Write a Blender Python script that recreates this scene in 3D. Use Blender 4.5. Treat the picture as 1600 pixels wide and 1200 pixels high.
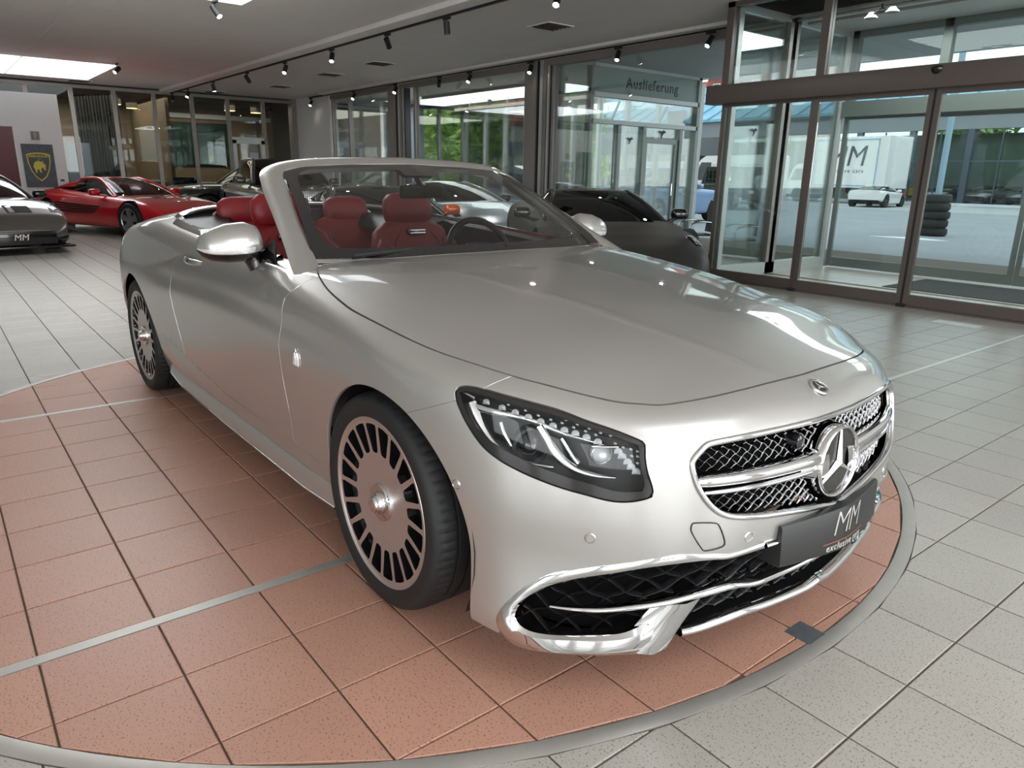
import bpy, bmesh, math, random
import numpy as np
from mathutils import Vector, Matrix
for o in list(bpy.data.objects): bpy.data.objects.remove(o)
SC = bpy.context.scene
COL = SC.collection
random.seed(4)
# ================================================================= camera, sky, daylight, exposure
cam = bpy.data.cameras.new('camera'); camo = bpy.data.objects.new('camera', cam); COL.objects.link(camo)
CAM_P = Vector((1.8718, -1.8844, 1.3288))
_R, _U, _F = Vector((.6185, .7856, .0168)), Vector((-.2272, .1583, .9609)), Vector((-.7522, .5981, -.2764))
camo.matrix_world = Matrix(((_R.x, _U.x, -_F.x, CAM_P.x), (_R.y, _U.y, -_F.y, CAM_P.y), (_R.z, _U.z, -_F.z, CAM_P.z), (0, 0, 0, 1)))
cam.sensor_width = 36; cam.lens = 36*1135.4/1600; cam.clip_end = 400; cam.clip_start = .05
SC.camera = camo
SC.view_settings.view_transform = 'Standard'; SC.view_settings.look = 'None'
SC.view_settings.gamma = 1.0; SC.view_settings.use_curve_mapping = False
SC.view_settings.exposure = EXPOSURE = 0.10
SC.cycles.use_denoising = True
SC.cycles.max_bounces = 10; SC.cycles.diffuse_bounces = 4; SC.cycles.glossy_bounces = 5; SC.cycles.transparent_max_bounces = 24; SC.cycles.transmission_bounces = 4
SC.cycles.caustics_reflective = False; SC.cycles.caustics_refractive = False
SC.cycles.sample_clamp_indirect = 4.0

def build_world():
    w = bpy.data.worlds.new('sky'); SC.world = w; w.use_nodes = True
    nt = w.node_tree; N = nt.nodes; L = nt.links; N.clear()
    out = N.new('ShaderNodeOutputWorld'); bg = N.new('ShaderNodeBackground')
    tc = N.new('ShaderNodeTexCoord'); sx = N.new('ShaderNodeSeparateXYZ'); L.new(tc.outputs['Generated'], sx.inputs[0])
    rp = N.new('ShaderNodeValToRGB'); L.new(sx.outputs['Z'], rp.inputs[0])
    e = rp.color_ramp.elements; e[0].position = 0.0; e[0].color = (.93, .965, 1, 1); e[1].position = .8; e[1].color = (.62, .76, .98, 1)
    mp = N.new('ShaderNodeMapping'); mp.inputs['Scale'].default_value = (1, 1, 2.4); L.new(tc.outputs['Generated'], mp.inputs[0])
    nz = N.new('ShaderNodeTexNoise'); nz.inputs['Scale'].default_value = 2.6; nz.inputs['Detail'].default_value = 6; L.new(mp.outputs[0], nz.inputs['Vector'])
    cr = N.new('ShaderNodeValToRGB'); cr.color_ramp.elements[0].position = .38; cr.color_ramp.elements[1].position = .58; L.new(nz.outputs['Fac'], cr.inputs[0])
    mx = N.new('ShaderNodeMix'); mx.data_type = 'RGBA'; L.new(cr.outputs[0], mx.inputs['Factor']); L.new(rp.outputs[0], mx.inputs['A']); mx.inputs['B'].default_value = (1, 1, 1, 1)
    L.new(mx.outputs['Result'], bg.inputs['Color']); bg.inputs['Strength'].default_value = 1.6
    L.new(bg.outputs[0], out.inputs[0])
build_world()
def area(name, loc, size, sy, direction, power, color=(1, 1, 1), spread=180):
    l = bpy.data.lights.new(name, 'AREA'); l.shape = 'RECTANGLE'; l.size = size; l.size_y = sy; l.energy = power; l.color = color; l.spread = math.radians(spread)
    o = bpy.data.objects.new(name, l); COL.objects.link(o); o.location = loc
    o.rotation_euler = Vector(direction).to_track_quat('-Z', 'Z').to_euler()
    return o
DAY = (.97, .99, 1.0)
for k, y in enumerate((-5.6, -2.2, 1.2, 4.6)): area('daylight_front_window', (6.2, y, 1.75), 2.6, 2.6, (-1, 0, -.05), (100, 122, 114, 84)[k], DAY)
for k, x in enumerate((2.0, 4.8)): area('daylight_side_window', (x, -8.3, 1.75), 2.2, 2.6, (0, 1, -.05), 85, DAY)
area('daylight_skylight_back', (-18.4, .1, 4.1), 3.4, 3.2, (0, 0, -1), 160, DAY)
area('daylight_skylight_middle', (-7.0, .1, 4.1), 3.4, 3.2, (0, 0, -1), 200, DAY)
area('daylight_skylight_camera', (4.3, .1, 4.1), 3.2, 3.2, (0, 0, -1), 110, DAY)
area('daylight_yard', (4.2, 13.0, 1.75), 6.6, 2.6, (-.25, -1, -.05), 190, (.94, .98, 1.0))
# ================================================================= helpers
def node_mat(name):
    m = bpy.data.materials.new(name); m.use_nodes = True
    nt = m.node_tree
    return m, nt, nt.nodes['Principled BSDF'], nt.nodes['Material Output']
def lin(c): return tuple((v/12.92 if v <= .04045 else ((v+.055)/1.055)**2.4) for v in c)
def rgb(r, g, b): return lin((r/255, g/255, b/255))
def mat(name, color, rough=.5, metal=0.0, coat=0.0, spec=.5, noise=0.0, nscale=20.0, bump=0.0, bscale=60.0, emit=None, estr=1.0, flake=0.0, coat_rough=.03):
    m, nt, b, out = node_mat(name); N = nt.nodes; L = nt.links
    b.inputs['Base Color'].default_value = (*color, 1); b.inputs['Roughness'].default_value = rough; b.inputs['Metallic'].default_value = metal
    b.inputs['Coat Weight'].default_value = coat; b.inputs['Coat Roughness'].default_value = coat_rough; b.inputs['Specular IOR Level'].default_value = spec
    tc = N.new('ShaderNodeTexCoord')
    nz = N.new('ShaderNodeTexNoise'); nz.inputs['Scale'].default_value = nscale; nz.inputs['Detail'].default_value = 4; L.new(tc.outputs['Object'], nz.inputs['Vector'])
    mx = N.new('ShaderNodeMix'); mx.data_type = 'RGBA'
    k = max(noise, .02)
    mx.inputs['A'].default_value = (*[max(0, c*(1-k)) for c in color], 1); mx.inputs['B'].default_value = (*[min(1, c*(1+k)) for c in color], 1)
    L.new(nz.outputs['Fac'], mx.inputs['Factor']); L.new(mx.outputs['Result'], b.inputs['Base Color'])
    if bump:
        n2 = N.new('ShaderNodeTexNoise'); n2.inputs['Scale'].default_value = bscale; n2.inputs['Detail'].default_value = 3; L.new(tc.outputs['Object'], n2.inputs['Vector'])
        bp = N.new('ShaderNodeBump'); bp.inputs['Strength'].default_value = bump; bp.inputs['Distance'].default_value = .01; L.new(n2.outputs['Fac'], bp.inputs['Height']); L.new(bp.outputs[0], b.inputs['Normal'])
    if flake:
        v = N.new('ShaderNodeTexVoronoi'); v.inputs['Scale'].default_value = 900; L.new(tc.outputs['Object'], v.inputs['Vector'])
        bp = N.new('ShaderNodeBump'); bp.inputs['Strength'].default_value = flake; bp.inputs['Distance'].default_value = .0006; L.new(v.outputs['Distance'], bp.inputs['Height']); L.new(bp.outputs[0], b.inputs['Normal'])
    if emit is not None:
        b.inputs['Emission Color'].default_value = (*emit, 1); b.inputs['Emission Strength'].default_value = estr
    return m
def glass_mat(name, tint=(.85, .93, .92), ior=1.45, rough=0.0, refl=1.0):
    m, nt, b, out = node_mat(name); N = nt.nodes; L = nt.links; N.remove(b)
    tr = N.new('ShaderNodeBsdfTransparent'); tr.inputs[0].default_value = (*tint, 1)
    gl = N.new('ShaderNodeBsdfGlossy'); gl.inputs['Roughness'].default_value = rough; gl.inputs['Color'].default_value = (1, 1, 1, 1)
    fr = N.new('ShaderNodeFresnel'); fr.inputs['IOR'].default_value = ior
    mu = N.new('ShaderNodeMath'); mu.operation = 'MULTIPLY'; mu.inputs[1].default_value = refl; L.new(fr.outputs[0], mu.inputs[0])
    mx = N.new('ShaderNodeMixShader'); L.new(mu.outputs[0], mx.inputs[0]); L.new(tr.outputs[0], mx.inputs[1]); L.new(gl.outputs[0], mx.inputs[2]); L.new(mx.outputs[0], out.inputs[0])
    return m
def link(name, me, parent=None, m=None):
    o = bpy.data.objects.new(name, me); COL.objects.link(o)
    if m is not None:
        me.materials.clear()
        for k in (m if isinstance(m, (list, tuple)) else [m]): me.materials.append(k)
    if parent is not None: o.parent = parent
    return o
def thing(name, label, cat, loc=(0, 0, 0), rotz=0.0, group=None):
    o = bpy.data.objects.new(name, None); COL.objects.link(o); o.empty_display_size = .1
    o.location = loc; o.rotation_euler = (0, 0, rotz); o['label'] = label; o['category'] = cat
    if group: o['group'] = group
    return o
def tag(o, label, cat, group=None):
    o['label'] = label; o['category'] = cat
    if group: o['group'] = group
    return o
def struct(o, label=None):
    o['kind'] = 'structure'
    if label: o['label'] = label
    return o
def copy_tree(o, parent=None):
    c = o.copy(); COL.objects.link(c)
    if parent is not None: c.parent = parent
    for ch in list(o.children): copy_tree(ch, c)
    return c
class MB:
    """collects shapes, builds one mesh"""
    def __init__(s): s.v = []; s.f = []; s.mi = []; s.cur = 0
    def add(s, vs, fs):
        n = len(s.v); s.v.extend(tuple(map(float, p)) for p in vs); s.f.extend([tuple(i+n for i in f) for f in fs]); s.mi.extend([s.cur]*len(fs)); return s
    def box(s, c, d, rz=0.0, rx=0.0, ry=0.0, bev=0.0):
        x, y, z = (k/2 for k in d)
        M = Matrix.Translation(Vector(c)) @ Matrix.Rotation(rz, 4, 'Z') @ Matrix.Rotation(ry, 4, 'Y') @ Matrix.Rotation(rx, 4, 'X')
        if bev <= 0:
            P = [(-x, -y, -z), (x, -y, -z), (x, y, -z), (-x, y, -z), (-x, -y, z), (x, -y, z), (x, y, z), (-x, y, z)]
            return s.add([M @ Vector(p) for p in P], [(0, 3, 2, 1), (4, 5, 6, 7), (0, 1, 5, 4), (1, 2, 6, 5), (2, 3, 7, 6), (3, 0, 4, 7)])
        bm = bmesh.new(); bmesh.ops.create_cube(bm, size=1.0); bmesh.ops.scale(bm, vec=d, verts=bm.verts)
        bmesh.ops.bevel(bm, geom=list(bm.edges), offset=min(bev, .49*min(d)), segments=3, affect='EDGES', profile=.5)
        bm.verts.index_update()
        s.add([M @ v.co for v in bm.verts], [tuple(v.index for v in f.verts) for f in bm.faces]); bm.free(); return s
    def span(s, a, b, bev=0.0):
        return s.box([(p+q)/2 for p, q in zip(a, b)], [abs(q-p) for p, q in zip(a, b)], bev=bev)
    def cyl(s, a, b, r, n=16, r2=None, caps=True):
        return s.tube([a, b], [r, r if r2 is None else r2], n, caps)
    def tube(s, path, r, n=8, caps=True, closed=False, sx=1.0):
        path = [Vector(p) for p in path]; m = len(path)
        rs = list(r) if isinstance(r, (list, tuple)) else [r]*m
        vs = []; prev = None
        for i, p in enumerate(path):
            if closed: t = path[(i+1) % m]-path[i-1]
            else: t = (path[min(i+1, m-1)]-path[max(i-1, 0)])
            t.normalize()
            if prev is None: u = t.cross(Vector((0, 0, 1)) if abs(t.z) < .9 else Vector((1, 0, 0)))
            else: u = prev-t*prev.dot(t)
            u.normalize(); prev = u; w = t.cross(u)
            for k in range(n):
                a = 2*math.pi*k/n; vs.append(p+u*(math.cos(a)*rs[i]*sx)+w*(math.sin(a)*rs[i]))
        fs = []
        for i in range(m if closed else m-1):
            j = (i+1) % m
            for k in range(n): fs.append((i*n+k, i*n+(k+1) % n, j*n+(k+1) % n, j*n+k))
        if caps and not closed: fs += [tuple(range(n-1, -1, -1)), tuple(range((m-1)*n, m*n))]
        return s.add(vs, fs)
    def lathe(s, prof, n=32, axis='Z', c=(0, 0, 0), caps=False, arc=None):
        """prof: (r, h) pairs turned round an axis through c"""
        m = len(prof); vs = []
        for k in range(n):
            a = 2*math.pi*k/n; ca, sa = math.cos(a), math.sin(a)
            for (r, h) in prof:
                p = (r*ca, r*sa, h) if axis == 'Z' else ((r*ca, h, r*sa) if axis == 'Y' else (h, r*ca, r*sa))
                vs.append((p[0]+c[0], p[1]+c[1], p[2]+c[2]))
        fs = []
        for k in range(n):
            j = (k+1) % n
            for i in range(m-1):
                q = (k*m+i, j*m+i, j*m+i+1, k*m+i+1); fs.append(q if axis != 'Y' else q[::-1])
        if caps: fs += [tuple(k*m for k in range(n))[::-1], tuple(k*m+m-1 for k in range(n))]
        return s.add(vs, fs)
    def prism(s, poly, axis, a, b):
        """polygon extruded from a to b along axis (0,1,2); poly holds the two other coordinates in order"""
        def P(p, h):
            q = list(p); q.insert(axis, h); return q
        n = len(poly); vs = [P(p, a) for p in poly]+[P(p, b) for p in poly]
        fs = [tuple(range(n-1, -1, -1)), tuple(range(n, 2*n))]+[(i, (i+1) % n, n+(i+1) % n, n+i) for i in range(n)]
        return s.add(vs, fs)
    def grid(s, P, wrap=False):
        """P[i][j] points"""
        a, b = len(P), len(P[0]); fs = []
        for i in range(a-1):
            for j in range(b-1 if not wrap else b): fs.append((i*b+j, (i+1)*b+j, (i+1)*b+(j+1) % b, i*b+(j+1) % b))
        return s.add([p for r in P for p in r], fs)
    def mirror_y(s):
        n = len(s.v); s.v += [(x, -y, z) for x, y, z in s.v]; s.f += [tuple(i+n for i in f[::-1]) for f in s.f]; s.mi += list(s.mi); return s
    def mesh(s, name, smooth=None, fix=True):
        me = bpy.data.meshes.new(name); me.from_pydata(s.v, [], s.f); me.update()
        if fix:
            bm = bmesh.new(); bm.from_mesh(me); bmesh.ops.recalc_face_normals(bm, faces=bm.faces); bm.to_mesh(me); bm.free()
        if any(s.mi): me.polygons.foreach_set('material_index', s.mi)
        if smooth is not None:
            me.polygons.foreach_set('use_smooth', [True]*len(me.polygons)); me.set_sharp_from_angle(angle=math.radians(smooth))
        return me
    def build(s, name, m, parent=None, smooth=None, loc=None, rot=None, fix=True):
        o = link(name, s.mesh(name, smooth, fix), parent, m)
        if loc is not None: o.location = loc
        if rot is not None: o.rotation_euler = rot
        return o
def subd(o, lv=2, simple=False):
    md = o.modifiers.new('subd', 'SUBSURF'); md.levels = lv; md.render_levels = lv; return o
def text_mesh(txt, size, depth=.002, bold=0.0, spacing=1.0, shear=0.0, sx=1.0, italic=False, align='CENTER'):
    cu = bpy.data.curves.new('txt', 'FONT'); cu.body = txt; cu.size = size; cu.extrude = depth; cu.align_x = align; cu.align_y = 'CENTER'; cu.offset = bold; cu.space_character = spacing; cu.shear = shear; cu.resolution_u = 3
    ob = bpy.data.objects.new('txt', cu); COL.objects.link(ob)
    dg = bpy.context.evaluated_depsgraph_get(); me = bpy.data.meshes.new_from_object(ob.evaluated_get(dg)); bpy.data.objects.remove(ob); bpy.data.curves.remove(cu)
    if sx != 1.0: me.transform(Matrix.Scale(sx, 4, (1, 0, 0)))
    return me
def put_text(name, txt, size, m, origin, xdir, updir, parent=None, **kw):
    me = text_mesh(txt, size, **kw)
    x = Vector(xdir).normalized(); u = Vector(updir); u = (u-x*u.dot(x)).normalized(); n = x.cross(u)
    me.transform(Matrix(((x.x, u.x, n.x, origin[0]), (x.y, u.y, n.y, origin[1]), (x.z, u.z, n.z, origin[2]), (0, 0, 0, 1))))
    return link(name, me, parent, m)
PI = math.pi
# ----------------------------------------------------------------- materials of the car
M_PAINT = mat('silver_paint', rgb(188, 186, 183), .31, .76, 1.0, .5, .015, 3, flake=.06)
M_CHROME = mat('chrome', (.68, .68, .69), .045, 1.0)
M_SATIN = mat('satin_metal', (.74, .71, .70), .22, 1.0)
M_BLACK = mat('gloss_black', (.006, .006, .007), .12, 0, .6)
M_MATTBLACK = mat('matt_black_plastic', (.012, .012, .013), .55)
M_RUBBER = mat('tyre_rubber', (.0075, .0075, .008), .66, bump=.08, bscale=90)
M_DARKMESH = mat('black_grille_mesh', (.012, .012, .013), .2, 0, .5)
M_LEATHER = mat('red_leather', rgb(128, 22, 31), .45, 0, 0, .5, .08, 25, .15, 260)
M_LEATHERD = mat('dark_leather', (.016, .015, .016), .45, bump=.1, bscale=300)
M_WSGLASS = glass_mat('windscreen_glass', (.70, .74, .74), 1.45, 0, .9)
M_LENS = glass_mat('clear_lens', (.93, .95, .96), 1.4, 0, .8)
M_TRIM = mat('bright_trim', (.80, .80, .80), .12, 1.0)
M_LED = mat('led_crystal', (.75, .76, .78), .15, .3, .5)
# ================================================================= materials of the room
def speckled(name, base, rough, dark=(.02, .018, .016), amount=.62, scale=170.0, var=.10):
    m, nt, b, out = node_mat(name); N = nt.nodes; L = nt.links
    tc = N.new('ShaderNodeTexCoord'); geo = N.new('ShaderNodeNewGeometry'); oi = N.new('ShaderNodeObjectInfo')
    n1 = N.new('ShaderNodeTexNoise'); n1.inputs['Scale'].default_value = 2.2; n1.inputs['Detail'].default_value = 4; L.new(geo.outputs['Position'], n1.inputs['Vector'])
    mx = N.new('ShaderNodeMix'); mx.data_type = 'RGBA'; mx.inputs['A'].default_value = (*[c*(1-var) for c in base], 1); mx.inputs['B'].default_value = (*[min(1, c*(1+var)) for c in base], 1)
    ad = N.new('ShaderNodeMath'); ad.operation = 'ADD'; L.new(n1.outputs['Fac'], ad.inputs[0])
    rn = N.new('ShaderNodeMath'); rn.operation = 'MULTIPLY_ADD'; L.new(oi.outputs['Random'], rn.inputs[0]); rn.inputs[1].default_value = .5; rn.inputs[2].default_value = -.25; L.new(rn.outputs[0], ad.inputs[1]); L.new(ad.outputs[0], mx.inputs['Factor'])
    v = N.new('ShaderNodeTexNoise'); v.inputs['Scale'].default_value = scale; v.inputs['Detail'].default_value = 1; L.new(geo.outputs['Position'], v.inputs['Vector'])
    cr = N.new('ShaderNodeValToRGB'); cr.color_ramp.elements[0].position = amount; cr.color_ramp.elements[1].position = amount+.05; L.new(v.outputs['Fac'], cr.inputs[0])
    m2 = N.new('ShaderNodeMix'); m2.data_type = 'RGBA'; L.new(cr.outputs[0], m2.inputs['Factor']); L.new(mx.outputs['Result'], m2.inputs['A']); m2.inputs['B'].default_value = (*[c*.45 for c in base], 1)
    L.new(m2.outputs['Result'], b.inputs['Base Color']); b.inputs['Roughness'].default_value = rough; b.inputs['Specular IOR Level'].default_value = .5
    n3 = N.new('ShaderNodeTexNoise'); n3.inputs['Scale'].default_value = 60; L.new(geo.outputs['Position'], n3.inputs['Vector'])
    bp = N.new('ShaderNodeBump'); bp.inputs['Strength'].default_value = .06; bp.inputs['Distance'].default_value = .004; L.new(n3.outputs['Fac'], bp.inputs['Height']); L.new(bp.outputs[0], b.inputs['Normal'])
    return m
M_TILE_RED = speckled('red_brown_tile', rgb(176, 132, 114), .40)
M_TILE_GREY = speckled('grey_tile', rgb(164, 159, 151), .30)
M_GROUT = mat('grout', rgb(96, 84, 72), .8, noise=.2, nscale=30)
M_STEELSTRIP = mat('brushed_steel', rgb(176, 172, 166), .42, .55, noise=.12, nscale=12)
M_CEIL = mat('ceiling_board', rgb(240, 236, 232), .85, noise=.05, nscale=3, bump=.1, bscale=120)
M_WHITE = mat('white_wall', rgb(238, 240, 240), .7, noise=.02, nscale=2)
M_FRAME = mat('grey_aluminium', rgb(150, 143, 138), .42, .25, noise=.03)
M_FRAMEL = mat('light_aluminium', rgb(196, 198, 196), .35, .3, noise=.03)
M_FRAMED = mat('dark_seal', (.015, .015, .016), .5)
M_GLASS = glass_mat('window_glass', (.92, .965, .955), 1.38, 0, .8)
M_GLASSIN = glass_mat('office_glass', (.80, .84, .83), 1.45, 0, 1.0)
M_DARKCEIL = mat('dark_ceiling', rgb(70, 70, 68), .8)
# ================================================================= floor: slab, turntable, tiles
YW = 7.75; HC = 3.45
fl = MB(); fl.span((-27, -8.6, -.12), (6.6, 12.3, -.006)); floor = struct(fl.build('floor', M_GROUT))
TC = (-1.522, .05); TR = 2.535; TRI = 2.487
def clip_poly_circle(poly, inside, R):
    """cut a convex polygon by the turntable's circle"""
    out = []; n = len(poly)
    f = lambda p: (math.hypot(p[0]-TC[0], p[1]-TC[1])-R)*(1 if inside else -1)
    for i in range(n):
        a, b = poly[i], poly[(i+1) % n]; fa, fb = f(a), f(b)
        if fa <= 0: out.append(a)
        if (fa < 0) != (fb < 0):
            lo, hi = 0.0, 1.0
            for _ in range(30):
                m_ = (lo+hi)/2; fm = f((a[0]+(b[0]-a[0])*m_, a[1]+(b[1]-a[1])*m_))
                if (fm < 0) == (fa < 0): lo = m_
                else: hi = m_
            out.append((a[0]+(b[0]-a[0])*lo, a[1]+(b[1]-a[1])*lo))
    return out
def subdivide(poly, step=.04):
    out = []
    for i in range(len(poly)):
        a, b = poly[i], poly[(i+1) % len(poly)]; n = max(1, int(math.hypot(b[0]-a[0], b[1]-a[1])/step))
        out += [(a[0]+(b[0]-a[0])*k/n, a[1]+(b[1]-a[1])*k/n) for k in range(n)]
    return out
def tile_mb(poly, z=0.0, h=.006, bev=.0025):
    """flat tile from a polygon with a tiny chamfer"""
    mb = MB(); n = len(poly); cx = sum(p[0] for p in poly)/n; cy = sum(p[1] for p in poly)/n
    sh = [(p[0]+(cx-p[0])*bev/max(.02, math.hypot(cx-p[0], cy-p[1]))*1.3, p[1]+(cy-p[1])*bev/max(.02, math.hypot(cx-p[0], cy-p[1]))*1.3) for p in poly]
    mb.add([(x, y, z-h) for x, y in poly]+[(x, y, z-bev*.5) for x, y in poly]+[(x, y, z) for x, y in sh], [(i, (i+1) % n, n+(i+1) % n, n+i) for i in range(n)]+[(n+i, n+(i+1) % n, 2*n+(i+1) % n, 2*n+i) for i in range(n)]+[tuple(range(2*n, 3*n))])
    return mb
JG = .0055
def cells(x0, sx, y0, sy, box):
    out = []
    i0 = math.floor((box[0]-x0)/sx); i1 = math.ceil((box[1]-x0)/sx); j0 = math.floor((box[2]-y0)/sy); j1 = math.ceil((box[3]-y0)/sy)
    for i in range(i0, i1):
        for j in range(j0, j1): out.append((x0+i*sx+JG/2, x0+(i+1)*sx-JG/2, y0+j*sy+JG/2, y0+(j+1)*sy-JG/2))
    return out
def rect(c): return [(c[0], c[2]), (c[1], c[2]), (c[1], c[3]), (c[0], c[3])]
table = thing('turntable', 'round red-brown tiled turntable with a steel edge ring under the silver convertible', 'turntable', (TC[0], TC[1], 0))
def toff(mb): mb.v = [(x-TC[0], y-TC[1], z) for x, y, z in mb.v]; return mb
mb = MB(); mb.lathe([(TRI, -.004), (TRI, .0005), (TRI+.002, .001), (TR-.002, .001), (TR, .0005), (TR, -.004)], 160, 'Z'); mb.build('edge_ring', M_STEELSTRIP, table, 40)
ST1, ST2 = (-.326, -.286), (-2.768, -2.730)
for a, b in (ST1, ST2):
    hw = [math.sqrt(TRI**2-(x-TC[0])**2)-.004 for x in (a, b)]
    mb = MB(); mb.span((a, TC[1]-min(hw), -.005), (b, TC[1]+min(hw), .0008)); toff(mb).build('steel_strip', M_STEELSTRIP, table)
t0 = .3076
def split_strip(c):
    """keep tiles off the steel strips"""
    for a, b in (ST1, ST2):
        a, b = a-.003, b+.003
        if c[0] < a < c[1] and c[0] < b < c[1]: return [(c[0], a, c[2], c[3]), (b, c[1], c[2], c[3])]
        if c[0] < b < c[1]: c = (b, c[1], c[2], c[3])
        elif c[0] < a < c[1]: c = (c[0], a, c[2], c[3])
        elif a <= c[0] and c[1] <= b: return []
    return [c]
full_t = None; ntile = 0
PATCH = [(.885, -.02), (.972, -.02), (.972, .072), (.885, .072)]
for c0 in cells(-.304, t0, -2.14, t0, (TC[0]-TRI, TC[0]+TRI, TC[1]-TRI, TC[1]+TRI)):
    for c in split_strip(c0):
        if c[1]-c[0] < .01: continue
        far = [math.hypot(x-TC[0], y-TC[1]) for x, y in rect(c)]
        if min(far) > TRI+.3: continue
        if max(far) > TRI-.004:
            p = clip_poly_circle(subdivide(rect(c)), True, TRI-.004)
            if len(p) < 3: continue
            xs = [q[0] for q in p]; ys = [q[1] for q in p]
            if (max(xs)-min(xs))*(max(ys)-min(ys)) < .0004: continue
            toff(tile_mb(p)).build('tile', M_TILE_RED, table)
        else:
            w, d = c[1]-c[0], c[3]-c[2]
            if abs(w-(t0-JG)) < 1e-6 and full_t is not None:
                o = link('tile', full_t, table)
            else:
                mb = tile_mb([(-w/2, -d/2), (w/2, -d/2), (w/2, d/2), (-w/2, d/2)]); o = mb.build('tile', M_TILE_RED, table)
                if abs(w-(t0-JG)) < 1e-6: full_t = o.data
            o.location = ((c[0]+c[1])/2-TC[0], (c[2]+c[3])/2-TC[1], 0)
        ntile += 1
o = tile_mb(PATCH, .0012, .004).build('floor_plate', mat('slate_plate', rgb(92, 96, 98), .5, .3, noise=.25, nscale=30)); tag(o, 'small square dark grey metal plate in the tiles beside the turntable ring', 'floor plate')
# outer tiles: right-hand grid and left-hand grid follow the joints of the photo's floor
tx, ty = .3125, .3172
LEFT = cells(-.304, t0, -2.14, t0, (-21.2, -1.3, -8.4, 1.45)); RIGHT = cells(1.229, tx, -.2855, ty, (-21.2, 6.3, -8.4, YW))
near = []; rest = MB()
def cam_view(x, y):
    d = Vector((x, y, 0))-CAM_P; z = d.dot(_F)
    if z < .2: return None
    return 800+1135.4*d.dot(_R)/z, 600-1135.4*d.dot(_U)/z, z
STRIP3 = (-.345, -.312)
cand = []
for src, lim in ((LEFT, 'L'), (RIGHT, 'R')):
    for c in src:
        xm, ym = (c[0]+c[1])/2, (c[2]+c[3])/2
        isL = xm < -1.3 and ym < 1.45
        BX, BY = -1.3, 1.45
        if lim == 'L': c = (c[0], min(c[1], BX-JG/2), c[2], min(c[3], BY-JG/2))
        elif c[0] < BX and c[2] < BY:
            if c[1] > BX and (ym < BY): c = (BX+JG/2, c[1], c[2], c[3])
            elif c[3] > BY: c = (c[0], c[1], BY+JG/2, c[3])
        if c[1]-c[0] < .015 or c[3]-c[2] < .015 or (lim == 'R' and c[0] < BX and c[2] < BY): continue
        c = (max(c[0], -21.15), min(c[1], 6.28), max(c[2], -8.38), min(c[3], YW-.1))
        if c[1]-c[0] < .015 or c[3]-c[2] < .015: continue
        far = [math.hypot(x-TC[0], y-TC[1]) for x, y in rect(c)]
        if max(far) < TR: continue
        cc = [c]
        if lim == 'R' and c[2] > 1 and c[0] < STRIP3[1] and c[1] > STRIP3[0]:
            cc = [q for q in ((c[0], STRIP3[0]-.003, c[2], c[3]), (STRIP3[1]+.003, c[1], c[2], c[3])) if q[1]-q[0] > .01]
        for q in cc:
            v = cam_view((q[0]+q[1])/2, (q[2]+q[3])/2); cut = min(math.hypot(x-TC[0], y-TC[1]) for x, y in rect(q)) < TR+.004
            vis = v is not None and -120 < v[0] < 1720 and 250 < v[1] < 1320
            cand.append((v[2] if vis else 99, q, cut, vis))
cand.sort(key=lambda t: t[0])
tile_mesh = {}
for k, (dist, c, cut, vis) in enumerate(cand):
    w, d = c[1]-c[0], c[3]-c[2]
    if cut:
        p = clip_poly_circle(subdivide(rect(c)), False, TR+.004)
        if len(p) < 3: continue
        xs = [q[0] for q in p]; ys = [q[1] for q in p]
        if (max(xs)-min(xs))*(max(ys)-min(ys)) < .0005: continue
        m_ = tile_mb(p)
        if k < 300 and vis: m_.build('tile', M_TILE_GREY, floor)
        else: rest.add(m_.v, m_.f)
        continue
    if k < 300 and vis:
        key = (round(w, 4), round(d, 4))
        if key not in tile_mesh: tile_mesh[key] = tile_mb([(-w/2, -d/2), (w/2, -d/2), (w/2, d/2), (-w/2, d/2)]).mesh('tile'); tile_mesh[key].materials.append(M_TILE_GREY)
        o = link('tile', tile_mesh[key], floor); o.location = ((c[0]+c[1])/2, (c[2]+c[3])/2, 0)
    else:
        m_ = tile_mb(rect(c)); rest.add(m_.v, m_.f)
for c in cells(-4.3, .30, YW+.02, .30, (-4.2, .9, YW+.02, 9.3)): m_ = tile_mb(rect(c)); rest.add(m_.v, m_.f)
for c in cells(-19, .40, YW+.05, .40, (-18.9, -9.4, YW+.1, 12.1)): m_ = tile_mb(rect(c)); rest.add(m_.v, m_.f)
o = rest.build('floor_tiles', M_TILE_GREY, floor); o['kind'] = 'stuff'
mb = MB(); mb.span((STRIP3[0], 2.35, -.005), (STRIP3[1], 6.4, .0012)); o = mb.build('trim_1', mat('light_strip', rgb(206, 206, 200), .35, .3)); struct(o)
mb = MB(); mb.span((-1.12, 5.80, 0), (-.72, 5.98, .0025)); tag(mb.build('floor_marker', mat('white_marker', rgb(214, 218, 218), .4)), 'flat white rectangular marker on the tiles before the sliding doors', 'floor marker')
mb = MB(); mb.span((-2.6, 7.85, 0), (.9, 9.15, .008), .003); tag(mb.build('door_mat', mat('door_mat_fibre', (.025, .027, .028), .95, bump=.4, bscale=250)), 'dark grey entrance mat between the two sets of sliding doors', 'mat')
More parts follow.
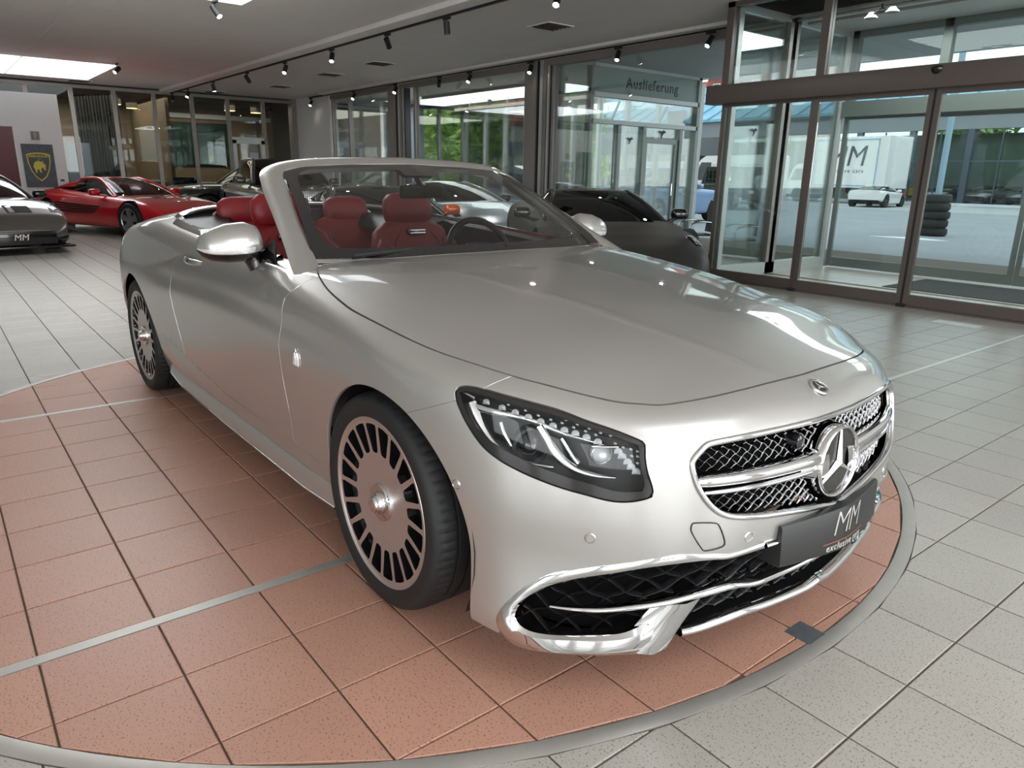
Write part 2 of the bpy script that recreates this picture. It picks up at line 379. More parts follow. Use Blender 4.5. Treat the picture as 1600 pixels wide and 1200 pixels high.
# ================================================================= ceiling with skylights
SKY = [(-20.3, -16.65), (-8.83, -5.2), (2.6, 6.0)]; SY = (-1.7, 1.89)
cl = MB(); xs = [-21.3]+[v for a in SKY for v in (a[0]-.04, a[1]+.04)]+[6.4]
for i in range(len(xs)-1):
    hole = i % 2 == 1
    if not hole: cl.span((xs[i], -8.6, HC), (xs[i+1], YW+.15, HC+.2))
    else:
        cl.span((xs[i], -8.6, HC), (xs[i+1], SY[0]-.04, HC+.2)); cl.span((xs[i], SY[1]+.04, HC), (xs[i+1], YW+.15, HC+.2))
ceiling = struct(cl.build('ceiling', M_CEIL))
for n_, (a, b) in enumerate(SKY):
    mb = MB(); z0, z1 = HC+.0, HC+.75; t = .04
    for q in (((a-t, SY[0]-t, z0), (a, SY[1]+t, z1)), ((b, SY[0]-t, z0), (b+t, SY[1]+t, z1)), ((a, SY[0]-t, z0), (b, SY[0], z1)), ((a, SY[1], z0), (b, SY[1]+t, z1))): mb.span(*q)
    w = struct(mb.build('window_%d' % (n_+1), M_WHITE)); 
    mb = MB()
    for k in range(1, 4): mb.span((a+(b-a)*k/4-.03, SY[0], z1-.06), (a+(b-a)*k/4+.03, SY[1], z1))
    mb.span((a, .07, z1-.06), (b, .13, z1)); mb.build('skylight_bars', M_FRAMEL, w)
    mb = MB(); mb.span((a, SY[0], z1), (b, SY[1], z1+.015)); mb.build('skylight_pane', glass_mat('skylight_glass_%d' % n_, (.95, .97, .98), 1.2, 0, .5), w)
mb = MB(); mb.span((-21.2, 3.77, HC-.075), (6.3, 4.02, HC), .01); struct(mb.build('trim_2', M_CEIL))
mb = MB(); mb.span((-21.2, .135, HC-.006), (-16.6, .150, HC)); mb.span((-16.6, .135, HC-.006), (-8.9, .150, HC)); struct(mb.build('trim_3', M_CEIL))
mb = MB(); mb.span((-16.6, .55, HC-.004), (-8.9, .562, HC)); struct(mb.build('trim_4', M_CEIL))
mb = MB(); mb.span((-18.7, YW-.42, HC-.05), (-4.3, YW+.1, HC), .008); struct(mb.build('trim_5', M_CEIL))
def vent(x, y, label, open_=False):
    v = thing('ceiling_vent', label, 'vent', (x, y, HC), 0, None)
    f = MB()
    for q in (((-.25, -.25, -.012), (-.22, .25, .0)), ((.22, -.25, -.012), (.25, .25, 0)), ((-.22, -.25, -.012), (.22, -.22, 0)), ((-.22, .22, -.012), (.22, .25, 0))): f.span(*q)
    f.build('vent_frame', M_CEIL, v)
    b = MB(); b.span((-.22, -.22, -.003), (.22, .22, -.0005)); b.build('vent_backing', mat('vent_dark', rgb(74, 68, 66), .7) if 'vent_dark' not in bpy.data.materials else bpy.data.materials['vent_dark'], v)
    for k in range(5):
        s_ = MB(); s_.box((-.176+.088*k, 0, -.010), (.05, .43, .004), ry=.5); s_.build('vent_slat', mat('vent_slat', rgb(118, 106, 102), .5) if 'vent_slat' not in bpy.data.materials else bpy.data.materials['vent_slat'], v)
for x, y, l in ((-7.05, 5.82, 'square ceiling vent nearest the entrance doors, largest of its row'), (-12.3, 5.81, 'square ceiling vent second from the entrance in its row'), (-14.64, 5.82, 'square ceiling vent third from the entrance in its row'), (-17.9, 5.93, 'square ceiling vent fourth from the entrance, beyond the long track'), (-20.7, 5.1, 'square ceiling vent close above the office glass wall, right of the track end'), (-20.6, 1.75, 'square ceiling vent above the office glass wall beside the rear skylight')): vent(x, y, l)
# ================================================================= spot tracks
M_TRACK = mat('track_black', (.012, .012, .013), .45)
M_SPOTLENS = mat('spot_lens', (1, .95, .85), .3, emit=(1.0, .90, .74), estr=55)
M_SPOTDIM = mat('spot_lens_turned_off_face', (.35, .34, .32), .25)
for k, (y, x0, x1) in enumerate(((4.05, -21.2, 2.5), (7.5, -19.7, -4.5))):
    mb = MB(); mb.span((x0, y-.018, HC-.095 if k == 0 else HC-.07), (x1, y+.018, HC-.03)); tag(mb.build('light_track', M_TRACK), ('long black spotlight track under the ceiling bulkhead' if k == 0 else 'black spotlight track along the storefront glazing'), 'track')
def spot(x, y, label, group, aim=(0, -.3, -1), zt=HC-.09, lit=True):
    s = thing('spotlight', label, 'spotlight', (x, y, zt), 0, group)
    a = Vector(aim).normalized()
    b = MB(); b.span((-.075, -.019, -.035), (.075, .019, 0), .004); b.build('track_adapter', M_TRACK, s)
    b = MB(); b.cyl((0, 0, -.03), (0, 0, -.10), .009, 8); b.build('swivel_arm', M_TRACK, s, 40)
    c = Vector((0, 0, -.13)); p0 = c-a*.075; p1 = c+a*.085
    b = MB(); b.tube([p0-a*.006, p0, p1], [.03, .042, .042], 20); b.build('lamp_head', M_TRACK, s, 40)
    b = MB(); b.tube([p1, p1+a*.003], [.033, .033], 16); b.build('lens', M_SPOTLENS if lit else M_SPOTDIM, s, 40)
    if lit:
        l = bpy.data.lights.new('spot_beam', 'SPOT'); l.energy = 42; l.spot_size = math.radians(75); l.spot_blend = .6; l.color = (1, .93, .83); l.shadow_soft_size = .035
        lo = bpy.data.objects.new('spot_beam', l); COL.objects.link(lo); lo.parent = s; lo.location = p1+a*.012; lo.rotation_euler = a.to_track_quat('-Z', 'Y').to_euler()
ordn = ['first', 'second', 'third', 'fourth', 'fifth', 'sixth', 'seventh', 'eighth', 'ninth']
aims = [(.5, -.2, -1), (.3, -.6, -1), (0, .2, -1), (-.2, .6, -.8), (.4, -.5, -1), (.5, -.4, -1), (-.4, .5, -.6), (0, .1, -1), (.4, -.6, -1)]
for k, x in enumerate((-21.0, -19.47, -17.31, -14.94, -12.82, -10.73, -8.77, -7.14, -4.9)):
    spot(x, 4.05, 'black spotlight on the long ceiling track, %s from the office wall' % ordn[k], 'spotlights on the long ceiling track', aims[k], HC-.095, lit=k not in (0, 3, 6, 7))
for k, x in enumerate((-19.6, -16.85, -14.64, -12.7, -11.54, -9.54, -7.28, -5.44)):
    spot(x, 7.5, 'black spotlight on the storefront track, %s from the white end wall' % ordn[k], 'spotlights on the storefront track', [(.3, -.6, -1), (.3, -.7, -1), (.3, -.7, -1), (-.6, .3, -.7), (.2, -.6, -1), (.3, -.6, -1), (.2, -.5, -1), (-.1, -.7, -1)][k], HC-.07, lit=k != 3)
spot(-16.35, 1.80, 'black spotlight at the corner of the rear skylight', None, (.4, -.9, -.8), HC)
spot(-8.75, 1.52, 'grey cylinder spotlight under the skylight nearest the camera', None, (.6, .4, -1), HC)
# ================================================================= walls
def wall(name, a, b, m=M_WHITE): mb = MB(); mb.span(a, b); return struct(mb.build(name, m))
wall('wall_left', (-21.4, -8.6, 0), (6.4, -8.4, HC)) if False else None
def glazed(name, axis, pos, lo, hi, z0, z1, mull, fw=.06, fd=.10, kick=.12, rails=(), m=M_FRAME, g=M_GLASS, head=.08):
    """glazed wall in the plane axis=pos with mullions at the given places; each pane and mullion its own part"""
    ax = axis
    def bx(u0, u1, za, zb_, d=fd): 
        return ((pos-d/2, u0, za), (pos+d/2, u1, zb_)) if ax == 0 else ((u0, pos-d/2, za), (u1, pos+d/2, zb_))
    mb = MB(); mb.span(*bx(lo, hi, z1-head, z1)); mb.span(*bx(lo, hi, z0, z0+kick))
    for r in rails: mb.span(*bx(lo, hi, r-.03, r+.03))
    w = struct(mb.build(name, m))
    ms = sorted(set([lo+fw/2]+list(mull)+[hi-fw/2]))
    for u in ms:
        mb = MB(); mb.span(*bx(u-fw/2, u+fw/2, z0+kick, z1-head)); mb.build('mullion', m, w)
    zs = [z0+kick]+sorted(rails)+[z1-head]
    for i in range(len(ms)-1):
        for j in range(len(zs)-1):
            mb = MB(); mb.span(*bx(ms[i]+fw/2, ms[i+1]-fw/2, zs[j], zs[j+1], .012)); mb.build('pane', g, w)
    return w
# front and side glazing behind the camera, solid wall further left
for n_, y in enumerate((-5.6, -2.2, 1.2, 4.6)):
    glazed('window_%d' % (n_+11), 0, 6.35, y-1.3, y+1.3, .45, 3.05, [y], fw=.08)
wf = MB(); ys = [-8.5]+[v for y in (-5.6, -2.2, 1.2, 4.6) for v in (y-1.3, y+1.3)]+[YW]
for i in range(0, len(ys), 2): wf.span((6.30, ys[i], 0), (6.42, ys[i+1], HC))
for y in (-5.6, -2.2, 1.2, 4.6): wf.span((6.30, y-1.3, 0), (6.42, y+1.3, .45)); wf.span((6.30, y-1.3, 3.05), (6.42, y+1.3, HC))
struct(wf.build('wall_front', M_WHITE))
glazed('wall_side', 1, -8.5, 1.0, 6.3, 0, HC, [2.3, 3.6, 4.9], fw=.08)
wall('wall_long', (-21.4, -8.6, 0), (1.0, -8.4, HC))
wall('wall_entrance', (.95, YW-.1, 0), (6.3, YW+.1, HC))
wall('wall_end', (-21.25, YW-.10, 0), (-18.72, YW+.14, HC))
wall('wall_corner', (-21.35, 7.50, 0), (-21.05, YW+.1, HC), M_FRAME)
# main storefront: left bays look into the delivery room, right bay looks outside
for n_, (x0, x1, mull) in enumerate(((-18.66, -15.25, [-17.6]), (-14.15, -9.85, []), (-9.15, -4.36, []))):
    glazed('wall_storefront_%d' % (n_+1), 1, YW, x0, x1, 0, 3.37, mull, fw=.07, kick=.18, m=M_FRAME)
mb = MB(); mb.span((-18.7, YW-.07, 3.30), (-4.3, YW+.09, HC)); struct(mb.build('trim_6', M_FRAME))
for n_, x in enumerate((-15.05, -9.65)):
    mb = MB(); mb.span((x-.20, YW-.13, 0), (x+.14, YW+.15, HC)); w = struct(mb.build('column_%d' % (n_+1), M_FRAME))
    for k, (dx, ww, mm) in enumerate(((.16, .05, M_FRAMED), (.24, .08, M_FRAMEL), (.34, .06, M_FRAME), (.42, .05, M_FRAMEL), (.49, .04, M_FRAMED))):
        mb = MB(); mb.span((x+dx-ww/2, YW-.10+.012*k, 0), (x+dx+ww/2, YW+.10, HC)); mb.build('jamb', mm, w)
# ================================================================= entrance: inner and outer sliding doors with glazed sides
M_DOORF = mat('door_aluminium', rgb(104, 95, 90), .38, .35, noise=.03)
YD, YO = 6.5, 9.4
def leaf(name, parent, x0, x1, y, z1, m, fw=.055, kick=.14, d=.045):
    mb = MB(); mb.span((x0, y-d/2, .02), (x1, y+d/2, kick)); mb.span((x0, y-d/2, z1-.05), (x1, y+d/2, z1)); mb.span((x0, y-d/2, kick), (x0+fw, y+d/2, z1-.05)); mb.span((x1-fw, y-d/2, kick), (x1, y+d/2, z1-.05))
    o = mb.build(name, m, parent)
    mb = MB(); mb.span((x0+fw, y-.006, kick), (x1-fw, y+.006, z1-.05)); mb.build('pane', M_GLASS, o)
    return o
ent = struct(thing('door_1', 'glass sliding entrance with a grey header', 'door', (0, 0, 0))); del ent['category']
leaf('side_light', ent, -4.36, -3.05, YD, 2.27, M_DOORF, .06); leaf('door_leaf', ent, -3.05, -1.735, YD-.02, 2.25, M_DOORF); leaf('door_leaf', ent, -1.715, -.42, YD-.02, 2.25, M_DOORF); leaf('side_light', ent, -.40, .92, YD, 2.27, M_DOORF, .06)
mb = MB(); mb.span((-1.737, YD-.045, .02), (-1.713, YD+.0, 2.25)); mb.build('rubber_seal', M_FRAMED, ent)
mb = MB(); mb.span((-4.53, YD-.16, 2.25), (1.05, YD+.05, 2.475), .004); mb.build('door_header', M_DOORF, ent, 30)
for x in (-4.33, -3.03, -.40, .88):
    mb = MB(); mb.span((x-.05, YD-.05, 2.47), (x+.05, YD+.05, HC)); mb.build('upper_post', M_DOORF, ent)
mb = MB(); mb.span((-4.38, YD-.05, HC-.06), (.93, YD+.05, HC)); mb.build('upper_rail', M_DOORF, ent)
for a, b in ((-4.28, -3.08), (-2.98, -.45), (-.35, .83)):
    mb = MB(); mb.span((a, YD-.006, 2.47), (b, YD+.006, HC-.06)); mb.build('pane', M_GLASS, ent)
mb = MB(); mb.lathe([(0, -.030), (.03, -.028), (.05, -.016), (.058, 0)], 24, 'Y', (-1.70, YD-.16, 2.435)); mb.v = [(x, y, z if z < 2.44 else 2.44+(z-2.44)*.35) for x, y, z in mb.v]; mb.build('motion_sensor', M_BLACK, ent, 50)
mb = MB(); mb.span((-4.4, YD-.06, 0), (.95, YD+.06, .018)); mb.build('threshold', M_DOORF, ent)
for x in (-3.05, -1.72, -.41):
    mb = MB(); mb.span((x-.05, YD-.075, .0), (x+.05, YD+.02, .035), .006); mb.build('door_guide', M_FRAMED, ent)
M_DOORG = mat('outer_door_aluminium', rgb(112, 118, 114), .4, .3)
ent2 = struct(thing('door_2', 'outer glass sliding doors', 'door', (0, 0, 0))); del ent2['category']
leaf('side_light', ent2, -4.25, -2.98, YO, 2.27, M_DOORG, .07, .16); leaf('door_leaf', ent2, -2.96, -1.62, YO-.02, 2.25, M_DOORG, .06, .16); leaf('door_leaf', ent2, -1.60, -.30, YO-.02, 2.25, M_DOORG, .06, .16); leaf('side_light', ent2, -.28, .92, YO, 2.27, M_DOORG, .07, .16)
mb = MB(); mb.span((-4.36, YO-.14, 2.255), (1.0, YO+.05, 2.47)); mb.build('door_header', M_DOORG, ent2)
for x in (-4.22, -2.93, -1.60, -.28):
    mb = MB(); mb.span((x-.06, YO-.06, 2.47), (x+.06, YO+.06, HC)); mb.build('upper_post', M_DOORG, ent2)
mb = MB(); mb.span((-4.3, YO-.06, HC-.1), (.95, YO+.06, HC)); mb.build('upper_rail', M_DOORG, ent2)
for a, b in ((-4.16, -2.99), (-2.87, -1.66), (-1.54, -.34), (-.22, .85)):
    mb = MB(); mb.span((a, YO-.006, 2.47), (b, YO+.006, HC-.1)); mb.build('pane', M_GLASS, ent2)
for n_, x in enumerate((-4.31, .92)):
    ms = [7.82] if n_ == 0 else [7.82]
    glazed('wall_porch_%d' % (n_+1), 0, x, YD+.05, YO-.06, 0, HC, ms, fw=.09, kick=.16, rails=(), m=M_FRAMEL)
    mb = MB(); mb.span((x-.09, 7.70, 0), (x+.05, 7.93, HC)); mb.build('jamb', M_FRAME if n_ == 0 else M_FRAME, bpy.data.objects['wall_porch_%d' % (n_+1)])
mb = MB(); mb.span((-4.36, YD-.05, HC), (.97, YO+.06, HC+.15)); struct(mb.build('ceiling_porch', mat('porch_ceiling', rgb(226, 228, 226), .5)))
for k, y in enumerate((7.55, 7.75, 8.0)):
    mb = MB(); mb.cyl((-4.2, y, HC-.05-.01*k), (.85, y, HC-.05-.01*k), .018, 10); tag(mb.build('ceiling_rail', M_FRAME, None, 40), ['thin grey rail under the porch ceiling, nearest the inner doors', 'thin grey rail under the porch ceiling, middle of three', 'thin grey rail under the porch ceiling, nearest the outer doors'][k], 'rail', 'rails under the porch ceiling')
area('porch_fill', (-1.7, 8.2, HC-.12), 4.0, 1.6, (0, 0, -1), 130, (.97, 1, 1))  # unseen area light added to brighten the porch floor
lp = thing('ceiling_spot_pair', 'pair of grey spot lamps hanging under the porch ceiling rails', 'ceiling lamp', (-3.0, 7.6, HC-.06))
mb = MB(); mb.cyl((0, 0, .05), (0, 0, -.07), .012, 8); mb.cyl((0, 0, -.05), (-.12, .03, -.10), .01, 8); mb.cyl((0, 0, -.05), (.13, -.03, -.08), .01, 8); mb.build('lamp_stem', M_FRAMED, lp, 40)
for dx, dy, dz in ((-.14, .035, -.12), (.15, -.035, -.10)):
    mb = MB(); mb.lathe([(0, .05), (.03, .05), (.045, .02), (.075, -.005), (.078, -.02), (.06, -.024), (0, -.02)], 20, 'Z', (dx, dy, dz)); mb.build('lamp_head', M_FRAME, lp, 40)
# ================================================================= the silver convertible
# ---------------------------------------------------------------- body surface of the convertible (car frame: x forward, y left, z up)
def spline_basis(k, x):
    """values at x of the natural cubic splines through the unit data on knots k (matrix len(x) x len(k))"""
    k = np.asarray(k, float); n = len(k); h = np.diff(k)
    A = np.eye(n); B = np.zeros((n, n))
    for i in range(1, n-1):
        A[i, i-1], A[i, i], A[i, i+1] = h[i-1], 2*(h[i-1]+h[i]), h[i]
        B[i, i-1] += 6/h[i-1]; B[i, i] -= 6/h[i-1]+6/h[i]; B[i, i+1] += 6/h[i]
    M = np.linalg.solve(A, B)
    x = np.clip(np.asarray(x, float), k[0], k[-1]); j = np.clip(np.searchsorted(k, x)-1, 0, n-2)
    hj = h[j]; a = (k[j+1]-x)/hj; b = 1-a; I = np.eye(n)
    return a[:, None]*I[j]+b[:, None]*I[j+1]+((a**3-a)*hj**2/6)[:, None]*M[j]+((b**3-b)*hj**2/6)[:, None]*M[j+1]
XR = -3.2                                   # rear cap axis; the front cap axis is x=0
SZ = [.10, .15, .22, .30, .40, .50, .60, .70, .80, .90, 1.0, 1.1]
# rows: station (deg < 0 side uses metres; see sval) -> half width / radius at the heights SZ
ROWS = [
 ('r', 0,   [.76,.78,.80,.83,.86,.875,.87,.86,.85,.83,.80,.76]),
 ('r', 30,  [.78,.80,.82,.85,.88,.895,.89,.88,.865,.845,.81,.77]),
 ('r', 60,  [.80,.82,.845,.87,.90,.915,.92,.915,.90,.875,.84,.80]),
 ('x', -3.2,[.83,.855,.885,.905,.925,.94,.948,.948,.94,.915,.872,.82]),
 ('x', -2.9,[.83,.86,.89,.91,.93,.945,.953,.955,.948,.925,.882,.83]),
 ('x', -2.4,[.83,.855,.885,.91,.926,.938,.947,.951,.946,.925,.885,.835]),
 ('x', -1.8,[.83,.855,.885,.908,.923,.933,.940,.945,.943,.922,.882,.83]),
 ('x', -1.2,[.83,.855,.885,.905,.92,.93,.937,.942,.940,.920,.880,.83]),
 ('x', -.6, [.83,.86,.885,.905,.918,.928,.936,.943,.943,.928,.89,.83]),
 ('x', -.3, [.84,.865,.888,.907,.922,.934,.941,.945,.945,.93,.885,.82]),
 ('f', 90,  [.85,.875,.893,.911,.927,.938,.944,.948,.947,.93,.88,.81]),
 ('f', 75,  [.895,.92,.933,.941,.951,.957,.960,.959,.95,.93,.88,.81]),
 ('f', 60,  [.98,1.0,.998,.992,.991,.995,.994,.988,.97,.94,.89,.81]),
 ('f', 45,  [1.03,1.045,1.03,1.018,1.015,1.016,1.010,.996,.965,.92,.86,.80]),
 ('f', 30,  [.965,.977,.992,1.008,1.02,1.021,1.013,.998,.962,.915,.86,.80]),
 ('f', 15,  [.915,.931,.951,.970,.986,.990,.981,.961,.931,.886,.84,.79]),
 ('f', 0,   [.905,.925,.948,.964,.973,.975,.966,.95,.918,.87,.82,.77]),
]
def sval(kind, v):                          # one running coordinate round the car
    if kind == 'r': return XR-(90-v)*np.pi/180*.93
    if kind == 'x': return v
    return (90-v)*np.pi/180*.93
SK = np.array([sval(a, b) for a, b, _ in ROWS]); ST = np.array([r for _, _, r in ROWS])
HX = [-4.3,-3.9,-3.5,-3.0,-2.6,-2.2,-1.7,-1.2,-.85,-.6,-.3,0,.25,.5,.7,.82,.95,1.1]
HY = [0,.2,.4,.58,.70,.78,.86,.94,1.05]
HT = np.array([
 [.80,.80,.80,.79,.78,.77,.75,.72,.66],
 [.93,.93,.925,.915,.90,.885,.865,.84,.79],
 [1.03,1.03,1.02,1.005,.985,.968,.945,.92,.87],
 [1.105,1.103,1.095,1.08,1.064,1.045,1.018,.975,.92],
 [1.13,1.128,1.12,1.106,1.088,1.070,1.045,1.0,.94],
 [1.085,1.085,1.083,1.077,1.071,1.06,1.04,1.0,.94],
 [1.06,1.06,1.058,1.055,1.048,1.038,1.02,.985,.93],
 [1.03,1.03,1.028,1.024,1.018,1.010,.995,.962,.90],
 [1.02,1.02,1.018,1.014,1.009,1.003,.988,.95,.89],
 [1.007,1.007,1.004,.999,.993,.986,.970,.93,.875],
 [.984,.983,.979,.971,.962,.953,.940,.90,.84],
 [.953,.952,.946,.936,.925,.914,.897,.86,.79],
 [.922,.92,.912,.899,.883,.869,.848,.815,.75],
 [.880,.878,.869,.853,.835,.820,.801,.775,.73],
 [.838,.835,.820,.796,.777,.762,.745,.722,.69],
 [.806,.803,.79,.770,.755,.742,.727,.71,.67],
 [.755,.751,.738,.72,.705,.69,.68,.66,.63],
 [.68,.675,.66,.64,.62,.61,.60,.58,.55]])
def side_r(s, z): return ((spline_basis(SK, s)@ST)*spline_basis(SZ, z)).sum(1)
def top_z(x, y): return ((spline_basis(HX, x)@HT)*spline_basis(HY, np.abs(y))).sum(1)
_S = np.linspace(SK[0], SK[-1], 700); _Z = np.linspace(.10, 1.1, 201)
_TS = spline_basis(SK, _S)@ST@spline_basis(SZ, _Z).T
_X = np.linspace(-4.3, 1.1, 541); _Y = np.linspace(0, 1.05, 211)
_TH = spline_basis(HX, _X)@HT@spline_basis(HY, _Y).T
def bil(T, a, b, u, v):
    p = np.clip((u-a[0])/(a[1]-a[0]), 0, len(a)-1.001); q = np.clip((v-b[0])/(b[1]-b[0]), 0, len(b)-1.001)
    i = p.astype(int); j = q.astype(int); p = p-i; q = q-j
    return T[i, j]*(1-p)*(1-q)+T[i+1, j]*p*(1-q)+T[i, j+1]*(1-p)*q+T[i+1, j+1]*p*q
def s_and_r(x, y):
    ay = np.abs(y)
    s = np.where(x > 0, np.arctan2(np.maximum(x, 0), np.maximum(ay, 1e-9))*.93, np.where(x < XR, XR-np.arctan2(XR-x, np.maximum(ay, 1e-9))*.93, x))
    r = np.where(x > 0, np.hypot(x, ay), np.where(x < XR, np.hypot(x-XR, ay), ay))
    return s, r
def body_f(P):
    """signed function of the painted body, negative inside"""
    x, y, z = P[:, 0], P[:, 1], P[:, 2]
    s, r = s_and_r(x, y)
    a = r-bil(_TS, _S, _Z, s, z)
    zc = np.interp(x, [-2.6, -2.4, -1.9, -1.43, -.46, -.40], [.48, .46, .385, .335, .333, .333])   # crease above the sill
    d = (zc-z)*np.where((x > -2.6) & (x < -.42), 1, 0)
    a = a+.016*np.clip(d/.012, 0, 1)*np.clip(1-(d-.012)/.075, 0, 1)*np.clip((x+2.5)/.2, 0, 1)*np.clip((-.42-x)/.15, 0, 1)
    zs = np.interp(x, [-2.6, -2.0, -1.43, -.96, -.34, 0, .3], [.86, .875, .893, .886, .866, .85, .83])     # shoulder line, hollow below it
    a = a+.0075*np.exp(-((z-zs+.075)/.048)**2)*np.clip((x+2.7)/.5, 0, 1)*np.clip((.15-x)/.35, 0, 1)
    b = z-bil(_TH, _X, _Y, x, np.abs(y))
    k = .035+.025*np.clip((x-.3)/.4, 0, 1)
    return .5*(a+b+np.sqrt((a-b)**2+k*k))
Z0 = .45
def body_grid(n_x, nf, nr, nth, th0=-20):
    """half body (y<=0) as a structured grid of points found along rays from the car's axis"""
    xs = np.concatenate([np.zeros(nr-1)+XR, np.linspace(XR, 0, n_x), np.zeros(nf-1)])
    ph = np.concatenate([np.linspace(-90, 0, nr)[:-1], np.zeros(n_x), np.linspace(0, 90, nf)[1:]])*np.pi/180
    el = np.concatenate([np.linspace(th0, 62, int(nth*.72)), np.linspace(62, 90, nth-int(nth*.72)+1)[1:]])*np.pi/180
    D = np.stack([np.sin(ph)[:, None]*np.cos(el), -np.cos(ph)[:, None]*np.cos(el), np.ones(len(ph))[:, None]*np.sin(el)], -1)
    O = np.stack([xs, 0*xs, 0*xs+Z0], -1)[:, None, :]+0*D
    sh = D.shape; D = D.reshape(-1, 3); O = O.reshape(-1, 3)
    lo = np.zeros(len(D))+.2; hi = np.zeros(len(D))+1.4
    for _ in range(34):
        m = .5*(lo+hi); g = body_f(O+D*m[:, None]) > 0
        hi = np.where(g, m, hi); lo = np.where(g, lo, m)
    return (O+D*lo[:, None]).reshape(sh)
# outlines on the body surface, measured along the shut lines and openings (car frame, right side)
LAMP = [(0.36,-0.88,0.791),(0.369,-0.87,0.802),(0.394,-0.856,0.806),(0.432,-0.838,0.803),(0.503,-0.801,0.793),(0.595,-0.738,0.774),(0.656,-0.697,0.754),(0.714,-0.654,0.736),(0.751,-0.627,0.722),(0.77,-0.611,0.713),(0.776,-0.61,0.704),(0.783,-0.615,0.677),(0.793,-0.615,0.643),(0.804,-0.609,0.611),(0.809,-0.607,0.59),(0.806,-0.613,0.579),(0.785,-0.64,0.569),(0.762,-0.666,0.565),(0.737,-0.691,0.567),(0.697,-0.726,0.577),(0.655,-0.76,0.587),(0.611,-0.792,0.6),(0.562,-0.822,0.616),(0.51,-0.85,0.637),(0.462,-0.869,0.665),(0.417,-0.881,0.709),(0.384,-0.885,0.748),(0.366,-0.884,0.774)]
LAMP_C = [(0.376,-0.847,0.753),(0.396,-0.849,0.72),(0.424,-0.844,0.684),(0.457,-0.834,0.655),(0.489,-0.82,0.637),(0.523,-0.803,0.627),(0.559,-0.781,0.623),(0.604,-0.75,0.625)]
LAMP_TOP = [(0.384,-0.845,0.751),(0.43,-0.828,0.746),(0.471,-0.808,0.744),(0.514,-0.782,0.74),(0.555,-0.755,0.73),(0.597,-0.729,0.714),(0.639,-0.697,0.702),(0.685,-0.658,0.689)]
LAMP_HOOK = [(0.556,-0.76,0.722),(0.58,-0.753,0.693),(0.598,-0.746,0.665),(0.623,-0.732,0.641),(0.651,-0.712,0.623),(0.686,-0.682,0.613),(0.721,-0.648,0.611)]
LAMP_HOOK2 = [(0.596,-0.718,0.693),(0.61,-0.713,0.675),(0.625,-0.707,0.654),(0.639,-0.699,0.635)]
LAMP_RIB = [(0.459,-0.806,0.715),(0.474,-0.805,0.687),(0.494,-0.798,0.659)]
LAMP_LEDS = [(0.434,-0.835,0.769),(0.476,-0.816,0.761),(0.508,-0.799,0.754),(0.538,-0.781,0.746),(0.566,-0.764,0.739),(0.592,-0.746,0.731),(0.616,-0.729,0.723),(0.638,-0.712,0.717),(0.66,-0.695,0.71),(0.683,-0.678,0.701),(0.724,-0.647,0.681),(0.733,-0.642,0.67),(0.745,-0.634,0.657),(0.753,-0.629,0.645),(0.763,-0.621,0.634)]
LAMP_DOTS = [(0.439,-0.827,0.785),(0.462,-0.816,0.782),(0.491,-0.807,0.771),(0.506,-0.794,0.773),(0.531,-0.784,0.762),(0.536,-0.774,0.767),(0.56,-0.766,0.753),(0.564,-0.755,0.761),(0.587,-0.748,0.746),(0.594,-0.732,0.755),(0.61,-0.731,0.74),(0.613,-0.721,0.747),(0.634,-0.714,0.732),(0.637,-0.705,0.739),(0.658,-0.696,0.725),(0.661,-0.687,0.731),(0.678,-0.68,0.718),(0.684,-0.67,0.723),(0.703,-0.654,0.718),(0.717,-0.651,0.701),(0.733,-0.639,0.693),(0.747,-0.626,0.689),(0.752,-0.628,0.674),(0.759,-0.615,0.685),(0.762,-0.617,0.673),(0.765,-0.619,0.657)]
LAMP_LENS = [(0.509,-0.776,0.673),(0.534,-0.761,0.663),(0.671,-0.648,0.658)]
LAMP_STRIP = [(0.363,-0.857,0.782),(0.382,-0.852,0.779),(0.404,-0.846,0.773)]
LAMP_STRIP2 = [(0.676,-0.691,0.69),(0.696,-0.67,0.69),(0.721,-0.644,0.692)]
GRILLE = [(0.932,0.035,0.706),(0.928,-0.096,0.708),(0.913,-0.228,0.709),(0.889,-0.37,0.709),(0.866,-0.455,0.706),(0.858,-0.48,0.701),(0.855,-0.498,0.689),(0.852,-0.514,0.675),(0.852,-0.522,0.66),(0.859,-0.52,0.633),(0.867,-0.512,0.604),(0.879,-0.498,0.575),(0.891,-0.478,0.548),(0.903,-0.453,0.528),(0.917,-0.417,0.514),(0.935,-0.351,0.502),(0.954,-0.248,0.49),(0.97,-0.111,0.473),(0.972,0.009,0.454)]
GRILLE_IN = [(0.926,0.053,0.693),(0.923,-0.084,0.697),(0.908,-0.217,0.699),(0.885,-0.361,0.698),(0.863,-0.444,0.695),(0.856,-0.469,0.689),(0.852,-0.487,0.677),(0.851,-0.5,0.663),(0.852,-0.505,0.648),(0.858,-0.503,0.624),(0.866,-0.494,0.595),(0.877,-0.479,0.569),(0.888,-0.461,0.546),(0.898,-0.439,0.528),(0.909,-0.406,0.517),(0.927,-0.34,0.505),(0.946,-0.234,0.492),(0.961,-0.095,0.473),(0.962,0.018,0.457)]
LOUVER = [(0.858,-0.495,0.609),(0.881,-0.441,0.608),(0.908,-0.345,0.61),(0.928,-0.23,0.61),(0.942,-0.103,0.604)]
LOUVER2 = [(0.866,-0.473,0.585),(0.896,-0.391,0.582),(0.919,-0.285,0.581),(0.933,-0.194,0.58),(0.942,-0.104,0.574)]
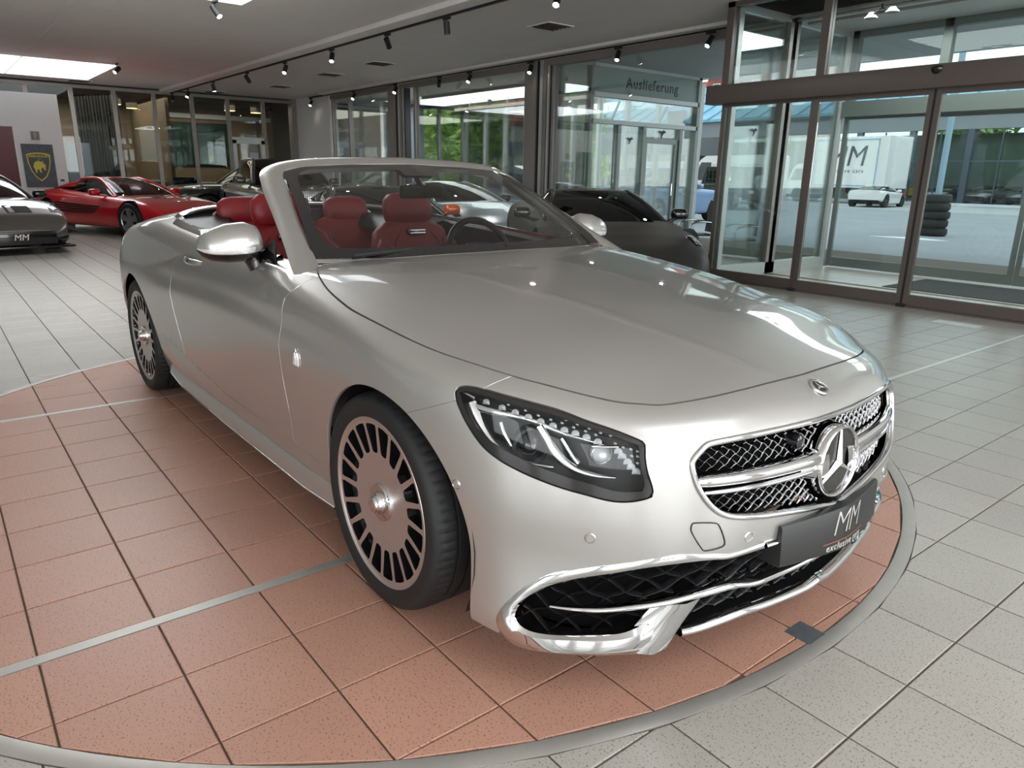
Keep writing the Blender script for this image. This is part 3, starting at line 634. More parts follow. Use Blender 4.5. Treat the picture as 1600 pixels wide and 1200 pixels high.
FRAME_OUT = [(0.943,-0.305,0.418),(0.916,-0.419,0.411),(0.901,-0.466,0.418),(0.86,-0.549,0.428),(0.817,-0.611,0.416),(0.737,-0.697,0.391),(0.689,-0.739,0.373),(0.644,-0.774,0.355),(0.611,-0.798,0.329),(0.576,-0.822,0.293),(0.54,-0.846,0.241),(0.522,-0.858,0.203),(0.521,-0.861,0.184),(0.528,-0.86,0.167),(0.545,-0.853,0.149),(0.563,-0.843,0.133),(0.606,-0.826,0.13),(0.675,-0.792,0.142),(0.737,-0.738,0.148),(0.784,-0.669,0.146),(0.814,-0.591,0.135),(0.826,-0.555,0.143),(0.833,-0.54,0.157)]
FRAME_IN = [(0.944,-0.294,0.4),(0.916,-0.416,0.396),(0.901,-0.463,0.401),(0.863,-0.543,0.4),(0.818,-0.609,0.391),(0.766,-0.669,0.372),(0.709,-0.723,0.351),(0.647,-0.775,0.32),(0.604,-0.807,0.283),(0.577,-0.827,0.25),(0.568,-0.838,0.218),(0.574,-0.838,0.207),(0.588,-0.835,0.194),(0.619,-0.822,0.187),(0.669,-0.79,0.191),(0.729,-0.734,0.2),(0.779,-0.668,0.203),(0.801,-0.627,0.214),(0.818,-0.593,0.229),(0.834,-0.565,0.254),(0.842,-0.555,0.273)]
BLADE = [(0.646,-0.783,0.265),(0.686,-0.752,0.266),(0.744,-0.696,0.271),(0.795,-0.633,0.282),(0.84,-0.564,0.292),(0.879,-0.486,0.305),(0.91,-0.393,0.311),(0.925,-0.305,0.295),(0.941,-0.215,0.3),(0.955,-0.12,0.308),(0.963,-0.034,0.315),(0.958,0.095,0.31),(0.901,0.367,0.248)]
FIN = [(0.861,-0.526,0.298),(0.891,-0.447,0.293),(0.876,-0.46,0.248),(0.858,-0.485,0.205),(0.845,-0.507,0.174),(0.829,-0.546,0.145),(0.817,-0.589,0.147),(0.802,-0.631,0.174),(0.804,-0.623,0.205),(0.822,-0.585,0.225),(0.842,-0.553,0.263)]
LIP = [(0.845,-0.507,0.173),(0.861,-0.443,0.17),(0.893,-0.311,0.181),(0.91,-0.221,0.179),(0.924,-0.131,0.18),(0.932,-0.05,0.179),(0.934,0.02,0.182),(0.934,0.12,0.211),(0.889,0.345,0.189)]
LIP_TOP = [(0.859,-0.479,0.204),(0.882,-0.409,0.217),(0.907,-0.302,0.222),(0.93,-0.183,0.228),(0.946,-0.07,0.235),(0.956,0.018,0.266),(0.919,0.269,0.243)]
BUMPER_BOTTOM = [(0.348,-0.883,0.142),(0.396,-0.879,0.14),(0.449,-0.873,0.144),(0.508,-0.863,0.147),(0.55,-0.852,0.15)]
SENSORS = [(0.388,-0.897,0.541),(0.713,-0.719,0.464),(0.932,-0.366,0.448)]
TOWCAP = [(0.874,-0.521,0.511),(0.897,-0.473,0.506),(0.904,-0.458,0.495),(0.911,-0.439,0.448),(0.908,-0.448,0.436),(0.892,-0.488,0.432),(0.887,-0.499,0.439),(0.873,-0.526,0.485),(0.871,-0.528,0.503)]
BADGE = [(-0.524,-0.942,0.707)]
HANDLE = [(-1.9,-0.904,0.941),(-1.753,-0.902,0.943),(-1.657,-0.901,0.941),(-1.651,-0.913,0.913),(-1.733,-0.919,0.898),(-1.86,-0.919,0.9)]
FSEAM = [(0.184,-0.934,0.689),(0.285,-0.914,0.73),(0.37,-0.886,0.766)]
FSEAM2 = [(0.427,-0.834,0.809),(0.443,-0.8,0.82),(0.449,-0.764,0.83)]
DROP = [(-1.949,-0.927,0.876),(-1.436,-0.917,0.895),(-0.96,-0.922,0.886),(-0.632,-0.927,0.877),(-0.338,-0.93,0.867),(-0.005,-0.925,0.851)]
# ----------------------------------------------------------------- cutting panels out of the body surface
class PM:
    def __init__(s, V, N, F): s.V = V; s.N = N; s.F = F          # F: list of int tuples
def clip(pm, g):
    """split at g=0: (part with g<=0, part with g>0)"""
    ins, outs = [], []; V = list(map(tuple, pm.V)); N = list(map(tuple, pm.N)); cache = {}; neg = g <= 0
    ng = neg.tolist(); gl = g.tolist()
    nV = []; nN = []; base = len(V); Va, Na = pm.V, pm.N
    def cut(a, b):
        k = (a, b) if a < b else (b, a)
        i = cache.get(k)
        if i is None:
            a, b = k; t = gl[a]/(gl[a]-gl[b]); t = min(max(t, 0.0), 1.0)
            nV.append(Va[a]*(1-t)+Va[b]*t); n = Na[a]*(1-t)+Na[b]*t; nN.append(n/(np.linalg.norm(n)+1e-12)); i = base+len(nV)-1; cache[k] = i
        return i
    for f in pm.F:
        c = sum(ng[i] for i in f)
        if c == len(f): ins.append(f); continue
        if c == 0: outs.append(f); continue
        A = []; B = []; m = len(f)
        for q in range(m):
            i, j = f[q], f[(q+1) % m]
            (A if ng[i] else B).append(i)
            if ng[i] != ng[j]:
                k = cut(i, j); A.append(k); B.append(k)
        if len(A) > 2: ins.append(tuple(A))
        if len(B) > 2: outs.append(tuple(B))
    V2 = np.vstack([pm.V]+([np.array(nV)] if nV else [])); N2 = np.vstack([pm.N]+([np.array(nN)] if nN else []))
    def pack(F):
        if not F: return PM(np.zeros((0, 3)), np.zeros((0, 3)), [])
        used = sorted({i for f in F for i in f}); mp = {k: i for i, k in enumerate(used)}
        return PM(V2[used], N2[used], [tuple(mp[i] for i in f) for f in F])
    return pack(ins), pack(outs)
def sd_poly(P, Q):
    """signed distance of points P (n,2) to the closed polygon Q (m,2), negative inside"""
    Q = np.asarray(Q, float); A = Q; B = np.roll(Q, -1, 0); d = np.full(len(P), 1e9); ins = np.zeros(len(P), bool)
    for a, b in zip(A, B):
        e = b-a; w = P-a; t = np.clip((w@e)/max(e@e, 1e-12), 0, 1); q = w-t[:, None]*e; d = np.minimum(d, (q**2).sum(1))
        c1 = (a[1] > P[:, 1]) != (b[1] > P[:, 1])
        with np.errstate(divide='ignore', invalid='ignore'): xi = (b[0]-a[0])*(P[:, 1]-a[1])/(b[1]-a[1])+a[0]
        ins ^= c1 & (P[:, 0] < xi)
    d = np.sqrt(d); return np.where(ins, -d, d)
def catmull(pts, n=6, closed=False):
    P = np.asarray(pts, float); m = len(P); out = []
    for i in range(m if closed else m-1):
        g = (lambda k: P[k % m]) if closed else (lambda k: P[min(max(k, 0), m-1)])
        p0, p1, p2, p3 = g(i-1), g(i), g(i+1), g(i+2)
        for t in np.linspace(0, 1, n, endpoint=False):
            out.append(.5*((2*p1)+(p2-p0)*t+(2*p0-5*p1+4*p2-p3)*t*t+(3*p1-p0-3*p2+p3)*t**3))
    if not closed: out.append(P[-1])
    return np.array(out)
def sz(P):
    P = np.asarray(P, float); s, r = s_and_r(P[:, 0], P[:, 1]); s = np.where(P[:, 1] > 0, 2*SK[-1]-s, s); return np.stack([s, P[:, 2]], 1)
def szv(V): s, r = s_and_r(V[:, 0], V[:, 1]); return np.stack([s, V[:, 2]], 1)
def xyv(V): return np.stack([V[:, 0], np.abs(V[:, 1])], 1)
def on_body(P, d=0.0, it=8):
    """points moved along the body normal onto the body surface, d above it"""
    P = np.array(P, float)
    for _ in range(it):
        f = body_f(P)-d; e = 2e-3
        g = np.stack([(body_f(P+e*np.eye(3)[i])-body_f(P-e*np.eye(3)[i]))/(2*e) for i in range(3)], 1)
        P = P-g*(f/np.maximum((g**2).sum(1), 1e-6))[:, None]
    return P
def body_n(P, e=.004):
    P = np.asarray(P, float)
    g = np.stack([body_f(P+e*np.eye(3)[i])-body_f(P-e*np.eye(3)[i]) for i in range(3)], 1); return g/np.linalg.norm(g, axis=1)[:, None]
def front_pt(s, z, d=0.0):
    """point of the front cap at running coordinate s and height z, d above the surface"""
    s = np.asarray(s, float); z = np.asarray(z, float)+0*s
    r = bil(_TS, _S, _Z, np.where(s > SK[-1], 2*SK[-1]-s, s), z); a = s/.93
    P = np.stack([r*np.sin(a), -r*np.cos(a), z], -1)
    return on_body(P, d)
def panel(name, pm, m, parent, mirror=None, lip=.014, soft=.6):
    """a cut piece as a mesh with the surface's own normals and a turned-in edge; mirror: None, 'both' (one welded mesh), 'left' (left copy)"""
    V, N, F = pm.V, pm.N, pm.F
    if mirror == 'both':
        n = len(V); idx = np.arange(n)+n; c = np.abs(V[:, 1]) < 1e-5; idx[c] = np.arange(n)[c]
        V2 = V*[1, -1, 1]; N2 = N*[1, -1, 1]; F = list(F)+[tuple(int(idx[i]) for i in f[::-1]) for f in F]; V = np.vstack([V, V2]); N = np.vstack([N, N2])
    elif mirror == 'left': V = V*[1, -1, 1]; N = N*[1, -1, 1]; F = [f[::-1] for f in F]
    F = list(F); cnt = {}
    for f in F:
        for i in range(len(f)):
            a, b = f[i], f[(i+1) % len(f)]
            k = (a, b) if a < b else (b, a); cnt[k] = (cnt[k][0]+1, a, b) if k in cnt else (1, a, b)
    nf = len(F); LN = [tuple(N[i]) for f in F for i in f]
    if lip:
        bv = {}; extra = []
        for (c, a, b) in cnt.values():
            if c != 1: continue
            for i in (a, b):
                if i not in bv: bv[i] = len(V)+len(extra); extra.append(V[i]-N[i]*lip)
            F.append((b, a, bv[a], bv[b]))
            e = V[b]-V[a]; nn = np.cross(e, N[a]+N[b]); nn = nn/(np.linalg.norm(nn)+1e-12)
            r = .75*nn; LN += [tuple((r+soft*N[b])/np.linalg.norm(r+soft*N[b])), tuple((r+soft*N[a])/np.linalg.norm(r+soft*N[a])), tuple(nn), tuple(nn)]
        if extra: V = np.vstack([V, np.array(extra)])
    used = sorted({i for f in F for i in f}); mp = {k: i for i, k in enumerate(used)}
    me = bpy.data.meshes.new(name); me.from_pydata(V[used].tolist(), [], [tuple(mp[i] for i in f) for f in F])
    me.polygons.foreach_set('use_smooth', [True]*len(me.polygons)); me.update()
    if len(me.loops) == len(LN): me.normals_split_custom_set(LN)
    return link(name, me, parent, m)
CAR_YAW = .0097
CAR = thing('convertible', 'silver open-top luxury convertible with red leather seats parked on the turntable', 'car', (0, 0, 0), CAR_YAW)
# ----------------------------------------------------------------- body panels
G = body_grid(250, 125, 22, 150, -24)
_nu, _nv, _ = G.shape; _V = G.reshape(-1, 3).copy(); _V[np.abs(_V[:, 1]) < 1e-6, 1] = 0
_N = body_n(_V); _N[_V[:, 1] == 0, 1] = 0; _N /= np.linalg.norm(_N, axis=1)[:, None]
_F = [(i*_nv+j, (i+1)*_nv+j, (i+1)*_nv+j+1, i*_nv+j+1) for i in range(_nu-1) for j in range(_nv-1)]
WHOLE = PM(_V, _N, _F)
_X0 = lambda V: V[:, 0]
def g_arch(V, cx, R=.395):
    x = V[:, 0]-cx; z = V[:, 2]-.335; low = z < 0
    rear = R-np.clip(-z, 0, .2)*(.30 if cx > -1 else .05); w = np.where(x < 0, rear, R)
    return np.where(np.abs(V[:, 1]) > .5, np.where(low, w-np.abs(x), R-np.hypot(x, z)), -1.0)
def z_door(x): return np.interp(x, [-2.7, -2.4, -1.9, -1.43, -.67, -.30], [.50, .445, .372, .325, .322, .300])
def z_low(x): return np.interp(x, [-4.2, -3.3, -2.4, -.30, .30, .42, .95], [.25, .22, .195, .185, .155, .148, .148])
BODY, _ = clip(WHOLE, z_low(WHOLE.V[:, 0])-WHOLE.V[:, 2])
BODY, _ = clip(BODY, g_arch(BODY.V, .035)); BODY, _ = clip(BODY, g_arch(BODY.V, -2.93))
HOOD_LINE = [(-.66, 0), (-.665, .25), (-.68, .45), (-.71, .62), (-.745, .705), (-.735, .75), (-.66, .785), (-.584, .816), (-.442, .854), (-.30, .873), (-.166, .879), (.055, .863), (.249, .827), (.43, .770), (.536, .708), (.653, .618), (.708, .560), (.747, .508), (.783, .402), (.803, .285), (.814, .15), (.820, 0)]
_hl = catmull(HOOD_LINE, 6); HOOD_POLY = np.vstack([_hl, [(.820, -.3), (-.66, -.3)]])
GAP = .0030
def g_hood(V): return np.where(V[:, 2] > .70, sd_poly(xyv(V), HOOD_POLY), 1.0)
HOOD, _ = clip(BODY, g_hood(BODY.V)+GAP); _, REST = clip(BODY, g_hood(BODY.V)-GAP)
lamp_sz = catmull(sz(LAMP), 4, True)
def g_lamp(V): return np.where(V[:, 0] > .25, sd_poly(szv(V), lamp_sz), 1.0)
LAMP_SURF, _ = clip(REST, g_lamp(REST.V)+.002); _, REST = clip(REST, g_lamp(REST.V)-.0015)
g_out = [tuple(p) for p in sz(GRILLE)]
g_poly = np.array([(SK[-1]+.2, g_out[0][1]), (SK[-1], .709)]+g_out[1:-1]+[(SK[-1], .457), (SK[-1]+.2, .457)])
def g_grille(V): return np.where(V[:, 0] > .6, sd_poly(szv(V), g_poly), 1.0)
_, REST = clip(REST, g_grille(REST.V))
fo = [tuple(p) for p in sz(FRAME_OUT)]; lp = [tuple(p) for p in sz(LIP)][:6]
i_poly = np.array([(SK[-1]+.2, .415), (SK[-1], .415)]+fo+lp+[(SK[-1], .185), (SK[-1]+.2, .185)])
i_poly[:, 1] = np.where(i_poly[:, 1] < .205, i_poly[:, 1]-.06, i_poly[:, 1])
def g_intake(V): return np.where(V[:, 0] > .4, sd_poly(szv(V), i_poly), 1.0)
_, REST = clip(REST, g_intake(REST.V)+.004)
def g_bump(V): return np.interp(V[:, 2], [.2, .5, .66, .69, .73, .766, .80, .83, .9], [.10, .10, .15, .185, .285, .37, .425, .449, .47])-V[:, 0]
BUMPER, REST2 = clip(REST, g_bump(REST.V)+.0012); _, REST2 = clip(REST, g_bump(REST.V)-.0012)
COCKPIT = catmull([(-.86, 0), (-.86, .60), (-.87, .76), (-.95, .80), (-1.3, .812), (-1.8, .815), (-2.2, .808), (-2.45, .785), (-2.6, .735), (-2.74, .55), (-2.81, .28), (-2.83, 0)], 5)
COCKPIT = np.vstack([COCKPIT, [(-2.83, -.3), (-.86, -.3)]])
def g_cock(V): return np.where(V[:, 2] > .85, sd_poly(xyv(V), COCKPIT), 1.0)
_, REST2 = clip(REST2, g_cock(REST2.V))
def g_sill(V): return np.where((V[:, 0] < -.2) & (V[:, 0] > -2.7) & (np.abs(V[:, 1]) > .5), V[:, 2]-z_door(V[:, 0]), 1.0)
SILL, REST2 = clip(REST2, g_sill(REST2.V)+.001); 
def x_fd(z): return np.interp(z, [.3, .346, .475, .594, .718, .80, .86, .90, .928, .96, 1.0], [-.677, -.677, -.672, -.686, -.682, -.662, -.650, -.64, -.60, -.575, -.56])
def x_rd(z): return np.interp(z, [.3, .40, .49, .618, .745, .82, .878, .93, .978, 1.04, 1.1], [-2.02, -2.03, -2.035, -2.074, -2.105, -2.085, -2.035, -1.935, -1.828, -1.66, -1.6])
FENDER, REST3 = clip(REST2, x_fd(REST2.V[:, 2])-REST2.V[:, 0]+.0022); _, REST3 = clip(REST2, x_fd(REST2.V[:, 2])-REST2.V[:, 0]-.0022)
DOOR, REAR = clip(REST3, x_rd(REST3.V[:, 2])-REST3.V[:, 0]+.0022); _, REAR = clip(REST3, x_rd(REST3.V[:, 2])-REST3.V[:, 0]-.0022)
panel('hood', HOOD, M_PAINT, CAR, 'both', soft=.1)
bumper = panel('front_bumper', BUMPER, M_PAINT, CAR, 'both', soft=.1)
for side, mr in (('right', None), ('left', 'left')):
    panel('front_fender', FENDER, M_PAINT, CAR, mr)
    panel('door', DOOR, M_PAINT, CAR, mr)
    panel('side_sill', SILL, M_PAINT, CAR, mr)
panel('rear_body', REAR, M_PAINT, CAR, 'both')
# dark structure under the panels, so the shut lines and openings read black
def inner_shell():
    I, _ = clip(WHOLE, z_low(WHOLE.V[:, 0])-WHOLE.V[:, 2]+.004)
    I, _ = clip(I, g_arch(I.V, .035, .40)); I, _ = clip(I, g_arch(I.V, -2.93, .40))
    for g in (lambda V: g_lamp(V)-.0, lambda V: g_grille(V)-.0, lambda V: g_intake(V)+.004, lambda V: g_cock(V)-.0): _, I = clip(I, g(I.V))
    I = PM(I.V-I.N*.012, I.N, I.F); panel('inner_structure', I, M_MATTBLACK, CAR, 'both', lip=0)
inner_shell()
# ----------------------------------------------------------------- ribbons and bars lying on the front surface
def ribbon(mb, path, width, thick, d=0.0, up=None, round_=True, taper=None):
    """bar along 3-D points: width along the surface's up direction, thickness outwards along the body normal"""
    P = np.asarray(path, float); m = len(P); N = body_n(P); T = np.gradient(P, axis=0); T /= np.linalg.norm(T, axis=1)[:, None]
    B = np.cross(N, T); B /= np.linalg.norm(B, axis=1)[:, None]
    w = np.full(m, width) if np.isscalar(width) else np.asarray(width); w = w*(1 if taper is None else np.asarray(taper))
    rows = []
    for i in range(m):
        a = w[i]/2; t = thick*min(1, w[i]/max(w.max(), 1e-6)+.15); c = P[i]+N[i]*d
        sec = [(-a, -t), (-a, .15*t), (-.8*a, .62*t), (-.4*a, .92*t), (0, t), (.4*a, .92*t), (.8*a, .62*t), (a, .15*t), (a, -t)]
        rows.append([tuple(c+B[i]*u+N[i]*v) for u, v in sec])
    mb.grid(rows); return mb
def resample(P, n):
    P = np.asarray(P, float); d = np.r_[0, np.cumsum(np.linalg.norm(np.diff(P, axis=0), axis=1))]; t = np.linspace(0, d[-1], n)
    return np.stack([np.interp(t, d, P[:, k]) for k in range(P.shape[1])], 1)
def both(name, mb, m, parent=CAR, smooth=35):
    return mb.mirror_y().build(name, m, parent, smooth)
def pair(name, mb, m, parent=CAR, smooth=35):
    o = mb.build(name, m, parent, smooth); c = MB(); c.v = [(x, -y, z) for x, y, z in mb.v]; c.f = [f[::-1] for f in mb.f]; c.mi = list(mb.mi); return o, c.build(name, m, parent, smooth)
def surface_plate(name, poly_sz, depth, m, parent, mirror='both', lip=0, nsx=70, nsz=24):
    """plate following the front surface, set back by depth, cut to an outline in (s,z)"""
    q = np.asarray(poly_sz); s0, z0 = q.min(0)-.01; s1, z1 = q.max(0)+.01; s1 = min(s1, SK[-1])
    S, Z = np.meshgrid(np.linspace(s0, s1, nsx), np.linspace(z0, z1, nsz), indexing='ij')
    r = bil(_TS, _S, _Z, S.ravel(), Z.ravel()); a = S.ravel()/.93
    P0 = np.stack([r*np.sin(a), -r*np.cos(a), Z.ravel()], 1); P0[np.abs(S.ravel()-SK[-1]) < 1e-9, 1] = 0
    n = body_n(P0); n[P0[:, 1] == 0, 1] = 0
    P1 = P0-n*depth; F = [(i*nsz+j, (i+1)*nsz+j, (i+1)*nsz+j+1, i*nsz+j+1) for i in range(nsx-1) for j in range(nsz-1)]
    g = sd_poly(np.stack([S.ravel(), Z.ravel()], 1), q)
    I, _ = clip(PM(P1, n, F), g)
    return panel(name, I, m, parent, mirror, lip)
# --- main grille: surround, mesh, louvres, star
gr = catmull(GRILLE[1:-1], 5); gr = np.vstack([gr])
top0 = front_pt([SK[-1]], [.716])[0]; bot0 = front_pt([SK[-1]], [.452])[0]; top0[1] = 0; bot0[1] = 0
loop = np.vstack([[top0], gr, [bot0]])
mb = MB(); ribbon(mb, on_body(loop, .001), .016, .007); both('grille_surround', mb, M_CHROME)
g_in = np.array([(SK[-1]+.2, .712), (SK[-1], .712)]+[tuple(p) for p in sz(gr)]+[(SK[-1], .452), (SK[-1]+.2, .452)])
M_VOID = mat('shaded_black', (.004, .004, .004), .9, spec=.1)
surface_plate('grille_backing', g_in, .09, M_VOID, CAR)
def lattice(name, poly, depth, m, pitch_s, pitch_z, wire, wz, parent=CAR, curved=True, keep=None):
    """crossed wires following the front surface inside an outline in (s,z): one mesh"""
    q = np.asarray(poly); s0, z0 = q.min(0); s1, z1 = q.max(0); s1 = min(s1, SK[-1]); mb = MB()
    sl = pitch_z/pitch_s
    for sg in (1, -1):
        c0 = (z0-sg*sl*s1 if sg > 0 else z0+sl*s0); c1 = (z1-sg*sl*s0 if sg > 0 else z1+sl*s1)
        for c in np.arange(c0, c1, pitch_z*2):
            S = np.arange(s0, s1+.001, .006 if pitch_s < .03 else .01); Z = c+sg*sl*S
            if curved: Z = Z+.18*pitch_z*np.sin(S/pitch_s*2*np.pi*.5)
            ok = sd_poly(np.stack([S, Z], 1), q) < -.001
            if keep is not None: ok &= keep(S, Z)
            i = 0
            while i < len(S):
                if not ok[i]: i += 1; continue
                j = i
                while j+1 < len(S) and ok[j+1]: j += 1
                if j-i >= 1:
                    P = front_pt(S[i:j+1], Z[i:j+1], -depth); N = body_n(P); T = np.gradient(P, axis=0); T /= np.linalg.norm(T, axis=1)[:, None]; B = np.cross(N, T)
                    mb.grid([[tuple(P[k]-B[k]*wire-N[k]*wz), tuple(P[k]-B[k]*wire*.6+N[k]*wz*.2), tuple(P[k]+N[k]*wz*.35), tuple(P[k]+B[k]*wire*.6+N[k]*wz*.2), tuple(P[k]+B[k]*wire-N[k]*wz)] for k in range(len(P))])
                i = j+1
    o = mb.mirror_y().build(name, m, parent, 50, fix=False); o['kind'] = 'stuff'; return o
keep_up = lambda S, Z: (Z > .628+.0*S) & (np.hypot(S-SK[-1], Z-.577) > .115)
keep_lo = lambda S, Z: (Z < .572) & (np.hypot(S-SK[-1], Z-.577) > .115)
lattice('grille_mesh', g_in, .034, M_CHROME, .0185, .0135, .0011, .006, keep=keep_up)
lattice('grille_mesh', g_in, .034, M_CHROME, .0185, .0135, .0011, .006, keep=keep_lo)
def bar_sz(s0, s1, z0, z1, d0, n=26, zb=0.0):
    S = np.linspace(s0, s1, n); Z = np.linspace(z0, z1, n)+zb*np.sin(np.linspace(0, PI, n)); return front_pt(S, Z, d0)
for k, (za, zb_, wd, tk, d) in enumerate([(.612, .606, .034, .016, -.012), (.583, .578, .014, .012, -.012)]):
    P = bar_sz(sz(LOUVER)[0, 0]-.012+.012*k, SK[-1]-.085, za, zb_, d)
    for side in (1, -1):
        mb = MB(); w = np.interp(np.linspace(0, 1, len(P)), [0, .05, .5, 1], [.5*wd, wd*.85, wd, wd*1.1]); ribbon(mb, P, w, tk)
        if side < 0: mb.v = [(x, -y, z) for x, y, z in mb.v]
        mb.build('louvre_bar', M_CHROME, CAR, 40)
    # inner mount between the bars and the star
mb = MB()
for (zc, h0, h1) in ((.594, .105, .048),):
    P = bar_sz(SK[-1]-.165, SK[-1]-.05, zc, .577+(zc-.577)*.55, -.020, 10); ribbon(mb, P, np.linspace(h1, h0, 10), .018)
pair('star_mount', mb, M_CHROME)
SX, SZc = .952, .577
mb = MB(); tilt = .045
def disc_pt(a, r, h): return (SX+h-(r*math.sin(a))*tilt, r*math.cos(a), SZc+r*math.sin(a))
rows = []
for k in range(65):
    a = 2*PI*k/64
    rows.append([disc_pt(a, r, h) for r, h in ((.0935, -.01), (.0935, .008), (.095, .012), (.0985, .0145), (.102, .012), (.1045, .005), (.106, -.03))])
mb.grid(rows); mb.build('star_ring', M_CHROME, CAR, 60)
mb = MB(); mb.grid([[disc_pt(2*PI*k/48, r, .004) for r in (.0, .0945)] for k in range(49)]); mb.build('star_backing', M_BLACK, CAR, 30)
mb = MB()
for k in range(3):
    a = PI/2+k*2*PI/3; L = .094
    c, s = math.cos(a), math.sin(a)
    def q(u, v, h): return (SX+h-(u*s+v*c)*tilt, u*c-v*s, SZc+u*s+v*c)
    base = .0085
    mb.add([q(-.0, 0, .019), q(.006, base, .006), q(L, .0022, .006), q(L, -.0022, .006), q(.006, -base, .006), q(L, 0, .010)], [(0, 1, 2, 5), (0, 5, 3, 4)])
mb.build('star', M_CHROME, CAR, 10)
# camera in the grille
mb = MB(); c = front_pt([SK[-1]-.165], [.668], -.012)[0]; mb.lathe([(.0, .010), (.012, .010), (.020, .006), (.022, -.03)], 20, 'X', tuple(c)); mb.build('camera_pod', M_BLACK, CAR, 40)
# --- headlights
def headlight(side):
    sg = 1 if side == 'right' else -1
    mr = None if sg == 1 else 'left'
    ho = surface_plate('headlight', lamp_sz, .085, M_MATTBLACK, CAR, mr, 0, 90, 40)
    def fx(mb):
        if sg < 0: mb.v = [(x, -y, z) for x, y, z in mb.v]; mb.f = [f[::-1] for f in mb.f]
        return mb
    L = on_body(front_pt(lamp_sz[:, 0], lamp_sz[:, 1]), 0); L = np.vstack([L, L[:1]]); n = body_n(L)
    fx(MB().grid([[tuple(a-b*.001), tuple(a-b*.045), tuple(a-b*.09)] for a, b in zip(L, n)])).build('housing_wall', M_MATTBLACK, ho, 40)
    # black rim of the lens: a band inside the outline, wide along the lower edge
    def wide(V): 
        q = szv(V); z = q[:, 1]; s = q[:, 0]
        return .012+.030*np.clip((.745-z-(s-.45)*.32)/.10, 0, 1)*np.clip((s-.38)/.12, 0, 1)
    rim, lens = clip(LAMP_SURF, -g_lamp(LAMP_SURF.V)-wide(LAMP_SURF.V))
    panel('lens_rim', PM(rim.V-rim.N*.003, rim.N, rim.F), M_BLACK, ho, mr, .004)
    panel('lens', PM(lens.V-lens.N*.003, lens.N, lens.F), M_LENS, ho, mr, 0)
    def rib(name, path, w, t, m, n=24, taper=None, d=0.0):
        P = resample(catmull(path, 6), n); mb = MB()
        ribbon(mb, P, w, t, d, taper=taper); return fx(mb).build(name, m, ho, 40)
    tp = np.interp(np.linspace(0, 1, 24), [0, .1, .45, 1], [.9, 1, .62, .12])
    rib('light_signature', LAMP_C, .054, .010, M_SATIN, taper=tp)
    rib('light_signature', LAMP_TOP, .016, .006, M_CHROME, taper=np.linspace(1.5, .25, 24))
    rib('light_signature', LAMP_HOOK, .026, .010, M_SATIN, taper=np.interp(np.linspace(0, 1, 24), [0, .3, .7, 1], [.9, 1, .6, .15]))
    rib('reflector_blade', LAMP_HOOK2, .014, .008, M_CHROME)
    rib('reflector_blade', LAMP_RIB, .014, .006, M_CHROME)
    rib('reflector_blade', LAMP_STRIP2, .007, .004, M_CHROME)
    rib('reflector_blade', LAMP_STRIP, .012, .006, M_SATIN)
    # projector and second reflector
    for (P, r, wr) in ((LAMP_LENS[1], .040, .050), (LAMP_LENS[2], .024, .030)):
        P = np.array(P); mb = MB(); mb.lathe([(0, .024), (r*.35, .021), (r*.7, .012), (r, -.004)], 28, 'X', (0, 0, 0)); a = math.atan2(P[1], P[0])*.55
        fx2 = [Matrix.Rotation(a, 4, 'Z') @ Vector(v) for v in mb.v]; mb.v = [tuple(np.array(v)+P*[1, 1, 1]) for v in fx2]
        fx(mb).build('projector_lens', M_BLACK if r > .03 else M_LED, ho, 60)
        mb = MB(); mb.lathe([(r, -.006), (r+.003, .002), (wr, .0), (wr, -.03)], 28, 'X', (0, 0, 0)); fx2 = [Matrix.Rotation(a, 4, 'Z') @ Vector(v) for v in mb.v]; mb.v = [tuple(np.array(v)+P) for v in fx2]
        fx(mb).build('projector_ring', M_MATTBLACK if r > .03 else M_CHROME, ho, 60)
    # bowl behind the main projector
    P = np.array(LAMP_LENS[0]); 
    proto = None
    for c in LAMP_LEDS:
        c = np.array(c); n = body_n(c[None])[0]
        q = [c+np.array([-n[1], n[0], 0])*u+np.array([0, 0, 1])*v-n*w for u, v, w in ((-.011, -.006, 0), (.011, -.006, 0), (.010, .004, 0), (.004, .009, .004), (-.004, .009, .004), (-.010, .004, 0), (0, 0, -.006))]
        mb = MB(); mb.add([tuple(p) for p in q], [(0, 1, 6), (1, 2, 6), (2, 3, 6), (3, 4, 6), (4, 5, 6), (5, 0, 6)]); fx(mb).build('led_crystal', M_LED, ho)
    for c in LAMP_DOTS:
        c = np.array(c); mb = MB(); mb.lathe([(0, .003), (.0025, .002), (.003, -.004)], 8, 'X', tuple(c)); fx(mb).build('led_dot', M_LED, ho, 60)
headlight('right'); headlight('left')
# --- lower air intake: chrome frame, black mesh, blade, fin, lip
fo3 = front_pt(*np.array(fo).T); 
FO = resample(catmull(FRAME_OUT, 5), 90); FI = resample(catmull(FRAME_IN, 5), 90)
def frame_mesh(mb):
    rows = []
    for k in range(90):
        a, b = FO[k], FI[k]; N = body_n(np.array([a, b])); t = k/89; bulge = .006+.008*np.clip((t-.55)/.2, 0, 1)
        rows.append([tuple(a-N[0]*.02), tuple(a+N[0]*.002), tuple(a*.8+b*.2+N[0]*bulge*.8), tuple(.5*a+.5*b+N[0]*bulge), tuple(.2*a+.8*b+N[1]*bulge*.75), tuple(b-N[1]*.002), tuple(b-N[1]*.045)])
    return mb.grid(rows)
pair('intake_frame', frame_mesh(MB()), M_CHROME)
mb = MB(); P0 = np.array([FRAME_OUT[0], front_pt([SK[-1]-.15], [.415])[0], front_pt([SK[-1]-.02], [.42])[0], front_pt([SK[-1]], [.42])[0]]); P0[-1][1] = 0
ribbon(mb, resample(P0, 12)-[.0, 0, .008], .016, .012); both('intake_frame_bar', mb, M_CHROME)
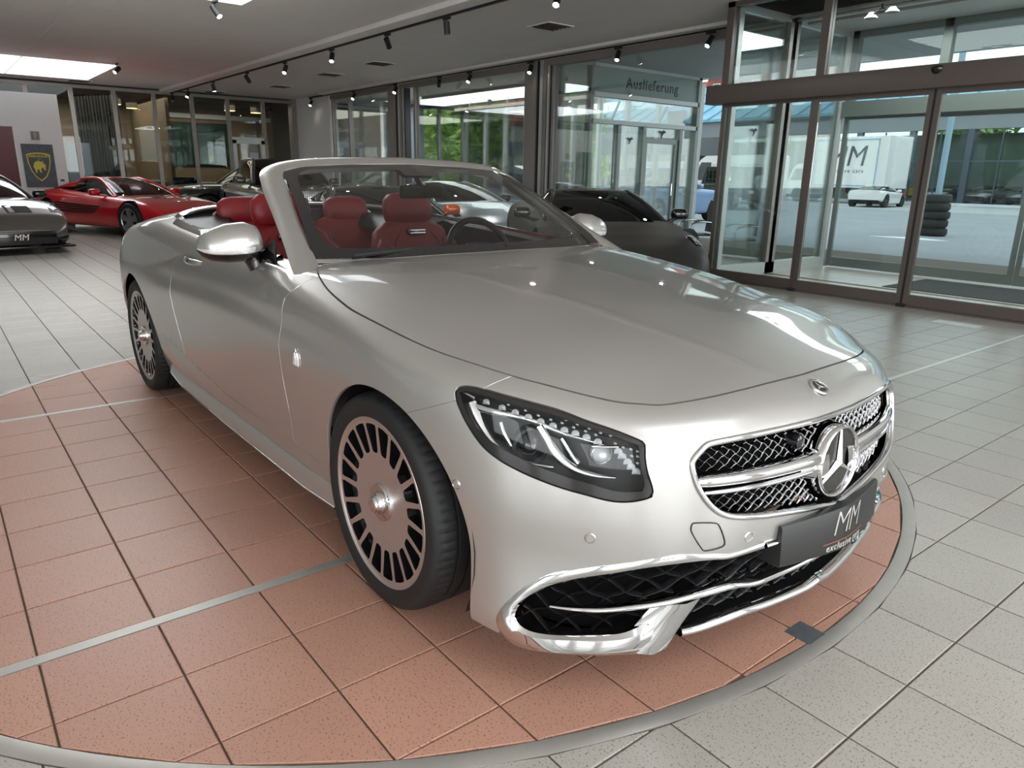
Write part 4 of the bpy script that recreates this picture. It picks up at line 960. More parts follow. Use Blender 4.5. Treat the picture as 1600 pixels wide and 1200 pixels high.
surface_plate('intake_backing', i_poly, .11, M_VOID, CAR)
lattice('intake_mesh', np.array([(SK[-1]+.1, .41), (SK[-1], .41)]+[tuple(p) for p in sz(FI)[2:]]+[(SK[-1], .20), (SK[-1]+.1, .20)]), .035, M_DARKMESH, .047, .027, .0028, .016, keep=lambda S, Z: (Z > .295) | (S < sz(FIN)[0, 0]))
lattice('intake_mesh', np.array([(SK[-1]+.1, .31), (SK[-1], .31), (SK[-1]-.45, .29), (SK[-1]-.50, .18), (SK[-1], .19), (SK[-1]+.1, .19)]), .05, M_DARKMESH, .036, .022, .0026, .014)
bl = catmull(BLADE[:11], 5); bl = np.vstack([bl, [(.970, 0, .322)]]); bl = on_body(resample(bl, 50), .004)
mb = MB(); ribbon(mb, bl, .018, .012, taper=np.interp(np.linspace(0, 1, 50), [0, .12, .5, 1], [.35, .8, 1, 1.05])); both('intake_blade', mb, M_CHROME)
# diagonal fin: from the blade down to the frame's lower corner
FT = np.array([(.826, -.578, .283), (.845, -.548, .286), (.862, -.520, .290), (.880, -.484, .297), (.893, -.455, .298)]); 
FB = np.array([(.786, -.655, .172), (.806, -.622, .148), (.822, -.585, .140), (.836, -.545, .147), (.846, -.508, .170)])
rows = []
for t in np.linspace(0, 1, 12):
    P = FT*(1-t)+FB*t; P = on_body(P, 0); N = body_n(P); c = np.array([-.012, .010, .017, .012, -.012]); rows.append([tuple(p+n*v) for p, n, v in zip(P, N, c)])
pair('intake_fin', MB().grid(rows), M_CHROME)
lt = catmull(LIP[:6], 6); lt = np.vstack([lt, [(.940, 0, .188)]]); lt = resample(lt, 44); lt[:, 2] += .012
mb = MB(); ribbon(mb, on_body(lt, .004), .024, .014); both('bumper_lip', mb, M_CHROME)
lb = lt.copy(); lb[:, 2] -= .02
mb = MB(); mb.grid([[tuple(a+[-.01, 0, 0]), tuple(a+[-.10, 0, -.005]), tuple(a+[-.3, 0, 0])] for a in lb]); both('undertray', mb, M_MATTBLACK)
# sensors, tow cover, emblem on the nose
for sg in (1, -1):
    for c in SENSORS:
        c = np.array(c); n = body_n(c[None])[0]
        mb = MB(); mb.lathe([(0, .0028), (.0085, .0028), (.0092, .001)], 20, 'Z'); mb2 = MB(); mb2.lathe([(.0092, .001), (.0105, -.001), (.0125, .0022), (.0145, .0005)], 20, 'Z')
        Q = Vector(n*[1, sg, 1]).to_track_quat('Z', 'Y')
        for m_, nm in ((mb, 'parking_sensor'), (mb2, 'sensor_ring')):
            o = m_.build(nm, M_PAINT if nm == 'parking_sensor' else M_SATIN, bumper, 50); o.location = c*[1, sg, 1]; o.rotation_mode = 'QUATERNION'; o.rotation_quaternion = Q
tw = on_body(resample(catmull(TOWCAP, 5, True), 40), .0015); tw = np.vstack([tw, tw[:1]])
mb = MB(); mb.tube([tuple(p) for p in tw], .0016, 6, False); mb.build('tow_cover_seam', M_MATTBLACK, bumper, 60)
c = on_body(np.array([[.876, 0, .778]]), .001)[0]; n = body_n(c[None])[0]; n[1] = 0
em = MB(); em.lathe([(0, .002), (.021, .002), (.022, .004), (.027, .0045), (.030, .003), (.031, 0)], 32, 'Z'); em = em.build('emblem', M_CHROME, bumper, 50)
em.location = c; em.rotation_mode = 'QUATERNION'; em.rotation_quaternion = Vector(n).to_track_quat('Z', 'X')
mb = MB(); mb.lathe([(0, .0026), (.0215, .0026)], 32, 'Z'); mb.build('emblem_field', M_BLACK, em, 50)
mb = MB()
for k in range(3):
    a = k*2*PI/3; c_, s_ = math.cos(a), math.sin(a); R = lambda u, v, h: (u*c_-v*s_, u*s_+v*c_, h)
    mb.add([R(0, 0, .006), R(.004, .0045, .003), R(.022, 0, .003), R(.004, -.0045, .003)], [(0, 1, 2), (0, 2, 3)])
mb.build('emblem_star', M_CHROME, em)
# --- number plate holder with the dealer's plate
def plate_surf(y, z): return np.stack([1.012-.045*(np.abs(y)/.26)**1.4-.05*(z-.40), y, z], -1)
hp = MB(); ny = 25; Y = np.linspace(-.262, .262, ny)
rows = []
for y in Y:
    zt, zb_ = .462-.006*(abs(y)/.26), .332+.006*(abs(y)/.26)
    a = plate_surf(np.array([y, y]), np.array([zb_, zt])); dpt = .075
    rows.append([tuple(a[0]+[-dpt, 0, .002]), tuple(a[0]+[-.004, 0, 0]), tuple(a[0]+[0, 0, .005]), tuple(a[1]+[0, 0, -.005]), tuple(a[1]+[-.004, 0, 0]), tuple(a[1]+[-dpt, 0, -.002])])
hp.grid(rows); n0 = len(rows[0]); hp.f += [tuple(range(n0)), tuple(range((ny-1)*n0, ny*n0))[::-1]]; hp.mi += [0, 0]
M_PLATE = mat('plate_black', (.012, .012, .012), .38)
holder = hp.build('plate_holder', M_PLATE, CAR, 40)
M_LETTER = mat('plate_lettering', (.62, .60, .56), .35, .4); M_COPPER = mat('plate_underline', (.36, .12, .07), .4, .3)
def bend_text(nm, txt, size, z, mt, **kw):
    me = text_mesh(txt, size, .0006, **kw); 
    for v in me.vertices:
        x, y, h = v.co; p = plate_surf(np.array([x]), np.array([z+y]))[0]; v.co = (p[0]+.001+h, x, p[2])
    return link(nm, me, holder, mt)
bend_text('plate_lettering', 'MM', .104, .416, M_LETTER, shear=.26, sx=.92, spacing=.88, bold=-.0022)
bend_text('plate_lettering', 'exclusive cars', .029, .352, M_LETTER, shear=.25, spacing=1.12)
mb = MB(); mb.grid([[tuple(plate_surf(np.array([y]), np.array([z]))[0]+[.0012, 0, 0]) for z in (.3655, .3685)] for y in np.linspace(-.105, .105, 9)]); mb.build('plate_underline', M_COPPER, holder)
# ----------------------------------------------------------------- wheels
M_MACHINED = mat('machined_wheel_face', rgb(206, 198, 196), .36, .9)
def make_wheel():
    w = bpy.data.objects.new('wheel', None); COL.objects.link(w)
    prof = [(.266, .004), (.276, -.002), (.292, -.008), (.312, -.0095), (.327, -.005), (.3355, .004), (.340, .014), (.3435, .026), (.3455, .044), (.3458, .058), (.338, .060), (.338, .068), (.3462, .070), (.3466, .100), (.338, .102), (.338, .111), (.3466, .113), (.3466, .150), (.338, .152), (.338, .161), (.3462, .163), (.3455, .205), (.342, .226), (.33, .24), (.31, .246), (.27, .24)]
    mb = MB(); n = 288; m = len(prof); vs = []
    for k in range(n):
        a = 2*PI*k/n; cut = k % 4 == 0
        for i, (r, h) in enumerate(prof):
            if cut and 6 <= i <= 8: r -= .0035
            if cut and i == 9: r -= .002
            vs.append((r*math.cos(a), h, r*math.sin(a)))
    fs = [(k*m+i, k*m+i+1, ((k+1) % n)*m+i+1, ((k+1) % n)*m+i) for k in range(n) for i in range(m-1)]
    mb.add(vs, fs); mb.build('tyre', M_RUBBER, w, 38)
    mb = MB(); mb.lathe([(.262, .006), (.262, .02), (.250, .05), (.25, .2), (0.06, .2)], 64, 'Y'); mb.build('rim_barrel', M_BLACK, w, 40)
    # machined face: 20 rounded windows cut in a disc
    dish = lambda r: .004+.012*(1-(r/.262)**2)
    NW = 20; mb = MB(); inner = []; half = PI/NW
    def win(t):                                  # window outline in (r, angle), t 0..1
        pts = [(.160, -.46), (.168, -.60), (.205, -.66), (.240, -.735), (.2515, -.66), (.2525, 0), (.2515, .66), (.240, .735), (.205, .66), (.168, .60), (.160, .46), (.158, 0)]
        return pts
    wp = [(r, a*half*(1.06 if r < .19 else 1.10)) for r, a in win(0)]
    ro = [.1285, .1285, .19, .262, .262, .262, .262, .262, .19, .1285, .1285, .1285]
    ao = [-.6*half, -half, -half, -half, -.7*half, 0, .7*half, half, half, half, .6*half, 0]
    def pt(r, a, y): return (r*math.cos(a), y, r*math.sin(a))
    pocket = MB()
    for k in range(NW):
        a0 = 2*PI*(k+.5)/NW
        O = [pt(r, a0+a, dish(r)) for r, a in zip(ro, ao)]; I = [pt(r, a0+a, dish(r)) for r, a in wp]; I2 = [pt(r, a0+a, dish(r)+.0015) for r, a in wp]
        b = len(mb.v); mb.add(O+I, [(i, (i+1) % 12, 12+(i+1) % 12, 12+i) for i in range(12)])
        J = [pt(r*(.985), a0+a*.86, dish(r)+.03) for r, a in wp]
        pocket.add(I+J, [(i, (i+1) % 12, 12+(i+1) % 12, 12+i) for i in range(12)]+[tuple(range(12, 24))])
    n = 80; mb.lathe([(.1285, dish(.1285)), (.09, dish(.09)), (.06, dish(.06))], n, 'Y'); mb.lathe([(.262, dish(.262)), (.266, .001), (.272, -.0015), (.275, .002), (.272, .012)], n, 'Y')
    rf = mb.build('rim_face', M_MACHINED, w, 30)
    pocket.build('rim_pockets', M_BLACK, rf, 20)
    mb = MB(); mb.lathe([(.0, -.0225), (.020, -.0225), (.024, -.020), (.026, -.014), (.030, -.012), (.032, -.006), (.036, -.002), (.037, .004), (.058, .0045), (.060, .007), (.062, .016)], 48, 'Y'); mb.build('hub_cap', M_CHROME, w, 25)
    return w
W0 = make_wheel(); W0.parent = CAR; W0.location = (0, -.925, .347)
for x, y, r in ((-2.945, -.925, 0), (0, .925, PI), (-2.945, .925, PI)):
    c = copy_tree(W0, CAR); c.location = (x, y, .347); c.rotation_euler = (0, 0, r)
mb = MB()
for xc in (.035, -2.93):
    for sg in (-1, 1):
        rows = []
        for k in range(25):
            a = -.45+(PI+.9)*k/24; rows.append([(xc+.41*math.cos(a), sg*.88, .335+.41*math.sin(a)), (xc+.41*math.cos(a), sg*.60, .335+.41*math.sin(a))])
        mb.grid(rows); mb.add([(xc+.41*math.cos(-.45+(PI+.9)*k/24), sg*.60, .335+.41*math.sin(-.45+(PI+.9)*k/24)) for k in range(25)], [tuple(range(25))])
for i, xc in enumerate((.035, -2.93)):
    for sg in (-1, 1):
        m1 = MB(); rows = [[(xc+.41*math.cos(-.45+(PI+.9)*k/24), sg*y, .335+.41*math.sin(-.45+(PI+.9)*k/24)) for y in (.88, .60)] for k in range(25)]
        m1.grid(rows); m1.add([r[1] for r in rows], [tuple(range(25))]); m1.build('wheel_arch_liner', M_MATTBLACK, CAR, 40)
mb = MB(); mb.span((-3.9, -.72, .16), (.55, .72, .20)); mb.build('underbody', M_MATTBLACK, CAR)
# ----------------------------------------------------------------- sill trim, belt trim, handles, badges
for sg in (1, -1):
    X = np.linspace(-2.40, -.33, 40); P = on_body(np.stack([X, np.full(40, -.9), np.interp(X, [-2.4, -1.9, -1.4, -.33], [.245, .205, .19, .185])], 1), 0)
    zz = np.interp(X, [-2.4, -2.2, -1.5, -.6, -.33], [.235, .20, .185, .183, .20])
    rows = [[(x, -.872, z+.075), (x, -.896, z+.070), (x, -.917, z+.016), (x, -.918, z+.004), (x, -.905, z-.010), (x, -.86, z-.010)] for x, z in zip(X, zz)]
    mb = MB(); mb.grid(rows); e = len(rows[0]); mb.f += [tuple(range(e)), tuple(range(39*e, 40*e))]; mb.mi += [0, 0]
    if sg < 0: mb.v = [(x, -y, z) for x, y, z in mb.v]
    mb.build('skirt', M_PAINT, CAR, 40)
    mb = MB(); mb.tube([(x, -.918*sg, z+.001) for x, z in zip(X, zz)], .004, 6); mb.build('skirt_strip', M_CHROME, CAR, 60)
    # belt strip: chrome around the cockpit edge
    ck = np.array([p for p in COCKPIT[:-2]]); 
    zt = top_z(ck[:, 0], ck[:, 1]); C3 = np.stack([ck[:, 0], -ck[:, 1], zt], 1); C3 = C3[(C3[:, 0] < -.93)]; C3 = resample(C3, 90); 
    off = C3.copy(); off[:, 2] += .05; 
    rows = []
    for i in range(90):
        a = C3[i]; T = C3[min(i+1, 89)]-C3[max(i-1, 0)]; T /= np.linalg.norm(T); Nn = np.array([T[1], -T[0], 0]); Nn /= np.linalg.norm(Nn)
        if Nn[1] > 0 and a[0] > -2.4: Nn = -Nn
        w = .052*np.clip((-.72-a[0])/.02, 0, 1)
        q = on_body(np.array([a+Nn*.004, a+Nn*.040]), .0)
        rows.append([tuple(a-Nn*.004+[0, 0, -.05]), tuple(a-Nn*.004+[0, 0, .008]), tuple(q[0]+[0, 0, .015]), tuple(.6*q[0]+.4*q[1]+np.array([0, 0, .014])), tuple(q[1]+[0, 0, -.001])])
    mb = MB(); mb.grid(rows)
    if sg < 0: mb.v = [(x, -y, z) for x, y, z in mb.v]
    mb.build('belt_trim', M_CHROME, CAR, 40)
    # door handle
    P = on_body(np.stack([np.linspace(-1.86, -1.62, 14), np.full(14, -.92), np.linspace(.925, .92, 14)], 1), .0)
    mb = MB(); ribbon(mb, P+np.array([0, -.026, 0])*np.sin(np.linspace(0, PI, 14))[:, None]**.5, .030, .008, taper=np.interp(np.linspace(0, 1, 14), [0, .15, .85, 1], [.4, 1, 1, .6]))
    if sg < 0: mb.v = [(x, -y, z) for x, y, z in mb.v]
    mb.build('door_handle', M_CHROME, CAR, 50)
    # fender badge: overlapped arches on a small foot
    b0 = on_body(np.array([[-.523, -.942, .708]]), .001)[0]
    mb = MB()
    for (u, h, w) in ((-.012, .052, .010), (0, .064, .012), (.012, .052, .010)):
        path = [(b0[0]+u-w, b0[1]-.002, b0[2]-.03), (b0[0]+u-w*.8, b0[1]-.002, b0[2]-.03+h*.6), (b0[0]+u, b0[1]-.002, b0[2]-.03+h), (b0[0]+u+w*.8, b0[1]-.002, b0[2]-.03+h*.6), (b0[0]+u+w, b0[1]-.002, b0[2]-.03)]
        mb.tube([tuple(p) for p in catmull(path, 4)], .0019, 6)
    mb.tube([(b0[0]-.02, b0[1]-.002, b0[2]-.031), (b0[0]+.02, b0[1]-.002, b0[2]-.031)], .0018, 6)
    if sg < 0: mb.v = [(x, -y, z) for x, y, z in mb.v]
    mb.build('fender_badge', M_SATIN, CAR, 60)
# ----------------------------------------------------------------- windscreen frame and glass
tt = np.linspace(0, 1, 40)
IN_ = catmull([(-.66, -.765, .975), (-.735, -.755, 1.012), (-.90, -.722, 1.095), (-1.10, -.680, 1.198), (-1.25, -.648, 1.280), (-1.330, -.615, 1.330), (-1.335, -.52, 1.350), (-1.315, -.30, 1.364), (-1.305, 0, 1.372)], 8)
OUT_ = catmull([(-.58, -.872, .925), (-.70, -.862, .972), (-.90, -.812, 1.062), (-1.12, -.762, 1.158), (-1.34, -.715, 1.262), (-1.455, -.665, 1.335), (-1.468, -.53, 1.374), (-1.452, -.30, 1.390), (-1.445, 0, 1.397)], 8)
IN_ = resample(IN_, 60); OUT_ = resample(OUT_, 60)
k_split = 33
rows = []
for a, b in zip(IN_, OUT_):
    d = b-a; L = np.linalg.norm(d); 
    up = np.array([.25, -.12, .30]) if a[1] < -.6 else np.array([.2, 0, .35])
    i = len(rows)/59; up = np.array([.35, -.75, .55])*(1-i)+np.array([.15, 0, 1.0])*i; up = up-d*(up@d)/(L*L); up /= np.linalg.norm(up)
    dn = -up
    rows.append([tuple(a+dn*.012), tuple(a), tuple(a+d*.22+up*.012), tuple(a+d*.5+up*.017), tuple(a+d*.8+up*.011), tuple(b), tuple(b+dn*.030-d/L*.01), tuple(a*.4+b*.6+dn*.05), tuple(a+dn*.035)])
rows = [r+[r[0]] for r in rows]
for sg in (1, -1):
    mb = MB(); mb.grid(rows[:k_split+1])
    if sg < 0: mb.v = [(x, -y, z) for x, y, z in mb.v]
    mb.build('windscreen_pillar', M_PAINT, CAR, 40)
mb = MB(); rr = rows[k_split:]; rr = rr+[[(x, -y, z) for x, y, z in r] for r in rr[::-1][1:]]; mb.grid(rr); mb.build('windscreen_header', M_PAINT, CAR, 40)
def ws(u, v):
    """u -1..1 across, v 0 base .. 1 top, on the windscreen"""
    au = np.abs(u); b = np.stack([-.665-.085*au**2.4, .762*u, 1.003+.010*au], -1); 
    tz = np.interp(au, [0, .5, .85, 1], [1.370, 1.362, 1.348, 1.326]); tx = np.interp(au, [0, .5, .85, 1], [-1.302, -1.312, -1.330, -1.328]); t = np.stack([tx, .620*u, tz], -1)
    p = b*(1-v)[..., None]+t*v[..., None]; bow = (4*v*(1-v))*.028*(1-.4*au)
    return p+np.stack([bow*.45, 0*bow, bow*.9], -1)
U, Vv = np.meshgrid(np.linspace(-1, 1, 61), np.linspace(0, 1, 31), indexing='ij')
WP = ws(U.ravel(), Vv.ravel()); wn = np.tile(np.array([[.42, 0, .9]]), (len(WP), 1)); 
WF = [(i*31+j, (i+1)*31+j, (i+1)*31+j+1, i*31+j+1) for i in range(60) for j in range(30)]
def g_frit(u, v):
    w = np.array([(1-np.abs(u))*.70, v*.50-.028, (1-v)*.50-.0]); m_ = np.minimum(np.minimum(w[0]-.045, w[1]-.012), w[2]-.022)
    k = .03; a_ = w[0]-.045; b_ = np.minimum(w[1]-.012, w[2]-.022); sm = -np.log(np.exp(-a_/k)+np.exp(-b_/k))*k
    pod = np.maximum(np.abs(u)*.62-.09-.06*(v > .9), .82-v)
    return np.minimum(sm, pod*.6)
frit, clear = clip(PM(WP, wn, WF), g_frit(U.ravel(), Vv.ravel()))
def plain(name, pm, m, parent, smooth=True):
    me = bpy.data.meshes.new(name); me.from_pydata(pm.V.tolist(), [], pm.F); 
    if smooth: me.polygons.foreach_set('use_smooth', [True]*len(me.polygons))
    return link(name, me, parent, m)
wsg = plain('windscreen', clear, M_WSGLASS, CAR); plain('windscreen_border', PM(frit.V, frit.N, frit.F), M_BLACK, wsg)
mb = MB(); mb.box((-1.27, 0, 1.335), (.10, .17, .03), ry=.35, bev=.012); mb.build('sensor_housing', M_MATTBLACK, CAR, 40)
# wipers
for (a, b, c) in (((-.70, -.62, 1.022), (-.745, -.1, 1.040), .012), ((-.70, .12, 1.028), (-.76, .60, 1.040), .012)):
    mb = MB(); P = [Vector(a).lerp(Vector(b), t) for t in np.linspace(0, 1, 8)]; mb.tube(P, [.006, .008, .009, .009, .009, .008, .007, .005], 6); mb.tube([(p.x-.012, p.y, p.z-.010) for p in P], .004, 4)
    mb.build('wiper', M_MATTBLACK, CAR, 50)
mb = MB(); rows = [[(-.64-.085*abs(u)**2.4, .765*u, 1.000), (-.70-.085*abs(u)**2.4, .765*u, .985), (-.85, .765*u, .96)] for u in np.linspace(-1, 1, 21)]; mb.grid(rows); mb.build('scuttle', M_MATTBLACK, CAR, 40)
# ----------------------------------------------------------------- door mirrors
def mirror(sg):
    root = bpy.data.objects.new('door_mirror', None); COL.objects.link(root); root.parent = CAR; root.location = (-1.05, -.955*sg, 1.052)
    n = 40; 
    def shell(z0, z1, grow=1.0):
        rows = []
        for i, u in enumerate(np.linspace(0, 1, 17)):       # across, from the car outwards
            y = (.105-.235*u)
            hgt = np.interp(u, [0, .06, .25, .55, .8, .93, 1], [.45, .80, 1.0, .97, .78, .55, .12]); dep = np.interp(u, [0, .06, .3, .6, .85, .95, 1], [.5, .85, 1, .95, .75, .52, .12])
            r = []
            for k in range(13):
                a = z0+(z1-z0)*k/12; ca, sa = math.cos(a), math.sin(a)
                r.append((.085*dep*grow*max(ca, -.35)+(-.02 if u > .9 else 0), y*sg, (.088*hgt*grow*sa if sa > 0 else .066*hgt*grow*sa)-.012*u))
            rows.append(r)
        return rows
    mb = MB(); mb.grid(shell(-.42, PI*.86)); mb.build('mirror_cap', M_PAINT, root, 60)
    mb = MB(); mb.grid(shell(-2.6, -.42, .985)); mb.build('mirror_base', M_BLACK, root, 60)
    rows = shell(-.36, -.02, 1.012); mb = MB(); mb.grid([r for r in rows[3:17]]); 
    mb.build('indicator', mat('indicator_lens', (.80, .80, .80), .12, .35, .8, bump=.25, bscale=40), root, 60)
    mb = MB(); mb.box((-.035, -.01*sg, .005), (.008, .19, .11), bev=.004); mb.build('mirror_glass', M_CHROME, root, 40)
    mb = MB(); P = [(-.005, .06*sg, -.035), (.0, .082*sg, -.075), (.02, .10*sg, -.13), (.03, .118*sg, -.165)]; mb.tube([tuple(p) for p in catmull(P, 4)], [.036, .036, .035, .034, .034, .034, .033, .033, .034, .036, .038, .04, .042], 14, sx=1.25); mb.build('mirror_stalk', M_BLACK, root, 60)
    mb = MB(); mb.add([(.16, .112*sg, -.07), (-.03, .112*sg, -.055), (.10, .135*sg, .02), (.17, .10*sg, -.07), (-.02, .10*sg, -.055), (.10, .122*sg, .02)], [(0, 1, 2), (5, 4, 3), (0, 3, 4, 1), (1, 4, 5, 2), (2, 5, 3, 0)]); mb.build('mirror_triangle', M_BLACK, root)
mirror(1); mirror(-1)
# ----------------------------------------------------------------- cabin
mb = MB(); mb.span((-2.75, -.74, .30), (-.75, .74, .34)); mb.build('cabin_floor', M_LEATHERD, CAR)
for sg in (1, -1):
    mb = MB(); X = np.linspace(-2.2, -.9, 12); mb.grid([[(x, -.812*sg, top_z(np.array([x]), np.array([.8]))[0]-.012), (x, -.78*sg, top_z(np.array([x]), np.array([.8]))[0]-.03), (x, -.76*sg, .75), (x, -.78*sg, .35)] for x in X]); mb.build('door_lining', M_LEATHERD, CAR, 40)
    mb = MB(); mb.grid([[(x, -.765*sg, .80), (x, -.70*sg, .79), (x, -.70*sg, .74), (x, -.765*sg, .70)] for x in np.linspace(-2.0, -1.1, 8)]); mb.build('armrest', M_LEATHER, CAR, 40)
# dashboard
mb = MB(); rows = []
for y in np.linspace(-.76, .76, 25):
    hump = .035*math.exp(-((y-.38)/.22)**2); rows.append([(-.72, y, .985), (-.86, y, .985+hump*.4), (-1.02, y, .975+hump), (-1.10, y, .945+hump), (-1.10, y, .90), (-1.04, y, .82), (-1.0, y, .60)])
mb.grid(rows); mb.build('dashboard', M_LEATHERD, CAR, 50)
mb = MB(); mb.box((-1.075, .32, .93), (.02, .62, .11), ry=-.15, bev=.008); mb.build('instrument_screen', M_BLACK, CAR, 40)
mb = MB(); mb.box((-1.5, 0, .58), (1.2, .22, .28), bev=.04); mb.build('centre_console', M_LEATHERD, CAR, 40)
# steering wheel
sw = bpy.data.objects.new('steering_wheel', None); COL.objects.link(sw); sw.parent = CAR; sw.location = (-1.24, .38, .93); sw.rotation_euler = (0, PI/2-.42, 0)
mb = MB(); mb.tube([(.185*math.cos(a), .19*math.sin(a), 0) for a in np.linspace(0, 2*PI, 49)[:-1]], .017, 10, closed=True); mb.build('wheel_rim', M_LEATHERD, sw, 60)
mb = MB(); mb.box((0, 0, -.01), (.13, .16, .05), bev=.03); mb.build('wheel_hub', M_LEATHERD, sw, 50)
for a in (PI/2+.15, -PI/2-.15, 0): 
    mb = MB(); mb.tube([(.06*math.cos(a), .06*math.sin(a), 0), (.18*math.cos(a), .18*math.sin(a), 0)], [.022, .014], 8, sx=.5); mb.build('wheel_spoke', M_SATIN, sw, 50)
mb = MB(); mb.tube([(0, 0, -.03), (0, 0, -.2)], .035, 10); mb.build('steering_column', M_LEATHERD, sw, 50)
# interior mirror
mb = MB(); mb.box((-1.20, 0, 1.245), (.03, .235, .062), bev=.014, ry=.15); mb.cyl((-1.20, 0, 1.26), (-1.275, 0, 1.335), .012, 8); mb.build('rear_view_mirror', M_MATTBLACK, CAR, 40)
# seats
def cushion(mb, rows_spec, n=20, p=3.0):
    """lofted cushion: list of (centre xyz, half width y, half depth along the local normal, lean)"""
    rows = []
    for (cx, cy, cz, hw, hd, lean) in rows_spec:
        r = []
        for k in range(n):
            a = 2*PI*k/n; c, s = math.cos(a), math.sin(a)
            u = math.copysign(abs(c)**(2/p), c)*hw; v = math.copysign(abs(s)**(2/p), s)*hd
            r.append((cx+v*math.cos(lean), cy+u, cz+v*math.sin(lean)))
        rows.append(r)
    mb.grid(rows, wrap=True); m_ = len(rows); mb.f += [tuple(range(n-1, -1, -1)), tuple(range((m_-1)*n, m_*n))]; mb.mi += [0, 0]
    return mb
def front_seat(y):
    s = bpy.data.objects.new('front_seat', None); COL.objects.link(s); s.parent = CAR; s.location = (-1.62, y, .34)
    prof = [(-.22, .18), (-.235, .26), (-.27, .40), (-.315, .55), (-.345, .66), (-.36, .71)]
    back = MB(); hw = [.20, .235, .255, .262, .235, .17]; hd = [.07, .085, .085, .08, .07, .045]
    cushion(back, [(x, 0, z, w, d, .25) for (x, z), w, d in zip(prof, hw, hd)], 24, 3.2); back.build('backrest', M_LEATHER, s, 60)
    for sg in (1, -1):
        b = MB(); b.tube([tuple(p) for p in catmull([(-.14, sg*.20, .20), (-.16, sg*.225, .34), (-.205, sg*.235, .48), (-.27, sg*.21, .62)], 5)], [.035]*2+[.05]*12+[.035, .03], 10); b.build('side_bolster', M_LEATHER, s, 60)
        b = MB(); b.tube([(.20, sg*.225, .155), (.0, sg*.235, .165), (-.15, sg*.235, .17)], [.04, .055, .05], 10); b.build('cushion_bolster', M_LEATHER, s, 60)
    b = MB(); cushion(b, [(.26, 0, .02, .22, .09, 0)]*0+[(.05, 0, .02, .24, .25, 0), (.05, 0, .10, .25, .27, 0), (.05, 0, .15, .24, .26, 0), (.05, 0, .168, .20, .22, 0)], 24, 4); b.build('seat_cushion', M_LEATHER, s, 50)
    h = MB(); cushion(h, [(-.352, 0, .705, .115, .045, .2), (-.352, 0, .72, .145, .058, .2), (-.358, 0, .78, .160, .064, .2), (-.370, 0, .84, .150, .060, .2), (-.378, 0, .868, .12, .045, .2), (-.38, 0, .876, .07, .02, .2)], 24, 3); h.build('headrest', M_LEATHER, s, 60)
    v = MB(); v.box((-.262, 0, .662), (.02, .125, .034), ry=-.2, bev=.008); v.build('neck_vent', M_BLACK, s, 40)
    for dz in (-.008, .008):
        v = MB(); v.box((-.249, 0, .662+dz), (.008, .105, .005), ry=-.2); v.build('vent_slat', M_TRIM, s)
    p = MB(); 
    for sg in (1, -1): p.tube([tuple(q) for q in catmull([(-.15, sg*.11, .22), (-.185, sg*.125, .40), (-.245, sg*.15, .58), (-.275, sg*.10, .66)], 5)], .004, 6)
    p.build('seat_piping', mat('dark_piping', rgb(86, 14, 22), .5), s, 60)
    b = MB(); b.span((-.2, -.2, -.02), (.25, .2, .04), .01); b.build('seat_base', M_LEATHERD, s, 40)
    return s
front_seat(-.385); front_seat(.385)
def rear_seat(y):
    s = bpy.data.objects.new('rear_seat', None); COL.objects.link(s); s.parent = CAR; s.location = (-2.42, y, .34)
    b = MB(); cushion(b, [(-.13, 0, .14, .24, .07, .25), (-.16, 0, .30, .265, .08, .25), (-.21, 0, .46, .275, .08, .25), (-.255, 0, .60, .265, .075, .25), (-.28, 0, .68, .22, .06, .25), (-.285, 0, .705, .15, .03, .25)], 24, 3.4); b.build('backrest', M_LEATHER, s, 60)
    b = MB(); cushion(b, [(.12, 0, .0, .25, .24, 0), (.12, 0, .09, .265, .26, 0), (.12, 0, .135, .25, .25, 0), (.12, 0, .15, .2, .2, 0)], 24, 4); b.build('seat_cushion', M_LEATHER, s, 50)
    h = MB(); cushion(h, [(-.275, 0, .665, .11, .04, .2), (-.272, 0, .68, .14, .055, .2), (-.276, 0, .74, .155, .06, .2), (-.287, 0, .80, .145, .056, .2), (-.295, 0, .825, .11, .04, .2), (-.297, 0, .832, .06, .02, .2)], 24, 3); h.build('headrest', M_LEATHER, s, 60)
    p = MB()
    for sg in (1, -1): p.tube([tuple(q) for q in catmull([(-.05, sg*.10, .16), (-.085, sg*.12, .34), (-.14, sg*.16, .52), (-.19, sg*.11, .63)], 5)], .004, 6)
    p.build('seat_piping', bpy.data.materials['dark_piping'], s, 60)
    return s
rear_seat(-.34); rear_seat(.34)
mb = MB(); cushion(mb, [(-2.60, 0, .45, .70, .08, .2), (-2.64, 0, .70, .73, .08, .2), (-2.69, 0, .92, .73, .07, .2), (-2.71, 0, .985, .70, .05, .2)], 28, 6); mb.build('rear_bulkhead', M_LEATHER, CAR, 50)
